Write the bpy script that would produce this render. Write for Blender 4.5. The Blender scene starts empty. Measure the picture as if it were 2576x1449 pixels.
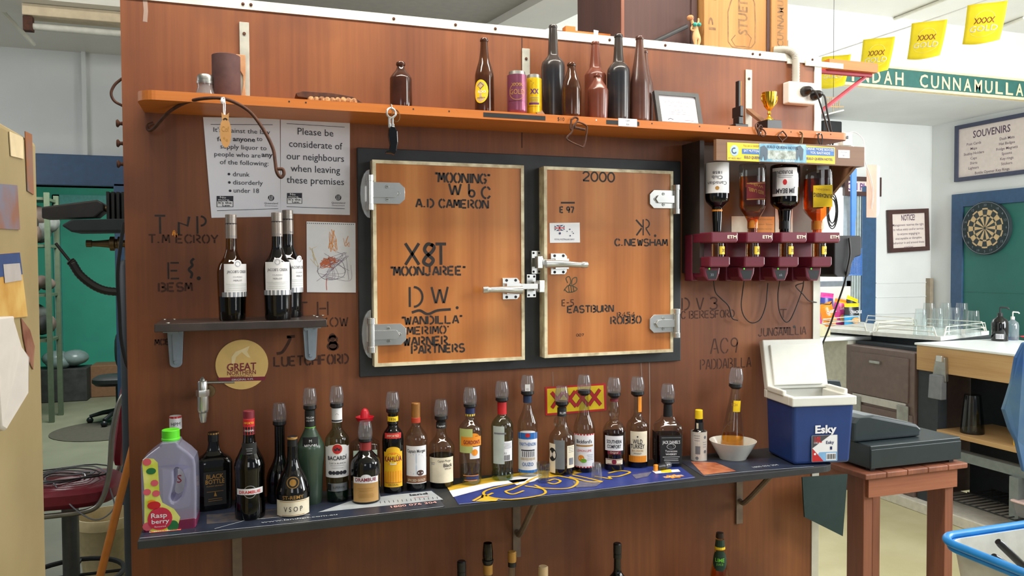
import bpy, math, random
from mathutils import Vector, Matrix
from mathutils.geometry import tessellate_polygon
random.seed(7)
SC = bpy.context.scene
COL = SC.collection
PI = math.pi
# ------------------------------------------------------------------ camera
FPX = 1950.0                       # focal length in pixels of the 2576x1449 frame
YAW, PIT, ROL = (math.radians(a) for a in (18.88, 1.711, 0.3155))
CAM = Vector((0, -2.53, 1.70))
FW = Vector((math.sin(YAW)*math.cos(PIT), math.cos(YAW)*math.cos(PIT), -math.sin(PIT)))
_r = Vector((math.cos(YAW), -math.sin(YAW), 0)); _d = FW.cross(_r)
RT = _r*math.cos(ROL) + _d*math.sin(ROL)
DN = _d*math.cos(ROL) - _r*math.sin(ROL)
cd = bpy.data.cameras.new('camera'); cam = bpy.data.objects.new('camera', cd); COL.objects.link(cam)
cd.sensor_width = 36.0; cd.lens = FPX/2576*36.0; cd.clip_start = .05
up, bk = -DN, -FW
cam.matrix_world = Matrix(((RT.x, up.x, bk.x, CAM.x), (RT.y, up.y, bk.y, CAM.y), (RT.z, up.z, bk.z, CAM.z), (0, 0, 0, 1)))
SC.camera = cam
# ------------------------------------------------------------------ view, world, lights
vs = SC.view_settings
vs.view_transform = 'Standard'; vs.look = 'None'; vs.exposure = 0.15; vs.gamma = 1.0; vs.use_curve_mapping = False
SC.cycles.transparent_max_bounces = 24
SC.cycles.max_bounces = 8
w = bpy.data.worlds.new('sky'); SC.world = w; w.use_nodes = True
bg = w.node_tree.nodes['Background']; bg.inputs[0].default_value = (.80, .90, 1.0, 1); bg.inputs[1].default_value = .17
def area(name, loc, target, sx, sy, watt, col=(1, 1, 1)):
    l = bpy.data.lights.new(name, 'AREA'); l.shape = 'RECTANGLE'; l.size = sx; l.size_y = sy; l.energy = watt; l.color = col
    o = bpy.data.objects.new(name, l); COL.objects.link(o); o.location = loc
    o.rotation_euler = (Vector(target)-Vector(loc)).to_track_quat('-Z', 'Y').to_euler()
    return o
area('assumed_rear_left_fill', (-.6, -4.6, 2.3), (.6, 0, 1.7), 1.0, 1.5, 16, (.97, .98, 1))  # unseen light added behind the camera for assumed window daylight on the bottles
area('assumed_rear_right_fill', (2.6, -4.4, 1.9), (1.2, 0, 1.6), .9, 2.0, 16, (.95, .98, 1))  # second added light, an assumed daylight source behind right; no doorway is built
area('overhead_wall_fill', (.8, -.62, 3.40), (.8, -.1, 2.1), 2.9, .22, 62, (1, .93, .82))  # unseen overhead light, added so the upper wall comes out brighter
area('right_room_fill', (5.9, -.9, 2.2), (3.0, 1.4, 1.2), 2.2, 1.8, 185, (.95, .98, 1))  # added light from out of view on the right, brightens the bar room
area('bar_end_fill', (4.2, -2.6, 3.0), (4.6, 2.0, 1.6), 2.0, 1.5, 105, (.98, 1, .98))  # further added light that lifts the bar end of the right room
area('left_room_fill', (-2.6, 1.0, 2.7), (-1.0, 2.6, 1.2), 1.2, 1.0, 20, (.96, .98, 1))  # small unseen light added for the left room
area('window_board_light', (5.0, 3.7, 3.45), (5.0, 4.7, 1.6), 2.5, .3, 260, (.96, .98, 1))  # added light aimed at the board behind the window
area('back_room_fill', (-1.2, 6.2, 3.1), (-1.2, 6.8, 0), 1.5, 1.5, 130, (.95, 1, .97))  # unseen light added to brighten the teal room
# ------------------------------------------------------------------ measuring helpers (photo pixel -> point on a plane of the room)
def ray(px, py): return FW + RT*((px-1288)/FPX) + DN*((py-724.5)/FPX)
def onY(px, py, y=0.0):
    d = ray(px, py); return CAM + d*((y-CAM.y)/d.y)
def onZ(px, py, z):
    d = ray(px, py); return CAM + d*((z-CAM.z)/d.z)
def onX(px, py, x):
    d = ray(px, py); return CAM + d*((x-CAM.x)/d.x)
def deep(px, py, dist): return CAM + ray(px, py)*dist
def depth(p): return (Vector(p)-CAM).dot(FW)
def pyof(p):
    v = Vector(p)-CAM; return 724.5 + FPX*v.dot(DN)/v.dot(FW)
def mpp(p): return depth(p)/FPX
# ------------------------------------------------------------------ materials
def lin(c):
    return tuple(((v/255)/12.92 if v/255 <= .04045 else ((v/255+.055)/1.055)**2.4) for v in c) + (1,)
MATS = {}
def _new(name):
    m = bpy.data.materials.new(name); m.use_nodes = True; nt = m.node_tree; nt.nodes.clear()
    o = nt.nodes.new('ShaderNodeOutputMaterial'); MATS[name] = m
    return m, nt, o
def mat(name, c, rough=.5, metal=0, var=.08, scale=25, bump=0, coat=0, c2=None, lo=.35, hi=.65, stretch=None, emit=0, spec=.5):
    m, nt, o = _new(name); N = nt.nodes.new; L = nt.links.new
    b = N('ShaderNodeBsdfPrincipled'); L(b.outputs[0], o.inputs[0])
    b.inputs['Roughness'].default_value = rough; b.inputs['Metallic'].default_value = metal
    b.inputs['Coat Weight'].default_value = coat; b.inputs['Specular IOR Level'].default_value = spec
    tc = N('ShaderNodeTexCoord'); mp = N('ShaderNodeMapping'); L(tc.outputs['Object'], mp.inputs[0])
    if stretch: mp.inputs['Scale'].default_value = stretch
    n = N('ShaderNodeTexNoise'); n.inputs['Scale'].default_value = scale; n.inputs['Detail'].default_value = 5; L(mp.outputs[0], n.inputs['Vector'])
    r = N('ShaderNodeValToRGB'); L(n.outputs['Fac'], r.inputs[0])
    base = lin(c); other = lin(c2) if c2 else tuple(min(1, v*(1+var)) for v in base[:3])+(1,)
    first = base if c2 else tuple(v*(1-var) for v in base[:3])+(1,)
    r.color_ramp.elements[0].color = first; r.color_ramp.elements[1].color = other
    r.color_ramp.elements[0].position = lo; r.color_ramp.elements[1].position = hi
    L(r.outputs[0], b.inputs['Base Color'])
    if emit:
        L(r.outputs[0], b.inputs['Emission Color']); b.inputs['Emission Strength'].default_value = emit
    if bump:
        bp = N('ShaderNodeBump'); bp.inputs['Strength'].default_value = bump; bp.inputs['Distance'].default_value = .01
        L(n.outputs['Fac'], bp.inputs['Height']); L(bp.outputs[0], b.inputs['Normal'])
    return m
def wood(name, c1, c2, c3, axis=2, sc=6, rough=.45, bands=0, stain=None, spec=.4):
    """sawn or peeled timber: colour bands drawn out along one axis, optional cathedral figure and dark stains"""
    m, nt, o = _new(name); N = nt.nodes.new; L = nt.links.new
    b = N('ShaderNodeBsdfPrincipled'); L(b.outputs[0], o.inputs[0]); b.inputs['Roughness'].default_value = rough
    b.inputs['Specular IOR Level'].default_value = spec
    tc = N('ShaderNodeTexCoord')
    def noise(scale, st, detail=6):
        mp = N('ShaderNodeMapping'); L(tc.outputs['Object'], mp.inputs[0])
        s = [1.0, 1.0, 1.0]; s[axis] = st; mp.inputs['Scale'].default_value = s
        n = N('ShaderNodeTexNoise'); n.inputs['Scale'].default_value = scale; n.inputs['Detail'].default_value = detail
        L(mp.outputs[0], n.inputs['Vector']); return n, mp
    n1, mp1 = noise(sc, .12); n2, _ = noise(sc*14, .03, 3)
    r = N('ShaderNodeValToRGB'); e = r.color_ramp.elements
    e[0].color = lin(c1); e[0].position = .3; e[1].color = lin(c3); e[1].position = .72
    x = e.new(.5); x.color = lin(c2)
    src = n1.outputs['Fac']
    if bands:
        wv = N('ShaderNodeTexWave'); wv.wave_type = 'BANDS'; wv.bands_direction = 'X'
        wv.inputs['Scale'].default_value = bands; wv.inputs['Distortion'].default_value = 9; wv.inputs['Detail'].default_value = 1.5
        wv.inputs['Detail Scale'].default_value = .7
        mp = N('ShaderNodeMapping'); L(tc.outputs['Object'], mp.inputs[0]); s = [1, 1, 1]; s[axis] = .22; mp.inputs['Scale'].default_value = s
        L(mp.outputs[0], wv.inputs['Vector'])
        mx = N('ShaderNodeMix'); mx.data_type = 'FLOAT'; mx.inputs[0].default_value = .30; L(n1.outputs['Fac'], mx.inputs[2]); L(wv.outputs['Fac'], mx.inputs[3])
        src = mx.outputs[0]
    mf = N('ShaderNodeMix'); mf.data_type = 'FLOAT'; mf.inputs[0].default_value = .3
    L(src, mf.inputs[2]); L(n2.outputs['Fac'], mf.inputs[3]); L(mf.outputs[0], r.inputs[0])
    col = r.outputs[0]
    if stain:
        ns = N('ShaderNodeTexNoise'); ns.inputs['Scale'].default_value = 2.2; ns.inputs['Detail'].default_value = 4; L(tc.outputs['Object'], ns.inputs['Vector'])
        rs = N('ShaderNodeValToRGB'); rs.color_ramp.elements[0].position = .52; rs.color_ramp.elements[1].position = .72
        rs.color_ramp.elements[0].color = (0, 0, 0, 1); rs.color_ramp.elements[1].color = (.7, .7, .7, 1); L(ns.outputs['Fac'], rs.inputs[0])
        mc = N('ShaderNodeMix'); mc.data_type = 'RGBA'; L(rs.outputs[0], mc.inputs[0]); L(col, mc.inputs[6]); mc.inputs[7].default_value = lin(stain)
        col = mc.outputs[2]
    L(col, b.inputs['Base Color'])
    bp = N('ShaderNodeBump'); bp.inputs['Strength'].default_value = .06; L(n2.outputs['Fac'], bp.inputs['Height']); L(bp.outputs[0], b.inputs['Normal'])
    return m
def glass(name, tint, rough=.03, milk=0, milkc=(230, 230, 235), refl=.85, base=.06):
    """thin-walled glass or clear plastic: tinted see-through wall with a Fresnel sheen"""
    m, nt, o = _new(name); N = nt.nodes.new; L = nt.links.new
    t = N('ShaderNodeBsdfTransparent'); t.inputs[0].default_value = lin(tint)
    body = t.outputs[0]
    if milk:
        d = N('ShaderNodeBsdfDiffuse'); d.inputs[0].default_value = lin(milkc)
        tl = N('ShaderNodeBsdfTranslucent'); tl.inputs[0].default_value = lin(milkc)
        a = N('ShaderNodeMixShader'); a.inputs[0].default_value = .4; L(d.outputs[0], a.inputs[1]); L(tl.outputs[0], a.inputs[2])
        q = N('ShaderNodeMixShader'); q.inputs[0].default_value = milk; L(t.outputs[0], q.inputs[1]); L(a.outputs[0], q.inputs[2]); body = q.outputs[0]
    g = N('ShaderNodeBsdfGlossy'); g.inputs['Roughness'].default_value = rough
    lw = N('ShaderNodeLayerWeight'); p = N('ShaderNodeMath'); p.operation = 'POWER'; L(lw.outputs['Facing'], p.inputs[0]); p.inputs[1].default_value = 4
    ma = N('ShaderNodeMath'); ma.operation = 'MULTIPLY_ADD'; L(p.outputs[0], ma.inputs[0]); ma.inputs[1].default_value = refl; ma.inputs[2].default_value = base
    x = N('ShaderNodeMixShader'); L(ma.outputs[0], x.inputs[0]); L(body, x.inputs[1]); L(g.outputs[0], x.inputs[2]); L(x.outputs[0], o.inputs[0])
    return m
W_ = wood
ply = wood('ply_wall', (104, 59, 37), (126, 74, 44), (149, 92, 53), sc=5, rough=.5, stain=(82, 46, 35))
orange_ply = wood('varnished_ply', (156, 92, 44), (184, 114, 58), (202, 136, 76), sc=4, rough=.35, bands=2.2, stain=(140, 78, 34))
pine = wood('orange_pine', (176, 98, 38), (192, 110, 46), (205, 124, 58), axis=0, sc=10, rough=.45)
redwood = wood('red_stained_timber', (104, 62, 46), (126, 76, 56), (148, 92, 68), sc=10, rough=.5)
redwood_x = wood('red_stained_boards', (112, 66, 48), (140, 84, 60), (162, 102, 74), axis=0, sc=10, rough=.5)
crate_dark = wood('old_dark_case_board', (62, 42, 40), (74, 50, 46), (88, 60, 52), sc=6, rough=.7)
crate_light = wood('old_pale_case_board', (150, 104, 56), (170, 122, 70), (186, 138, 84), axis=2, sc=8, rough=.7)
bar_wood = wood('bar_front_board', (170, 130, 84), (188, 150, 102), (200, 166, 118), axis=1, sc=7, rough=.55)
board_brown = wood('brown_valance_board', (104, 74, 54), (120, 86, 62), (132, 96, 70), axis=0, sc=8, rough=.5)
white = mat('white_paper', (232, 232, 236), .7, var=.02)
sheet = mat('laminated_sheet', (226, 226, 234), .25, var=.02, scale=6)
ink = mat('print_ink', (40, 40, 52), .6)
inkgrey = mat('grey_ink', (120, 122, 130), .6)
brandk = mat('brand_paint', (38, 32, 32), .7, var=.3, scale=40)
brandfade = mat('faded_brand_paint', (66, 38, 28), .8, var=.3, scale=60)
blk = mat('black_plastic', (22, 23, 26), .35)
blkm = mat('matt_black', (26, 27, 29), .6, var=.2)
frameblk = mat('black_painted_timber', (38, 41, 44), .55, var=.25, scale=12, bump=.05)
chrome = mat('chrome', (206, 206, 202), .28, .85, var=.06, scale=8)
steel = mat('dull_steel', (165, 165, 160), .42, 1, var=.15, scale=15)
zinc = mat('galvanised_grey', (140, 152, 165), .5, .3, var=.08)
greystrap = mat('painted_strap_metal', (176, 176, 165), .5, .2, var=.12)
brass = mat('old_brass', (120, 100, 70), .45, .8, var=.2)
rust = mat('rusty_iron', (92, 58, 42), .7, .4, c2=(70, 46, 38), scale=60)
gold = mat('gold_plate', (226, 180, 62), .2, 1, var=.05)
goldp = mat('gold_print', (178, 132, 62), .5, .2)
wht_trim = mat('aluminium_trim', (214, 212, 200), .45, .1, var=.1, scale=10)
greenink = mat('lime_green', (120, 210, 60), .5)
red = mat('red_print', (196, 34, 40), .45)
darkred = mat('dark_red_print', (120, 28, 44), .5)
yellow = mat('yellow_print', (244, 206, 24), .5)
orangep = mat('orange_print', (238, 146, 30), .5)
cream = mat('cream_paper', (236, 226, 200), .6)
blue = mat('blue_print', (38, 104, 176), .45)
navy = mat('navy_print', (34, 46, 92), .45)
royal = mat('poster_blue', (44, 60, 132), .4, var=.1)
silver = mat('silver_print', (150, 154, 160), .35, .6)
gl_clear = glass('clear_glass', (236, 240, 238))
gl_green = glass('pale_green_glass', (196, 224, 208))
gl_cup = glass('clear_cup', (226, 228, 232), .1, .12, base=.07)
gl_frost = glass('frosted_green_glass', (96, 132, 108), .25, .45, (110, 140, 118))
gl_dark = mat('black_bottle_glass', (11, 11, 12), .06, var=.1, spec=.6)
gl_brown = mat('brown_bottle_glass', (62, 34, 24), .1, var=.1, c2=(48, 26, 20))
gl_olive = glass('olive_wine_glass', (196, 172, 66), .03)
def liquid(name, tint): return glass(name, tint, .05, refl=.3, base=.02)
# ------------------------------------------------------------------ mesh builder
_tx = {}
def text_mesh(s, bold=0):
    """glyph outlines of Blender's built-in font, scaled to a capital height of one"""
    k = (s, bold)
    if k not in _tx:
        c = bpy.data.curves.new('glyphs', 'FONT'); c.body = s; c.resolution_u = 2; c.offset = bold; c.size = 1/.729
        o = bpy.data.objects.new('glyphs', c); COL.objects.link(o)
        dg = bpy.context.evaluated_depsgraph_get(); dg.update()
        me = bpy.data.meshes.new_from_object(o.evaluated_get(dg))
        vs_ = [(v.co.x, v.co.y) for v in me.vertices]; fs = [tuple(p.vertices) for p in me.polygons]
        bpy.data.objects.remove(o); bpy.data.curves.remove(c); bpy.data.meshes.remove(me)
        x0 = min(v[0] for v in vs_) if vs_ else 0; x1 = max(v[0] for v in vs_) if vs_ else 1
        _tx[k] = ([(v[0]-x0, v[1]) for v in vs_], fs, max(x1-x0, 1e-6))
    return _tx[k]
def arc(cx, cy, rx, ry, a0, a1, n=8):
    return [(cx+rx*math.cos(math.radians(a0+(a1-a0)*i/n)), cy+ry*math.sin(math.radians(a0+(a1-a0)*i/n))) for i in range(n+1)]
def smooth_path(pts, n=8):
    """Catmull-Rom through the points"""
    P = [Vector(p) for p in pts]; P = [P[0]*2-P[1]] + P + [P[-1]*2-P[-2]]; out = []
    for i in range(1, len(P)-2):
        a, b, c, d = P[i-1:i+3]
        for j in range(n):
            t = j/n
            out.append(.5*((2*b)+(c-a)*t+(2*a-5*b+4*c-d)*t*t+(3*b-a-3*c+d)*t**3))
    out.append(P[-2]); return out
def T(x=0, y=0, z=0, rx=0, ry=0, rz=0, s=1):
    return Matrix.Translation((x, y, z)) @ Matrix.Rotation(rz, 4, 'Z') @ Matrix.Rotation(ry, 4, 'Y') @ Matrix.Rotation(rx, 4, 'X') @ Matrix.Scale(s, 4)
I4 = Matrix.Identity(4)
EPS = .0005
class MB:
    def __init__(self): self.v = []; self.f = []; self.m = []; self.s = []; self.mats = []
    def slot(self, m):
        if m not in self.mats: self.mats.append(m)
        return self.mats.index(m)
    def add(self, vs_, fs, m, smooth=False, M=None):
        o = len(self.v); k = self.slot(m)
        for v in vs_:
            v = Vector(v); self.v.append(M @ v if M else v)
        for f in fs: self.f.append(tuple(i+o for i in f)); self.m.append(k); self.s.append(smooth)
        return self
    def box(self, a, b, m, M=None, taper=0):
        (x0, y0, z0), (x1, y1, z1) = a, b; t = taper
        vs_ = [(x0+t, y0+t, z0), (x1-t, y0+t, z0), (x1-t, y1-t, z0), (x0+t, y1-t, z0), (x0, y0, z1), (x1, y0, z1), (x1, y1, z1), (x0, y1, z1)]
        return self.add(vs_, [(0, 3, 2, 1), (4, 5, 6, 7), (0, 1, 5, 4), (1, 2, 6, 5), (2, 3, 7, 6), (3, 0, 4, 7)], m, False, M)
    def cbox(self, c, s, m, M=None):
        return self.box([c[i]-s[i]/2 for i in range(3)], [c[i]+s[i]/2 for i in range(3)], m, M)
    def lathe(self, prof, m, n=28, M=None, sq=None):
        """prof: (r, z) from bottom to top; sq = (aspect, power) gives a rounded-square section"""
        vs_, fs, rings = [], [], []
        for r, z in prof:
            if r < 1e-6: rings.append([len(vs_)]); vs_.append((0, 0, z)); continue
            ring = []
            for j in range(n):
                a = 2*PI*j/n; c, s = math.cos(a), math.sin(a)
                if sq:
                    p = 2/sq[1]; c, s = math.copysign(abs(c)**p, c), math.copysign(abs(s)**p, s)*sq[0]
                ring.append(len(vs_)); vs_.append((r*c, r*s, z))
            rings.append(ring)
        for A, B in zip(rings, rings[1:]):
            for j in range(n):
                k = (j+1) % n
                if len(A) == 1 and len(B) > 1: fs.append((A[0], B[k], B[j]))
                elif len(B) == 1 and len(A) > 1: fs.append((A[j], A[k], B[0]))
                elif len(A) > 1: fs.append((A[j], A[k], B[k], B[j]))
        return self.add(vs_, fs, m, True, M)
    def cyl(self, r, z0, z1, m, n=20, M=None, r2=None):
        r2 = r if r2 is None else r2
        return self.lathe([(0, z0), (r, z0), (r2, z1), (0, z1)], m, n, M)
    def ball(self, c, r, m, n=14, M=None, k=8):
        r = r if hasattr(r, '__len__') else (r, r, r)
        B = Matrix.Translation(c) @ Matrix.Diagonal((*r, 1)); B = M @ B if M else B
        return self.lathe([(math.cos(-PI/2+PI*i/k) if 0 < i < k else 0, math.sin(-PI/2+PI*i/k)) for i in range(k+1)], m, n, B)
    def tube(self, pts, r, m, n=8, closed=False, M=None):
        P = [Vector(p) for p in pts]; vs_, fs = [], []; N = len(P)
        t0 = (P[1]-P[0]).normalized(); u = t0.orthogonal().normalized()
        for i in range(N):
            a = P[(i-1) % N] if (closed or i) else P[i]; b = P[(i+1) % N] if (closed or i < N-1) else P[i]
            t = (b-a).normalized(); u = (u - t*u.dot(t)).normalized(); w_ = t.cross(u)
            R = r[i] if hasattr(r, '__len__') else r
            for j in range(n): q = 2*PI*j/n; vs_.append(P[i]+u*(R*math.cos(q))+w_*(R*math.sin(q)))
        for i in range(N if closed else N-1):
            for j in range(n):
                k = (j+1) % n; a, b = i*n, ((i+1) % N)*n
                fs.append((a+j, a+k, b+k, b+j))
        if not closed: fs += [tuple(range(n))[::-1], tuple((N-1)*n+j for j in range(n))]
        return self.add(vs_, fs, m, True, M)
    def prism(self, poly, d0, d1, m, M=None, hole=None, smooth=False):
        """outline in (x, z), extruded from y=d0 (front) to y=d1"""
        loops = [poly] + ([hole] if hole else [])
        flat = [p for l in loops for p in l]; n = len(flat)
        tri = tessellate_polygon([[Vector((p[0], p[1], 0)) for p in l] for l in loops])
        vs_ = [(p[0], d0, p[1]) for p in flat] + [(p[0], d1, p[1]) for p in flat]; fs = []
        for a, b, c in tri:
            pa, pb, pc = flat[a], flat[b], flat[c]
            if (pb[0]-pa[0])*(pc[1]-pa[1])-(pb[1]-pa[1])*(pc[0]-pa[0]) < 0: b, c = c, b
            fs += [(a, b, c), (n+a, n+c, n+b)]
        o = 0
        for li, l in enumerate(loops):
            k = len(l); A = sum(l[i][0]*l[(i+1) % k][1]-l[(i+1) % k][0]*l[i][1] for i in range(k))
            for i in range(k):
                a, b = o+i, o+(i+1) % k
                if (A > 0) == (li == 0): fs.append((b, a, n+a, n+b))
                else: fs.append((a, b, n+b, n+a))
            o += k
        return self.add(vs_, fs, m, smooth, M)
    # --- flat work laid on a surface: surf(u, v, k) -> point, k = layer
    def rect(self, u0, u1, v0, v1, m, surf, k=1, n=1):
        vs_ = []; fs = []
        for i in range(n+1):
            u = u0+(u1-u0)*i/n; vs_ += [surf(u, v0, k), surf(u, v1, k)]
        for i in range(n): fs.append((2*i, 2*i+2, 2*i+3, 2*i+1))
        return self.add(vs_, fs, m)
    def cols(self, us, lo, hi, m, surf, k=1):
        vs_ = []; fs = []
        for u in us: vs_ += [surf(u, lo(u), k), surf(u, hi(u), k)]
        for i in range(len(us)-1): fs.append((2*i, 2*i+2, 2*i+3, 2*i+1))
        return self.add(vs_, fs, m)
    def poly(self, pts, m, surf, k=1):
        tri = tessellate_polygon([[Vector((p[0], p[1], 0)) for p in pts]]); fs = []
        for a, b, c in tri:
            pa, pb, pc = pts[a], pts[b], pts[c]
            if (pb[0]-pa[0])*(pc[1]-pa[1])-(pb[1]-pa[1])*(pc[0]-pa[0]) < 0: b, c = c, b
            fs.append((a, b, c))
        return self.add([surf(p[0], p[1], k) for p in pts], fs, m)
    def disc(self, cu, cv, ru, rv, m, surf, k=1, n=24):
        c = [(cu+ru*math.cos(2*PI*i/n), cv+rv*math.sin(2*PI*i/n)) for i in range(n)]
        return self.add([surf(cu, cv, k)]+[surf(p[0], p[1], k) for p in c], [(0, i+1, (i+1) % n+1) for i in range(n)], m)
    def ring(self, cu, cv, r, w_, m, surf, k=1, n=28, a0=0, a1=360):
        return self.stroke(arc(cu, cv, r, r, a0, a1, n), w_, m, surf, k)
    def stroke(self, pts, w_, m, surf, k=1):
        P = [Vector((p[0], p[1])) for p in pts]; vs_ = []; fs = []
        for i, p in enumerate(P):
            t = (P[min(i+1, len(P)-1)]-P[max(i-1, 0)])
            t = t.normalized() if t.length > 1e-9 else Vector((1, 0)); nrm = Vector((-t.y, t.x))*(w_/2)
            a, b = p-nrm, p+nrm; vs_ += [surf(a.x, a.y, k), surf(b.x, b.y, k)]
        for i in range(len(P)-1): fs.append((2*i, 2*i+2, 2*i+3, 2*i+1))
        return self.add(vs_, fs, m)
    def text(self, s, cu, cv, h, m, surf, k=2, w_=None, bold=0, slope=0, al='C', rot=0):
        """capital height h, optional exact width, vertically centred on cv"""
        vs_, fs, wid = text_mesh(s, bold)
        sx = (w_/wid) if w_ else h; W = wid*sx; x0 = {'C': -W/2, 'L': 0, 'R': -W}[al]; out = []
        cr, sr = math.cos(rot), math.sin(rot)
        for x, y in vs_:
            u, v = x0+x*sx, y*h-h/2
            u, v = u*cr-v*sr, u*sr+v*cr
            out.append(surf(cu+u, cv+v+slope*u, k))
        return self.add(out, fs, m)
    def brand(self, s, u0, v0, h, wid, m, surf, k=1, sw=None, slope=0):
        """stencilled capitals: every stroke a separate painted ribbon"""
        n = sum(.55 if c in ' .' else .35 if c in 'I1\'"-' and c != '-' else 1 for c in s); cw = wid/n; sw = (sw or h*.16)*.78; x = 0
        for c in s:
            adv = cw*(.55 if c in ' .' else .35 if c in 'I1\'"' else 1)
            for st in GLYPH.get(c, []):
                gw = adv*(.78 if c not in '.' else .5)
                self.stroke([(u0+x+p[0]*gw, v0+p[1]*h+slope*(x+p[0]*gw)) for p in st], sw, m, surf, k)
            x += adv
        return self
    def build(self, name, parent=None, bevel=0, seg=2, origin='base', loc=None, rot=None, solid=0, angle=38):
        me = bpy.data.meshes.new(name); off = Vector((0, 0, 0)); V = self.v
        if parent is None and origin == 'base' and V:
            mn = [min(v[i] for v in V) for i in range(3)]; mx = [max(v[i] for v in V) for i in range(3)]
            off = Vector(((mn[0]+mx[0])/2, (mn[1]+mx[1])/2, mn[2]))
        me.from_pydata([tuple(v-off) for v in V], [], self.f)
        for m in self.mats: me.materials.append(m)
        me.polygons.foreach_set('material_index', self.m); me.polygons.foreach_set('use_smooth', self.s)
        me.update()
        if any(self.s): me.set_sharp_from_angle(angle=math.radians(angle))
        o = bpy.data.objects.new(name, me); COL.objects.link(o); o.location = off
        if parent is not None: o.parent = parent
        if loc is not None: o.location = loc
        if rot is not None: o.rotation_euler = rot
        if bevel:
            b = o.modifiers.new('rounding', 'BEVEL'); b.width = bevel; b.segments = seg; b.limit_method = 'ANGLE'; b.angle_limit = math.radians(50)
        if solid:
            b = o.modifiers.new('thickness', 'SOLIDIFY'); b.thickness = solid; b.offset = 0
        return o
def _v(*a): return [list(a)]
GLYPH = {
 'A': [[(0, 0), (.44, 1)], [(.56, 1), (1, 0)], [(.36, .32), (.72, .32)]],
 'B': [[(0, 0), (0, 1)], arc(.3, .75, .6, .25, 90, -80), arc(.3, .25, .7, .25, 80, -90)],
 'C': [arc(.55, .5, .55, .5, 95, 265, 12), arc(.55, .5, .45, .5, 80, 30, 5), arc(.55, .5, .45, .5, -80, -30, 5)],
 'D': [[(0, 0), (0, 1)], arc(.3, .5, .7, .5, 88, -88, 12)],
 'E': [[(0, 0), (0, 1)], [(.18, .97), (.9, .97)], [(.18, .5), (.75, .5)], [(.18, .03), (.9, .03)]],
 'F': [[(0, 0), (0, 1)], [(.18, .97), (.9, .97)], [(.18, .5), (.75, .5)]],
 'G': [arc(.55, .5, .55, .5, 95, 265, 12), arc(.55, .5, .45, .5, 80, 30, 5), arc(.55, .5, .45, .5, -80, -10, 6), [(.6, .45), (1, .45)]],
 'H': [[(0, 0), (0, 1)], [(1, 0), (1, 1)], [(.16, .5), (.84, .5)]],
 'I': [[(.3, 0), (.3, 1)]],
 'J': [[(.75, 1), (.75, .3)], arc(.4, .25, .35, .25, -10, -180, 8)],
 'K': [[(0, 0), (0, 1)], [(.15, .5), (.9, 1)], [(.3, .58), (1, 0)]],
 'L': [[(0, 0), (0, 1)], [(.18, .03), (.9, .03)]],
 'M': [[(0, 0), (.08, 1)], [(.16, 1), (.5, .25)], [(.84, 1), (.5, .25)], [(.92, 1), (1, 0)]],
 'N': [[(0, 0), (0, 1)], [(.12, 1), (.88, 0)], [(1, 0), (1, 1)]],
 'O': [arc(.5, .5, .5, .5, 100, 260, 12), arc(.5, .5, .5, .5, 80, -80, 12)],
 'P': [[(0, 0), (0, 1)], arc(.35, .73, .6, .27, 85, -88, 10)],
 'R': [[(0, 0), (0, 1)], arc(.3, .73, .6, .27, 85, -85, 10), [(.4, .42), (1, 0)]],
 'S': [arc(.5, .74, .45, .26, 30, 265, 10), arc(.5, .25, .48, .25, 85, -150, 10)],
 'T': [[(.5, 0), (.5, .9)], [(0, .97), (1, .97)]],
 'U': [[(0, 1), (0, .3)]+arc(.5, .3, .5, .3, 180, 265, 6), arc(.5, .3, .5, .3, -85, 0, 6)+[(1, 1)]],
 'V': [[(0, 1), (.46, 0)], [(1, 1), (.54, 0)]],
 'W': [[(0, 1), (.24, 0)], [(.28, 0), (.48, .85)], [(.52, .85), (.72, 0)], [(.76, 0), (1, 1)]],
 'X': [[(0, 1), (1, 0)], [(1, 1), (0, 0)]],
 'Y': [[(0, 1), (.47, .5)], [(1, 1), (.53, .5)], [(.5, .45), (.5, 0)]],
 'b': [[(0, 1), (0, .2)], arc(.45, .25, .45, .25, 180, -180, 14)],
 '0': [arc(.5, .5, .5, .5, 0, 360, 20)],
 '1': [[(.3, 0), (.3, 1)]],
 '2': [arc(.5, .72, .45, .28, 170, -40, 10)+[(.05, .05)], [(.05, .03), (1, .03)]],
 '3': [arc(.4, .75, .5, .25, 150, -85, 10), arc(.4, .26, .55, .26, 85, -150, 10)],
 '4': [[(.7, 0), (.7, 1), (0, .3), (1, .3)]],
 '5': [[(.9, .97), (.1, .97), (.1, .55)], arc(.4, .3, .5, .28, 110, -140, 10)],
 '7': [[(0, .97), (1, .97)], [(.95, .9), (.4, 0)]],
 '8': [arc(.5, .74, .36, .25, 0, 360, 16), arc(.5, .25, .45, .25, 0, 360, 16)],
 '9': [arc(.5, .7, .42, .28, 0, 360, 16), [(.92, .7), (.7, 0)]],
 '-': [[(.1, .5), (.8, .5)]], '.': [[(.3, 0), (.3, .15)]], "'": [[(.3, .8), (.4, 1)]],
 '"': [[(.05, .8), (.25, 1.02)], [(.6, .8), (.8, 1.02)]],
 '{': [[(.8, 1), (.5, .95), (.45, .65), (.2, .5), (.45, .35), (.5, .05), (.8, 0)]],
}
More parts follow.
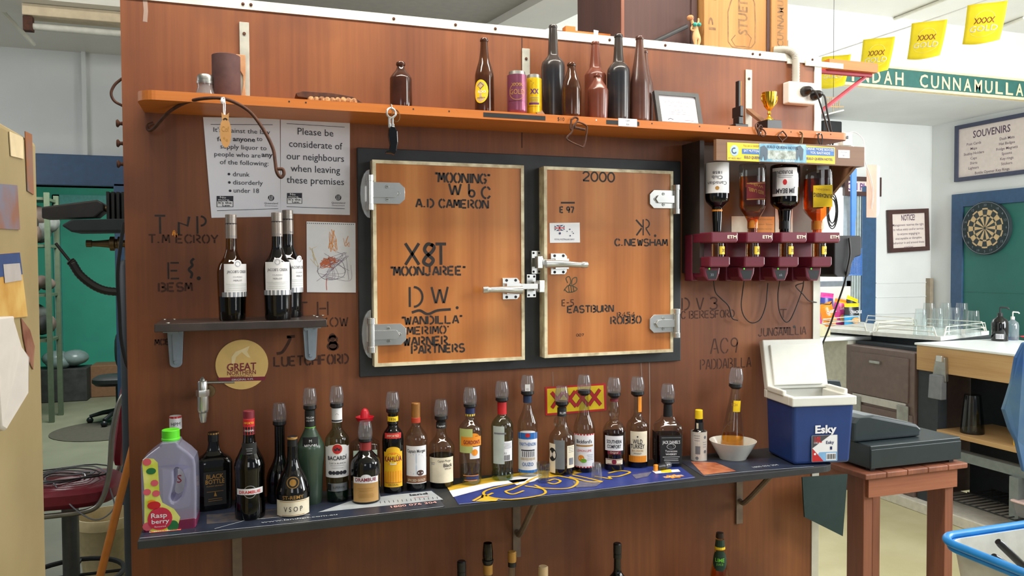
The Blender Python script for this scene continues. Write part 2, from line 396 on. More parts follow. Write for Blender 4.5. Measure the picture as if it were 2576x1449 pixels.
# ------------------------------------------------------------------ naming
def tag(o, label=None, cat=None, group=None, kind=None):
    if label: o['label'] = label
    if cat: o['category'] = cat
    if group: o['group'] = group
    if kind: o['kind'] = kind
    return o
def thing(name, label, cat, loc=(0, 0, 0), rz=0, group=None, rx=0, ry=0):
    o = bpy.data.objects.new(name, None); COL.objects.link(o); o.location = loc; o.rotation_euler = (rx, ry, rz); o.empty_display_size = .05
    return tag(o, label, cat, group)
def struct(name, mb, bevel=0): return tag(mb.build(name, bevel=bevel), kind='structure')
def wall_surf(y): return lambda u, v, k: Vector((u, y-k*EPS, v))
def cyl_surf(r): return lambda u, v, k: Vector(((r+k*EPS*.7)*math.sin(u/r), -(r+k*EPS*.7)*math.cos(u/r), v))
def flat_surf(y): return lambda u, v, k: Vector((u, y-k*EPS*.7, v))
def top_surf(z): return lambda u, v, k: Vector((u, v, z+k*EPS))
def wpoly(mb, pxs, m, y, k=1):
    P = [onY(p[0], p[1], y) for p in pxs]; return mb.poly([(p.x, p.z) for p in P], m, wall_surf(y), k)
def wtext(mb, s, px, py, hpx, m, y, wpx=None, k=2, bold=0, slope=0):
    c = onY(px, py, y); a, b = onY(px-50, py, y), onY(px+50, py, y); sx = (b.x-a.x)/100
    t, d = onY(px, py-20, y), onY(px, py+20, y); sz = (t.z-d.z)/40
    return mb.text(s, c.x, c.z, hpx*sz, m, wall_surf(y), k, wpx*sx if wpx else None, bold, slope)
def wbrand(mb, s, x0, y0, x1, y1, m, y, sw=.0075, k=1, drop=0):
    """stencil between the pixel box's left/right ends; y0 top, y1 bottom of the capitals at the left end"""
    a, b = onY(x0, y1, y), onY(x1, y1, y); t = onY(x0, y0, y)
    return mb.brand(s, a.x, a.z, t.z-a.z, b.x-a.x, m, wall_surf(y), k, sw, drop)
def face_cam(p): return -math.atan2(p[0]-CAM.x, p[1]-CAM.y)
# ------------------------------------------------------------------ the building
wall_white = mat('white_wall_paint', (214, 216, 214), .6, var=.03, scale=3)
ceil_m = mat('ceiling_gloss_paint', (216, 214, 206), .28, var=.04, scale=2, bump=.08)
floor_m = mat('worn_floor_paint', (190, 182, 140), .5, c2=(206, 198, 160), scale=3)
floor_l = mat('grey_green_floor', (118, 116, 96), .55, var=.1, scale=3)
doorblue = mat('blue_grey_gloss', (52, 82, 116), .4, var=.08)
teal = mat('teal_wall_paint', (58, 158, 136), .6, var=.06, scale=3)
teal_dk = mat('green_door_paint', (44, 108, 98), .45, var=.08, scale=3)
def part(mb, name, root, **k):                         # a part whose mesh was laid out in room coordinates
    return mb.build(name, root, loc=-root.location, **k)
XL, XR, ZT = -.338, 2.162, 2.512                      # the timber partition
BY, RX, CZ = 3.2, 6.2, 3.55                           # back wall, right wall, ceiling
m = MB(); m.box((-5, -6, -.1), (RX, BY, 0), floor_m); struct('floor', m)
m = MB(); m.box((-5, .4, 0), (-.34, BY, .004), floor_l); m.box((-5, BY, -.1), (.9, 10.5, .004), floor_l); struct('floor_left', m)
m = MB(); m.box((-5, -3.2, CZ), (RX, BY+.1, CZ+.08), ceil_m)
struct('ceiling', m)
# back wall with a doorway on the left and a window and opening on the right
dL = onY(85, 465, BY); dR = onY(287, 465, BY); DZ = dL.z
wA, wB = onY(2061, 455, BY), onY(2141, 720, BY); ddA = onY(2137, 480, BY); ddB = onY(2166, 480, BY)
m = MB(); Y0, Y1 = BY, BY+.12
x0 = dL.x-.35; x1 = dR.x
m.box((-5, Y0, 0), (x0, Y1, CZ), wall_white); m.box((x0, Y0, DZ), (x1, Y1, CZ), wall_white)
m.box((x1, Y0, 0), (wA.x-.7, Y1, CZ), wall_white)
m.box((wA.x-.7, Y0, 0), (wB.x, Y1, wB.z), wall_white); m.box((wA.x-.7, Y0, wA.z), (wB.x, Y1, CZ), wall_white)
m.box((wB.x, Y0, 0), (RX, Y1, CZ), wall_white)
struct('wall_back', m)
m = MB(); m.box((RX, -3.2, 0), (RX+.12, BY+.12, CZ), wall_white); struct('wall_right', m)
# boards and cover strips on the back and right walls
zzb = onY(150, 128, BY).z
m = MB()
for i, py in enumerate((712, 748, 790, 832)):
    a = onY(2203, py, BY); m.box((a.x, BY-.008, a.z-.004), (RX, BY, a.z+.004), wall_white)
a, b = onY(206, 140, BY), onY(223, 425, BY); m.box((a.x, BY-.03, DZ+.2), (b.x, BY, zzb), wall_white)
a = onY(2346, 700, BY-.03); m.box((RX-.06, BY-.05, 0), (RX-.02, BY, a.z), mat('bare_corner_batten', (150, 136, 116), .7))
struct('trim_1', m)
# doorway frames
m = MB(); f = .14
m.box((x0-f, BY-.03, 0), (x0, BY+.15, DZ+.02), doorblue); m.box((x1, BY-.03, 0), (x1+f*1.5, BY+.15, DZ+.02), doorblue); m.box((x0-f, BY-.03, DZ), (x1+f*1.5, BY+.15, DZ+.2), doorblue)
struct('door_1', m, .004)
m = MB(); a, b = onY(2163, 500, BY), onY(2199, 500, BY)
m.box((a.x, BY-.03, 0), (b.x, BY, onY(2180, 470, BY).z), doorblue); struct('trim_2', m, .004)
# window with an added lit board behind it
m = MB(); fr = mat('window_frame_grey', (120, 130, 138), .5)
m.box((wA.x-.7, BY, wB.z), (wB.x, BY+.05, wB.z+.05), fr); m.box((wB.x-.05, BY, wB.z), (wB.x, BY+.05, wA.z), fr)
m.box((wA.x-.7, BY, wA.z-.05), (wB.x, BY+.05, wA.z), fr); m.box((wA.x-.2, BY, wB.z), (wA.x-.16, BY+.05, wA.z), fr); struct('window_1', m)
m = MB(); m.box((wA.x-1.2, BY+1.6, .0), (wB.x+2.2, BY+1.65, 3.4), mat('pale_backing_board', (238, 238, 232), .8, var=.02)); struct('added_window_board', m)  # white board added outside so the window looks bright
# corrugated strip and sill shelf beside the window
m = MB(); cor = mat('corrugated_zinc', (170, 182, 182), .5, .2)
a, b = onY(2142, 460, BY), onY(2163, 830, BY); n = 7
for i in range(n):
    x = a.x+(b.x-a.x)*i/n; m.box((x, BY-.012-.01*(i % 2), b.z), (x+(b.x-a.x)/n, BY, a.z), cor)
struct('trim_3', m)
# bulkhead carrying the long station board
SY = 2.1
s0 = onY(2086, 232, SY); s1 = onY(2576, 255, SY)
m = MB(); m.box((.5, SY+.02, s1.z), (RX, BY, CZ), wall_white); struct('wall_bulkhead', m)
# left soffit with fluorescent light, rafters
m = MB(); zz = onY(150, 128, BY).z
m.box((-5, 1.9, zz), (-.4, BY, CZ), ceil_m); zb = onY(150, 22, 1.72).z; m.box((-5, 1.6, zb), (-.2, 1.86, CZ), ceil_m); struct('ceiling_soffit', m)
m = MB()
A, B = onZ(1280, 85, 2.95), onZ(1470, -12, 2.95); d = (B-A).normalized(); A, B = A+d*((3.19-A.y)/d.y), A+d*((.5-A.y)/d.y); s = Vector((-d.y, d.x, 0))*.13
pan = [(-.33, .5), (B.x-.05, .5), (A.x-.05, 3.19), (-.33, 3.19)]
m.add([A-s, B-s, B+s, A+s, A-s+Vector((0, 0, .12)), B-s+Vector((0, 0, .12)), B+s+Vector((0, 0, .12)), A+s+Vector((0, 0, .12))],
      [(0, 1, 2, 3), (4, 7, 6, 5), (0, 4, 5, 1), (1, 5, 6, 2), (2, 6, 7, 3), (3, 7, 4, 0)], ceil_m)
struct('trim_rafter', m)
m = MB(); m.prism(pan, 2.99, 3.02, mat('grey_soffit_lining', (150, 146, 138), .5, var=.05), Matrix(((1, 0, 0, 0), (0, 0, 1, 0), (0, 1, 0, 0), (0, 0, 0, 1)))); struct('ceiling_lining', m)
m = MB()
for (a, b, z) in (((2330, 140), (2576, 45), CZ-.012), ((1990, 150), (2576, -80), CZ-.012)):
    A, B = onZ(*a, z), onZ(*b, z); m.tube([A, B], .012, wht_trim, 6)
struct('trim_ceiling', m)
m = MB(); A = onY(0, 22, 2.1); B = onY(85, 112, 2.4); m.tube([A, B], .012, wht_trim, 6); struct('trim_conduit', m)
# the teal room beyond the left doorway
m = MB(); TB = 10.3
m.box((-5, TB, 0), (.9, TB+.1, 3.5), teal); m.box((.8, BY+.13, 0), (.9, TB, 3.5), teal); m.box((-4.2, BY+.13, 0), (-4.1, TB, 3.5), teal)
struct('wall_beyond', m)
m = MB(); m.box((-5, BY+.13, 3.45), (.9, TB, 3.5), ceil_m); struct('ceiling_beyond', m)
m = MB(); a, b = onY(133, 490, TB), onY(160, 900, TB); pl = mat('pale_teal_panel', (96, 160, 158), .6)
m.box((a.x, TB-.05, 0), (b.x, TB, a.z), pl); c = onY(300, 525, TB); m.box((a.x, TB-.05, c.z), (c.x, TB, a.z), pl); struct('trim_beyond', m)

# ------------------------------------------------------------------ the timber partition (front of the cold room)
m = MB(); m.box((XL, 0, 0), (XR, .02, ZT), ply); m.box((XL, .02, 0), (XR, 1.5, ZT), wall_white)
SW = wall_surf(0)
for px in (1313,):
    a, b = onY(px, 95, 0), onY(px, 372, 0); m.stroke([(a.x, a.z), (b.x, b.z)], .004, brandfade, SW)
for s, x0_, y0_, x1_, y1_, mm, sw in (
    ('T', 390, 541, 424, 588, brandk, .007), ('P', 497, 544, 526, 588, brandk, .007), ('T.M ECROY', 374, 590, 553, 611, brandfade, .006),
    ('E', 424, 660, 462, 702, brandk, .006), ('BESM', 400, 712, 488, 733, brandfade, .007), ('T H', 748, 760, 832, 795, brandfade, .006),
    ('KOW', 806, 800, 880, 822, brandfade, .006), ('MCE', 390, 854, 430, 868, brandfade, .006), ('2 8', 765, 848, 860, 882, brandfade, .009),
    ('LUETCHFORD', 690, 898, 880, 922, brandfade, .007), ('D V 3', 1716, 750, 1810, 780, brandfade, .007), ('C BERESFORD', 1714, 783, 1850, 802, brandfade, .005),
    ('JUNGAMILLIA', 1908, 826, 2030, 846, brandfade, .005), ('AC9', 1788, 852, 1862, 890, brandfade, .006), ('PADDABILLA', 1762, 905, 1892, 930, brandfade, .005),
    ('T', 1962, 778, 1984, 800, brandfade, .006)):
    wbrand(m, s, x0_, y0_, x1_, y1_, mm, 0, sw)
def wstroke(mb, pxs, wd, mm, y, k=1, sm=True):
    P = [onY(*p, y) for p in pxs]
    P = smooth_path([(p.x, p.z, 0) for p in P], 5) if sm else [(p.x, p.z) for p in P]
    return mb.stroke([(p[0], p[1]) for p in P], wd, mm, wall_surf(y), k)
wstroke(m, [(450, 590), (450, 560), (472, 568), (476, 545)], .007, brandk, 0, sm=False)
wstroke(m, [(488, 650), (481, 658), (484, 668), (475, 678), (483, 688), (480, 700)], .007, brandk, 0)
for px, py in ((500, 700), (1998, 822)):
    c = onY(px, py, 0); m.disc(c.x, c.z, .006, .006, brandk, SW, 1, 10)
wstroke(m, [(742, 846), (722, 848), (730, 852), (712, 884), (696, 890)], .009, brandfade, 0)
wstroke(m, [(1950, 825), (1988, 824)], .005, brandfade, 0, sm=False)
wstroke(m, [(434, 592), (438, 580), (442, 596), (447, 588)], .004, orangep, 0)
c = onY(838, 869, 0); m.disc(c.x, c.z, .014, .016, brandfade, SW); c = onY(836, 848, 0); m.disc(c.x, c.z, .011, .012, brandfade, SW)
# old drips and pale rub marks
pale = mat('pale_drip', (150, 128, 116), .7)
for px, a, b, wd in ((1633, 905, 1170, .004), (1612, 905, 985, .003), (1390, 935, 1040, .002), (365, 0, 55, .012)):
    wstroke(m, [(px, a), (px+2, (a+b)/2), (px, b)], wd, pale, 0, sm=False)
wp = struct('wall_partition', m)
# white metal angles along the top and right edge
m = MB(); m.box((XL, -.004, ZT-.027), (XR, .03, ZT+.002), wht_trim)
for px in (612, 632, 990, 1145, 1245, 1532, 1672, 1892, 1910, 2042):
    c = onY(px, 60, 0); m.ball((c.x, -.006, ZT-.012), (.005, .003, .005), rust, 8)
struct('trim_top', m)
a = onY(2046, 400, 0); m = MB(); m.box((a.x, -.005, 0), (XR, .02, ZT-.03), wht_trim); struct('trim_edge', m)
# low shelf under the frame that carries the half-hidden bottles
LOWZ = .40
m = MB(); m.box((-.25, -.3, LOWZ-.03), (1.95, 0, LOWZ), frameblk); m.box((-.25, -.02, 0), (-.22, 0, LOWZ-.03), frameblk); m.box((1.92, -.02, 0), (1.95, 0, LOWZ-.03), frameblk)
tag(m.build('low_shelf'), 'black low wall shelf below the bottle shelf, mostly out of frame', 'shelf')

# ------------------------------------------------------------------ cold room hatch
hTL, hBR = onY(898, 372, -.015), onY(1713, 905, -.015); hTL.z = onY(1300, 388, -.015).z; hBR.z = onY(1300, 929, -.015).z
hx0, hx1 = hTL.x, hBR.x; hz0, hz1 = hBR.z, hTL.z
root = thing('cold_room_hatch', 'black framed cold room hatch with two varnished timber doors', 'hatch', ((hx0+hx1)/2, 0, hz0))
m = MB(); DY = -.06
m.prism([(hx0, hz0), (hx1, hz0), (hx1, hz1), (hx0, hz1)], -.015, -.001, frameblk)
part(m, 'frame', root, bevel=.003)
edge = mat('worn_white_edging', (228, 218, 186), .5, c2=(140, 112, 70), lo=.42, hi=.8, scale=22)
def hinge(mb, sgn, door_x, edge_x, z, scale=1):
    """strap leaf on the door face, barrel at the edge, oval plate on the frame; sgn=+1 when the door lies to the right"""
    s = sgn*scale; y = DY
    leaf = [(0, -.034), (.085, -.034), (.102, -.018), (.102, .018), (.085, .034), (0, .034)]
    pts = [(edge_x+s*p[0], z+p[1]*scale) for p in leaf]
    if s < 0: pts = pts[::-1]
    mb.prism(pts, y-.007, y, chrome)
    mb.prism([(edge_x+s*p[0], z+p[1]*scale) for p in ([(0, -.014), (.07, -.014), (.08, 0), (.07, .014), (0, .014)][::sgn])], y-.014, y-.006, chrome)
    mb.cyl(.011*scale, z-.042*scale, z+.042*scale, chrome, 16, T(edge_x-s*.010, y-.012, 0))
    mb.cyl(.013*scale, z-.055*scale, z-.036*scale, chrome, 16, T(edge_x-s*.010, y-.012, 0)); mb.cyl(.013*scale, z+.036*scale, z+.055*scale, chrome, 16, T(edge_x-s*.010, y-.012, 0))
    pl_ = [(edge_x-s*.004+q[0]*.03*scale, z+q[1]*.078*scale) for q in arc(0, 0, 1, 1, 90, 270, 10)]
    if s < 0: pl_ = [(2*edge_x-p[0], p[1]) for p in pl_][::-1]
    mb.prism(pl_, -.03, -.014, chrome); mb.cbox((edge_x-s*.010, (DY-.02)/2-.004, z), (.012*scale, .05, .05*scale), chrome)
    for dx, dz in ((.045, .02), (.045, -.02), (.08, 0)):
        mb.cyl(.006*scale, 0, .002, steel, 10, T(edge_x+s*dx, y-.007 if dz else y-.007, z+dz*scale, PI/2)); mb.cbox((edge_x+s*dx, y-.0092, z+dz*scale), (.008*scale, .001, .0015), blkm)
    return mb
# brands burnt or painted on the two doors
YF = DY
def wstroke(mb, pxs, wd, mm, y, k=1, sm=True):
    P = [onY(*p, y) for p in pxs]
    P = smooth_path([(p.x, p.z, 0) for p in P], 5) if sm else [(p.x, p.z) for p in P]
    return mb.stroke([(p[0], p[1]) for p in P], wd, mm, wall_surf(y), k)
bee = mat('bee_drawing', (60, 66, 44), .7)
def marks_left(m):
    for s, a, b, c, d, sw in (('"MOONING"', 1096, 434, 1234, 458, .008), ('W', 1130, 462, 1168, 490, .0085), ('b', 1180, 462, 1200, 495, .0085), ('C', 1212, 470, 1240, 499, .0085),
        ('A.D CAMERON', 1047, 500, 1232, 521, .0075), ('X', 1020, 612, 1064, 666, .012), ('T', 1096, 612, 1130, 666, .012), ('"MOONJAREE"', 984, 671, 1172, 693, .008),
        ('D', 1031, 722, 1072, 772, .009), ('W', 1086, 722, 1138, 763, .009), ('"WANDILLA"', 1012, 797, 1164, 817, .007), ("'MERIMO'", 1018, 823, 1132, 842, .0065),
        ('WARNER', 1016, 849, 1130, 870, .0075), ('PARTNERS', 1036, 870, 1172, 890, .0075)):
        wbrand(m, s, a, b, c, d, brandk, YF, sw)
    wstroke(m, [(1090, 618), (1076, 614), (1068, 628), (1078, 642), (1090, 654), (1080, 667), (1066, 660), (1072, 646), (1086, 634), (1092, 622), (1084, 614)], .011, brandk, YF)
    wstroke(m, [(1036, 786), (1056, 781), (1076, 790), (1100, 781), (1134, 778)], .008, brandk, YF)
    c = onY(1150, 774, YF); m.disc(c.x, c.z, .005, .005, brandk, wall_surf(YF), 1, 10)
def marks_right(m):
    for s, a, b, c, d, sw in (('2000', 1466, 432, 1550, 455, .007), ('E 97', 1409, 520, 1446, 535, .006), ('R', 1618, 552, 1640, 592, .006), ('C.NEWSHAM', 1547, 601, 1682, 618, .007),
        ('E-5', 1414, 754, 1446, 770, .004), ('EASTBURN', 1428, 770, 1546, 787, .0065), ('R454', 1553, 786, 1600, 797, .004), ('ROBBO', 1537, 797, 1616, 815, .007), ('007', 1450, 840, 1470, 846, .0025)):
        wbrand(m, s, a, b, c, d, brandk if s not in ('E-5', '007') else brandfade, YF, sw)
    wstroke(m, [(1411, 510), (1446, 510)], .006, brandk, YF, sm=False)
    wstroke(m, [(1600, 553), (1616, 571)], .006, brandk, YF, sm=False); wstroke(m, [(1614, 574), (1601, 592)], .006, brandk, YF, sm=False)
    c = onY(1648, 593, YF); m.disc(c.x, c.z, .005, .005, brandk, wall_surf(YF), 1, 10)
    for q in ([(1428, 712), (1424, 700), (1432, 696), (1436, 708), (1432, 718)], [(1438, 716), (1440, 702), (1450, 698), (1450, 710), (1440, 718)],
              [(1422, 726), (1430, 718), (1442, 720), (1452, 727), (1442, 734), (1428, 735), (1421, 728)], [(1430, 719), (1432, 735)], [(1436, 719), (1438, 735)], [(1442, 721), (1444, 733)], [(1421, 726), (1419, 732)]):
        wstroke(m, q, .003, bee, YF, sm=len(q) > 2)
def hatch_door(pts, lbl, marks):
    P = [onY(*p, DY) for p in pts]; x0, x1 = (P[0].x+P[3].x)/2, (P[1].x+P[2].x)/2; z1, z0 = (P[0].z+P[1].z)/2, (P[2].z+P[3].z)/2
    m = MB(); m.box((x0+.008, DY, z0+.008), (x1-.008, -.016, z1-.008), orange_ply)
    marks(m); o = part(m, 'door', root); o['label'] = lbl
    m = MB(); e = .011
    m.box((x0, DY-.003, z0), (x0+e, -.016, z1), edge); m.box((x1-e, DY-.003, z0), (x1, -.016, z1), edge)
    m.box((x0+e, DY-.003, z1-e), (x1-e, -.016, z1), edge); m.box((x0+e, DY-.003, z0), (x1-e, -.016, z0+e), edge)
    m.build('edging', o); return o, x0, x1, z0, z1
d1, ax0, ax1, az0, az1 = hatch_door([(937, 400), (1319, 418), (1318, 906), (941, 922)], 'left hatch door with a right-hand latch and stencilled brands', marks_left)
d2, bx0, bx1, bz0, bz1 = hatch_door([(1366, 419), (1692, 430), (1693, 885), (1371, 901)], 'right hatch door with flag sticker and left-hand latch', marks_right)
for z in (onY(960, 486, DY).z, onY(960, 842, DY).z):
    hinge(MB(), 1, ax0, ax0, z).build('hinge', d1, bevel=.0015)
for z in (onY(1680, 502, DY).z, onY(1680, 813, DY).z):
    hinge(MB(), -1, bx1, bx1, z, .95).build('hinge', d2, bevel=.0015)
def latch(door, plate_px, strike_px, end_px, tip_px, sgn):
    c = onY(*plate_px, DY); s = onY(*strike_px, -.015); e = onY(*end_px, DY-.03); t = onY(*tip_px, DY-.03); m = MB()
    pl_ = [(c.x+p[0], c.z+p[1]) for p in ((-.03, -.036), (.022, -.036), (.03, -.026), (.03, .026), (.022, .036), (-.03, .036))]
    m.prism(pl_, DY-.008, DY, chrome)
    m.cbox((c.x, DY-.022, c.z), (.05, .03, .036), chrome)
    for dx in (-.016, .016):
        for dz in (-.028, .028): m.cyl(.005, 0, .002, blkm, 8, T(c.x+dx, DY-.008, c.z+dz, PI/2))
    m.build('latch_plate', door, bevel=.003)
    m = MB(); H_ = smooth_path([(e.x, DY-.034, e.z), (e.x*.75+t.x*.25, DY-.036, e.z), ((e.x+t.x)/2, DY-.042, (e.z+t.z)/2+.001), (e.x*.2+t.x*.8, DY-.046, t.z), (t.x, DY-.044, t.z)], 5)
    nn = len(H_); m.tube(H_, [.014-.006*(i/nn)+(.003 if i > nn-5 else 0) for i in range(nn)], chrome, 12); m.build('handle', door)
    m = MB(); m.cbox((s.x, -.021, s.z), (.034, .012, .08), chrome)
    for dx in (-.01, .01):
        for dz in (-.032, .032): m.cyl(.004, 0, .002, blkm, 8, T(s.x+dx, -.027, s.z+dz, PI/2))
    m.cbox((s.x+sgn*.004, -.05, s.z), (.024, .05, .03), chrome); m.cbox((s.x+sgn*.012, DY-.022, s.z), (.018, .03, .04), chrome)
    bx = (s.x+c.x)/2; m.cbox((bx, DY-.026, s.z), (abs(s.x-c.x), .012, .018), chrome)
    m.build('strike', door, bevel=.003)
latch(d1, (1284, 726), (1334, 719), (1312, 729), (1212, 729), 1)
latch(d2, (1404, 664), (1346, 660), (1372, 664), (1472, 666), -1)
m = MB(); wpoly(m, [(1382, 561), (1458, 560), (1459, 610), (1383, 611)][::-1], white, YF, 2)
wpoly(m, [(1395, 567), (1420, 566), (1420, 580), (1395, 581)][::-1], navy, YF, 3)
for q in (((1395, 574), (1420, 573)), ((1407, 567), (1407, 581))): wstroke(m, q, .006, white, YF, 4, False); wstroke(m, q, .003, red, YF, 5, False)
for q in (((1395, 567), (1420, 580)), ((1395, 581), (1420, 566))): wstroke(m, q, .003, white, YF, 3.5, False)
for px, py, r in ((1408, 587, .004), (1426, 582, .002), (1433, 577, .0025), (1434, 593, .0025), (1439, 583, .0015), (1442, 587, .002)):
    c = onY(px, py, YF); m.disc(c.x, c.z, r, r, navy, wall_surf(YF), 4, 8)
wtext(m, 'ROYAL AUSTRALIAN NAVY', 1420, 602, 4, navy, YF, 50, 4)
m.build('flag_sticker', d2)['label'] = 'white naval flag sticker'

# ------------------------------------------------------------------ top shelf
TS = 2.182; TY = -.20; t0 = onY(340, 222, TY).x; t1 = onY(2137, 335, TY).x
m = MB(); r = .05
out = [(t0, 0), (t0, TY+r)]+arc(t0+r, TY+r, r, r, 180, 270, 8)+arc(t1-r*.6, TY+r*.6, r*.6, r*.6, 270, 360, 6)+[(t1, 0)]
rt = thing('top_shelf', 'long orange timber top shelf with rounded ends above the hatch', 'shelf', ((t0+t1)/2, 0, TS-.026))
m.prism([(p[0], p[1]) for p in out], 0, .026, pine, Matrix(((1, 0, 0, 0), (0, 0, 1, 0), (0, -1, 0, 0), (0, 0, 0, 1))).inverted() @ I4 if False else Matrix(((1, 0, 0, 0), (0, 0, 1, 0), (0, 1, 0, TS-.026), (0, 0, 0, 1))))
# (the prism's y runs up here, so the outline lies flat)
ts = lambda u, v, k: Vector((u, TY-k*EPS, v))
for a, b in ((1216, 1372), (1525, 1608)):
    p, q = onY(a, 300, TY), onY(b, 300, TY); m.rect(p.x, q.x, TS-.02, TS-.006, blkm, ts, 1)
c = onY(1411, 304, TY); m.text('$10', c.x, TS-.012, .012, brandk, ts, 1)
for px in (728, 770, 1040, 1130, 1500, 1640, 1760, 1834, 1860, 1990, 2055, 2090):
    c = onY(px, 300, TY); m.disc(c.x, TS-.009, .0025, .0025, brandk if px % 3 else white, ts, 1, 8)
part(m, 'board', rt)
m = MB(); p, q = onY(1555, 305, TY), onY(1602, 305, TY); m.rect(p.x, q.x, TS-.024, TS+.002, white, ts, 3); m.text('CAPS', (p.x+q.x)/2, TS-.005, .005, ink, ts, 4); m.text('$20', (p.x+q.x)/2, TS-.017, .005, ink, ts, 4)
part(m, 'price_sticker', rt)['label'] = 'small white price sticker'
def strap(px, top_py, arm, lbl):
    a = onY(px, top_py, 0); x = a.x; m = MB(); r_ = thing('strap_bracket', lbl, 'bracket', (x, 0, TS+.001), 0, 'strap brackets above the top shelf')
    m.box((x-.014, -.006, TS+.001), (x+.014, -.001, a.z), greystrap); m.cyl(.005, 0, .003, rust, 10, T(x, -.006, a.z-.035, PI/2))
    part(m, 'strap', r_, bevel=.001)
    if arm:
        m = MB(); z = TS+.11; b = mat('brown_bracket_paint', (122, 88, 64), .5)
        m.add([(x-.013, -.006, z), (x+.013, -.006, z), (x+.013, -.16, TS+.002), (x-.013, -.16, TS+.002), (x-.013, -.001, z-.012), (x+.013, -.001, z-.012), (x+.013, -.15, TS+.001), (x-.013, -.15, TS+.001)],
              [(0, 3, 2, 1), (4, 5, 6, 7), (0, 1, 5, 4), (1, 2, 6, 5), (2, 3, 7, 6), (3, 0, 4, 7)], b); part(m, 'stay', r_)
for px, py, arm, lbl in ((614, 57, 0, 'grey strap bracket behind the wooden spatula'), (1322, 123, 1, 'grey strap bracket behind the beer cans'), (1882, 176, 1, 'grey strap bracket with brown stay beside the trophy')): strap(px, py, arm, lbl)

# ------------------------------------------------------------------ bottle shelf along the bottom
SH, SY_ = .978, -.30
b0 = onY(346, 1359, SY_).x; b1 = onY(2112, 1168, SY_).x
MZ = lambda z: Matrix(((1, 0, 0, 0), (0, 0, 1, 0), (0, 1, 0, z), (0, 0, 0, 1)))
rb = thing('bottle_shelf', 'long black wall shelf holding the row of spirit bottles', 'shelf', ((b0+b1)/2, 0, SH-.022))
m = MB(); r = .07
m.prism([(b0, -.001), (b0, SY_)]+arc(b1-r, SY_+r, r, r, 270, 360, 8)+[(b1, -.001)], SH-.022, SH, frameblk, Matrix(((1, 0, 0, 0), (0, 0, 1, 0), (0, 1, 0, 0), (0, 0, 0, 1))))
part(m, 'board', rb, bevel=.003)
ba = mat('old_bracket_paint', (118, 100, 84), .6, var=.15)
for px, top, bot, diag in ((596, 1340, 1449, 0), (1298, 1262, 1400, 1), (1858, 1204, 1316, 1)):
    a, b = onY(px, top, 0), onY(px, bot, 0); m = MB(); z1 = SH-.023; z0 = b.z if diag else .45
    m.box((a.x-.014, -.008, z0), (a.x+.014, -.001, z1), ba); 
    if diag:
        m.box((a.x-.012, -.24, z1-.006), (a.x+.012, -.008, z1), ba)
        m.tube(smooth_path([(a.x, -.01, z0+.09), (a.x, -.05, z0+.10), (a.x, -.2, z1-.02), (a.x, -.23, z1-.005)], 5), .010, ba, 8)
    part(m, 'bracket', rb)

# ------------------------------------------------------------------ small wine shelf
WS, WY = 1.543, -.215
c0, c1 = onY(388, 820, WY).x, onY(822, 800, WY).x
rw = thing('wine_shelf', 'short dark wall shelf on two grey brackets holding wine bottles', 'shelf', ((c0+c1)/2, 0, WS-.022))
dk = mat('dark_stained_board', (46, 38, 36), .35, c2=(60, 50, 46), scale=14)
m = MB(); m.box((c0, WY, WS-.022), (c1, -.001, WS), dk)
for px, py in ((425, 797), (447, 797), (423, 813), (775, 784), (795, 783), (797, 797)):
    p = onZ(px, py, WS); m.cyl(.006, WS-.001, WS+.002, steel, 8, T(p.x, min(-.02, p.y), 0))
part(m, 'board', rw, bevel=.004)
for px, top, bot in ((440, 832, 926), (781, 818, 908)):
    a, b = onY(px, top, -.03), onY(px, bot, -.03); h = WS-.022-b.z; m = MB()
    z1 = WS-.023; z0 = b.z; x = a.x
    m.prism([(x-.017, z0+.012)]+[(x+q[0], z0+.012+q[1]) for q in arc(0, 0, .017, .012, 180, 360, 8)][1:]+[(x+.023, z1), (x-.023, z1)], -.02, -.002, zinc)
    m.prism([(x-.006, z0+.02), (x+.006, z0+.02), (x+.009, z1), (x-.009, z1)], -.025, -.018, zinc)
    m.box((x-.02, -.17, z1-.005), (x+.02, -.002, z1), zinc)
    for dx, dz in ((-.014, -.016), (.016, -.01)): m.cyl(.008, 0, .008, zinc, 6, T(x+dx, -.02, z1+dz, PI/2))
    m.cyl(.006, 0, .006, zinc, 6, T(x, -.02, z0+.016, PI/2))
    part(m, 'bracket', rw, bevel=.002)

# ------------------------------------------------------------------ paper notices and stickers on the wall
def paper_sheet(name, label, cat, build, solid=.0012):
    m = MB(); build(m); return tag(m.build(name, origin='base'), label, cat)
def sheet_px(m, pts, mm, y0=0, th=.002):
    P = [onY(*p, 0) for p in pts]; m.prism([(p.x, p.z) for p in P][::-1], -th, -.0004, mm)
Y2 = -.002
def nm_logo(m, x, y, wd, h):
    wpoly(m, [(x-wd/2, y-h/2), (x+wd/2, y-h/2), (x+wd/2, y+h/2), (x-wd/2, y+h/2)][::-1], ink, Y2, 1)
    for i, (s, dx) in enumerate((('No', -.12), ('more.', -.05))): wtext(m, s, x+dx*wd, y-h*(.38-.22*i), h*.2, white, Y2, wd*(.36, .72)[i], 2, .01)
    wpoly(m, [(x-wd*.46, y-h*.02), (x+wd*.46, y-h*.02), (x+wd*.46, y+h*.46), (x-wd*.46, y+h*.46)][::-1], white, Y2, 1.5)
    for i, (s, dx) in enumerate((("It's the", 0), ('Law.', .1))): wtext(m, s, x+dx*wd, y+h*(.1+.24*i), h*.2, ink, Y2, wd*(.8, .5)[i], 2, .03)
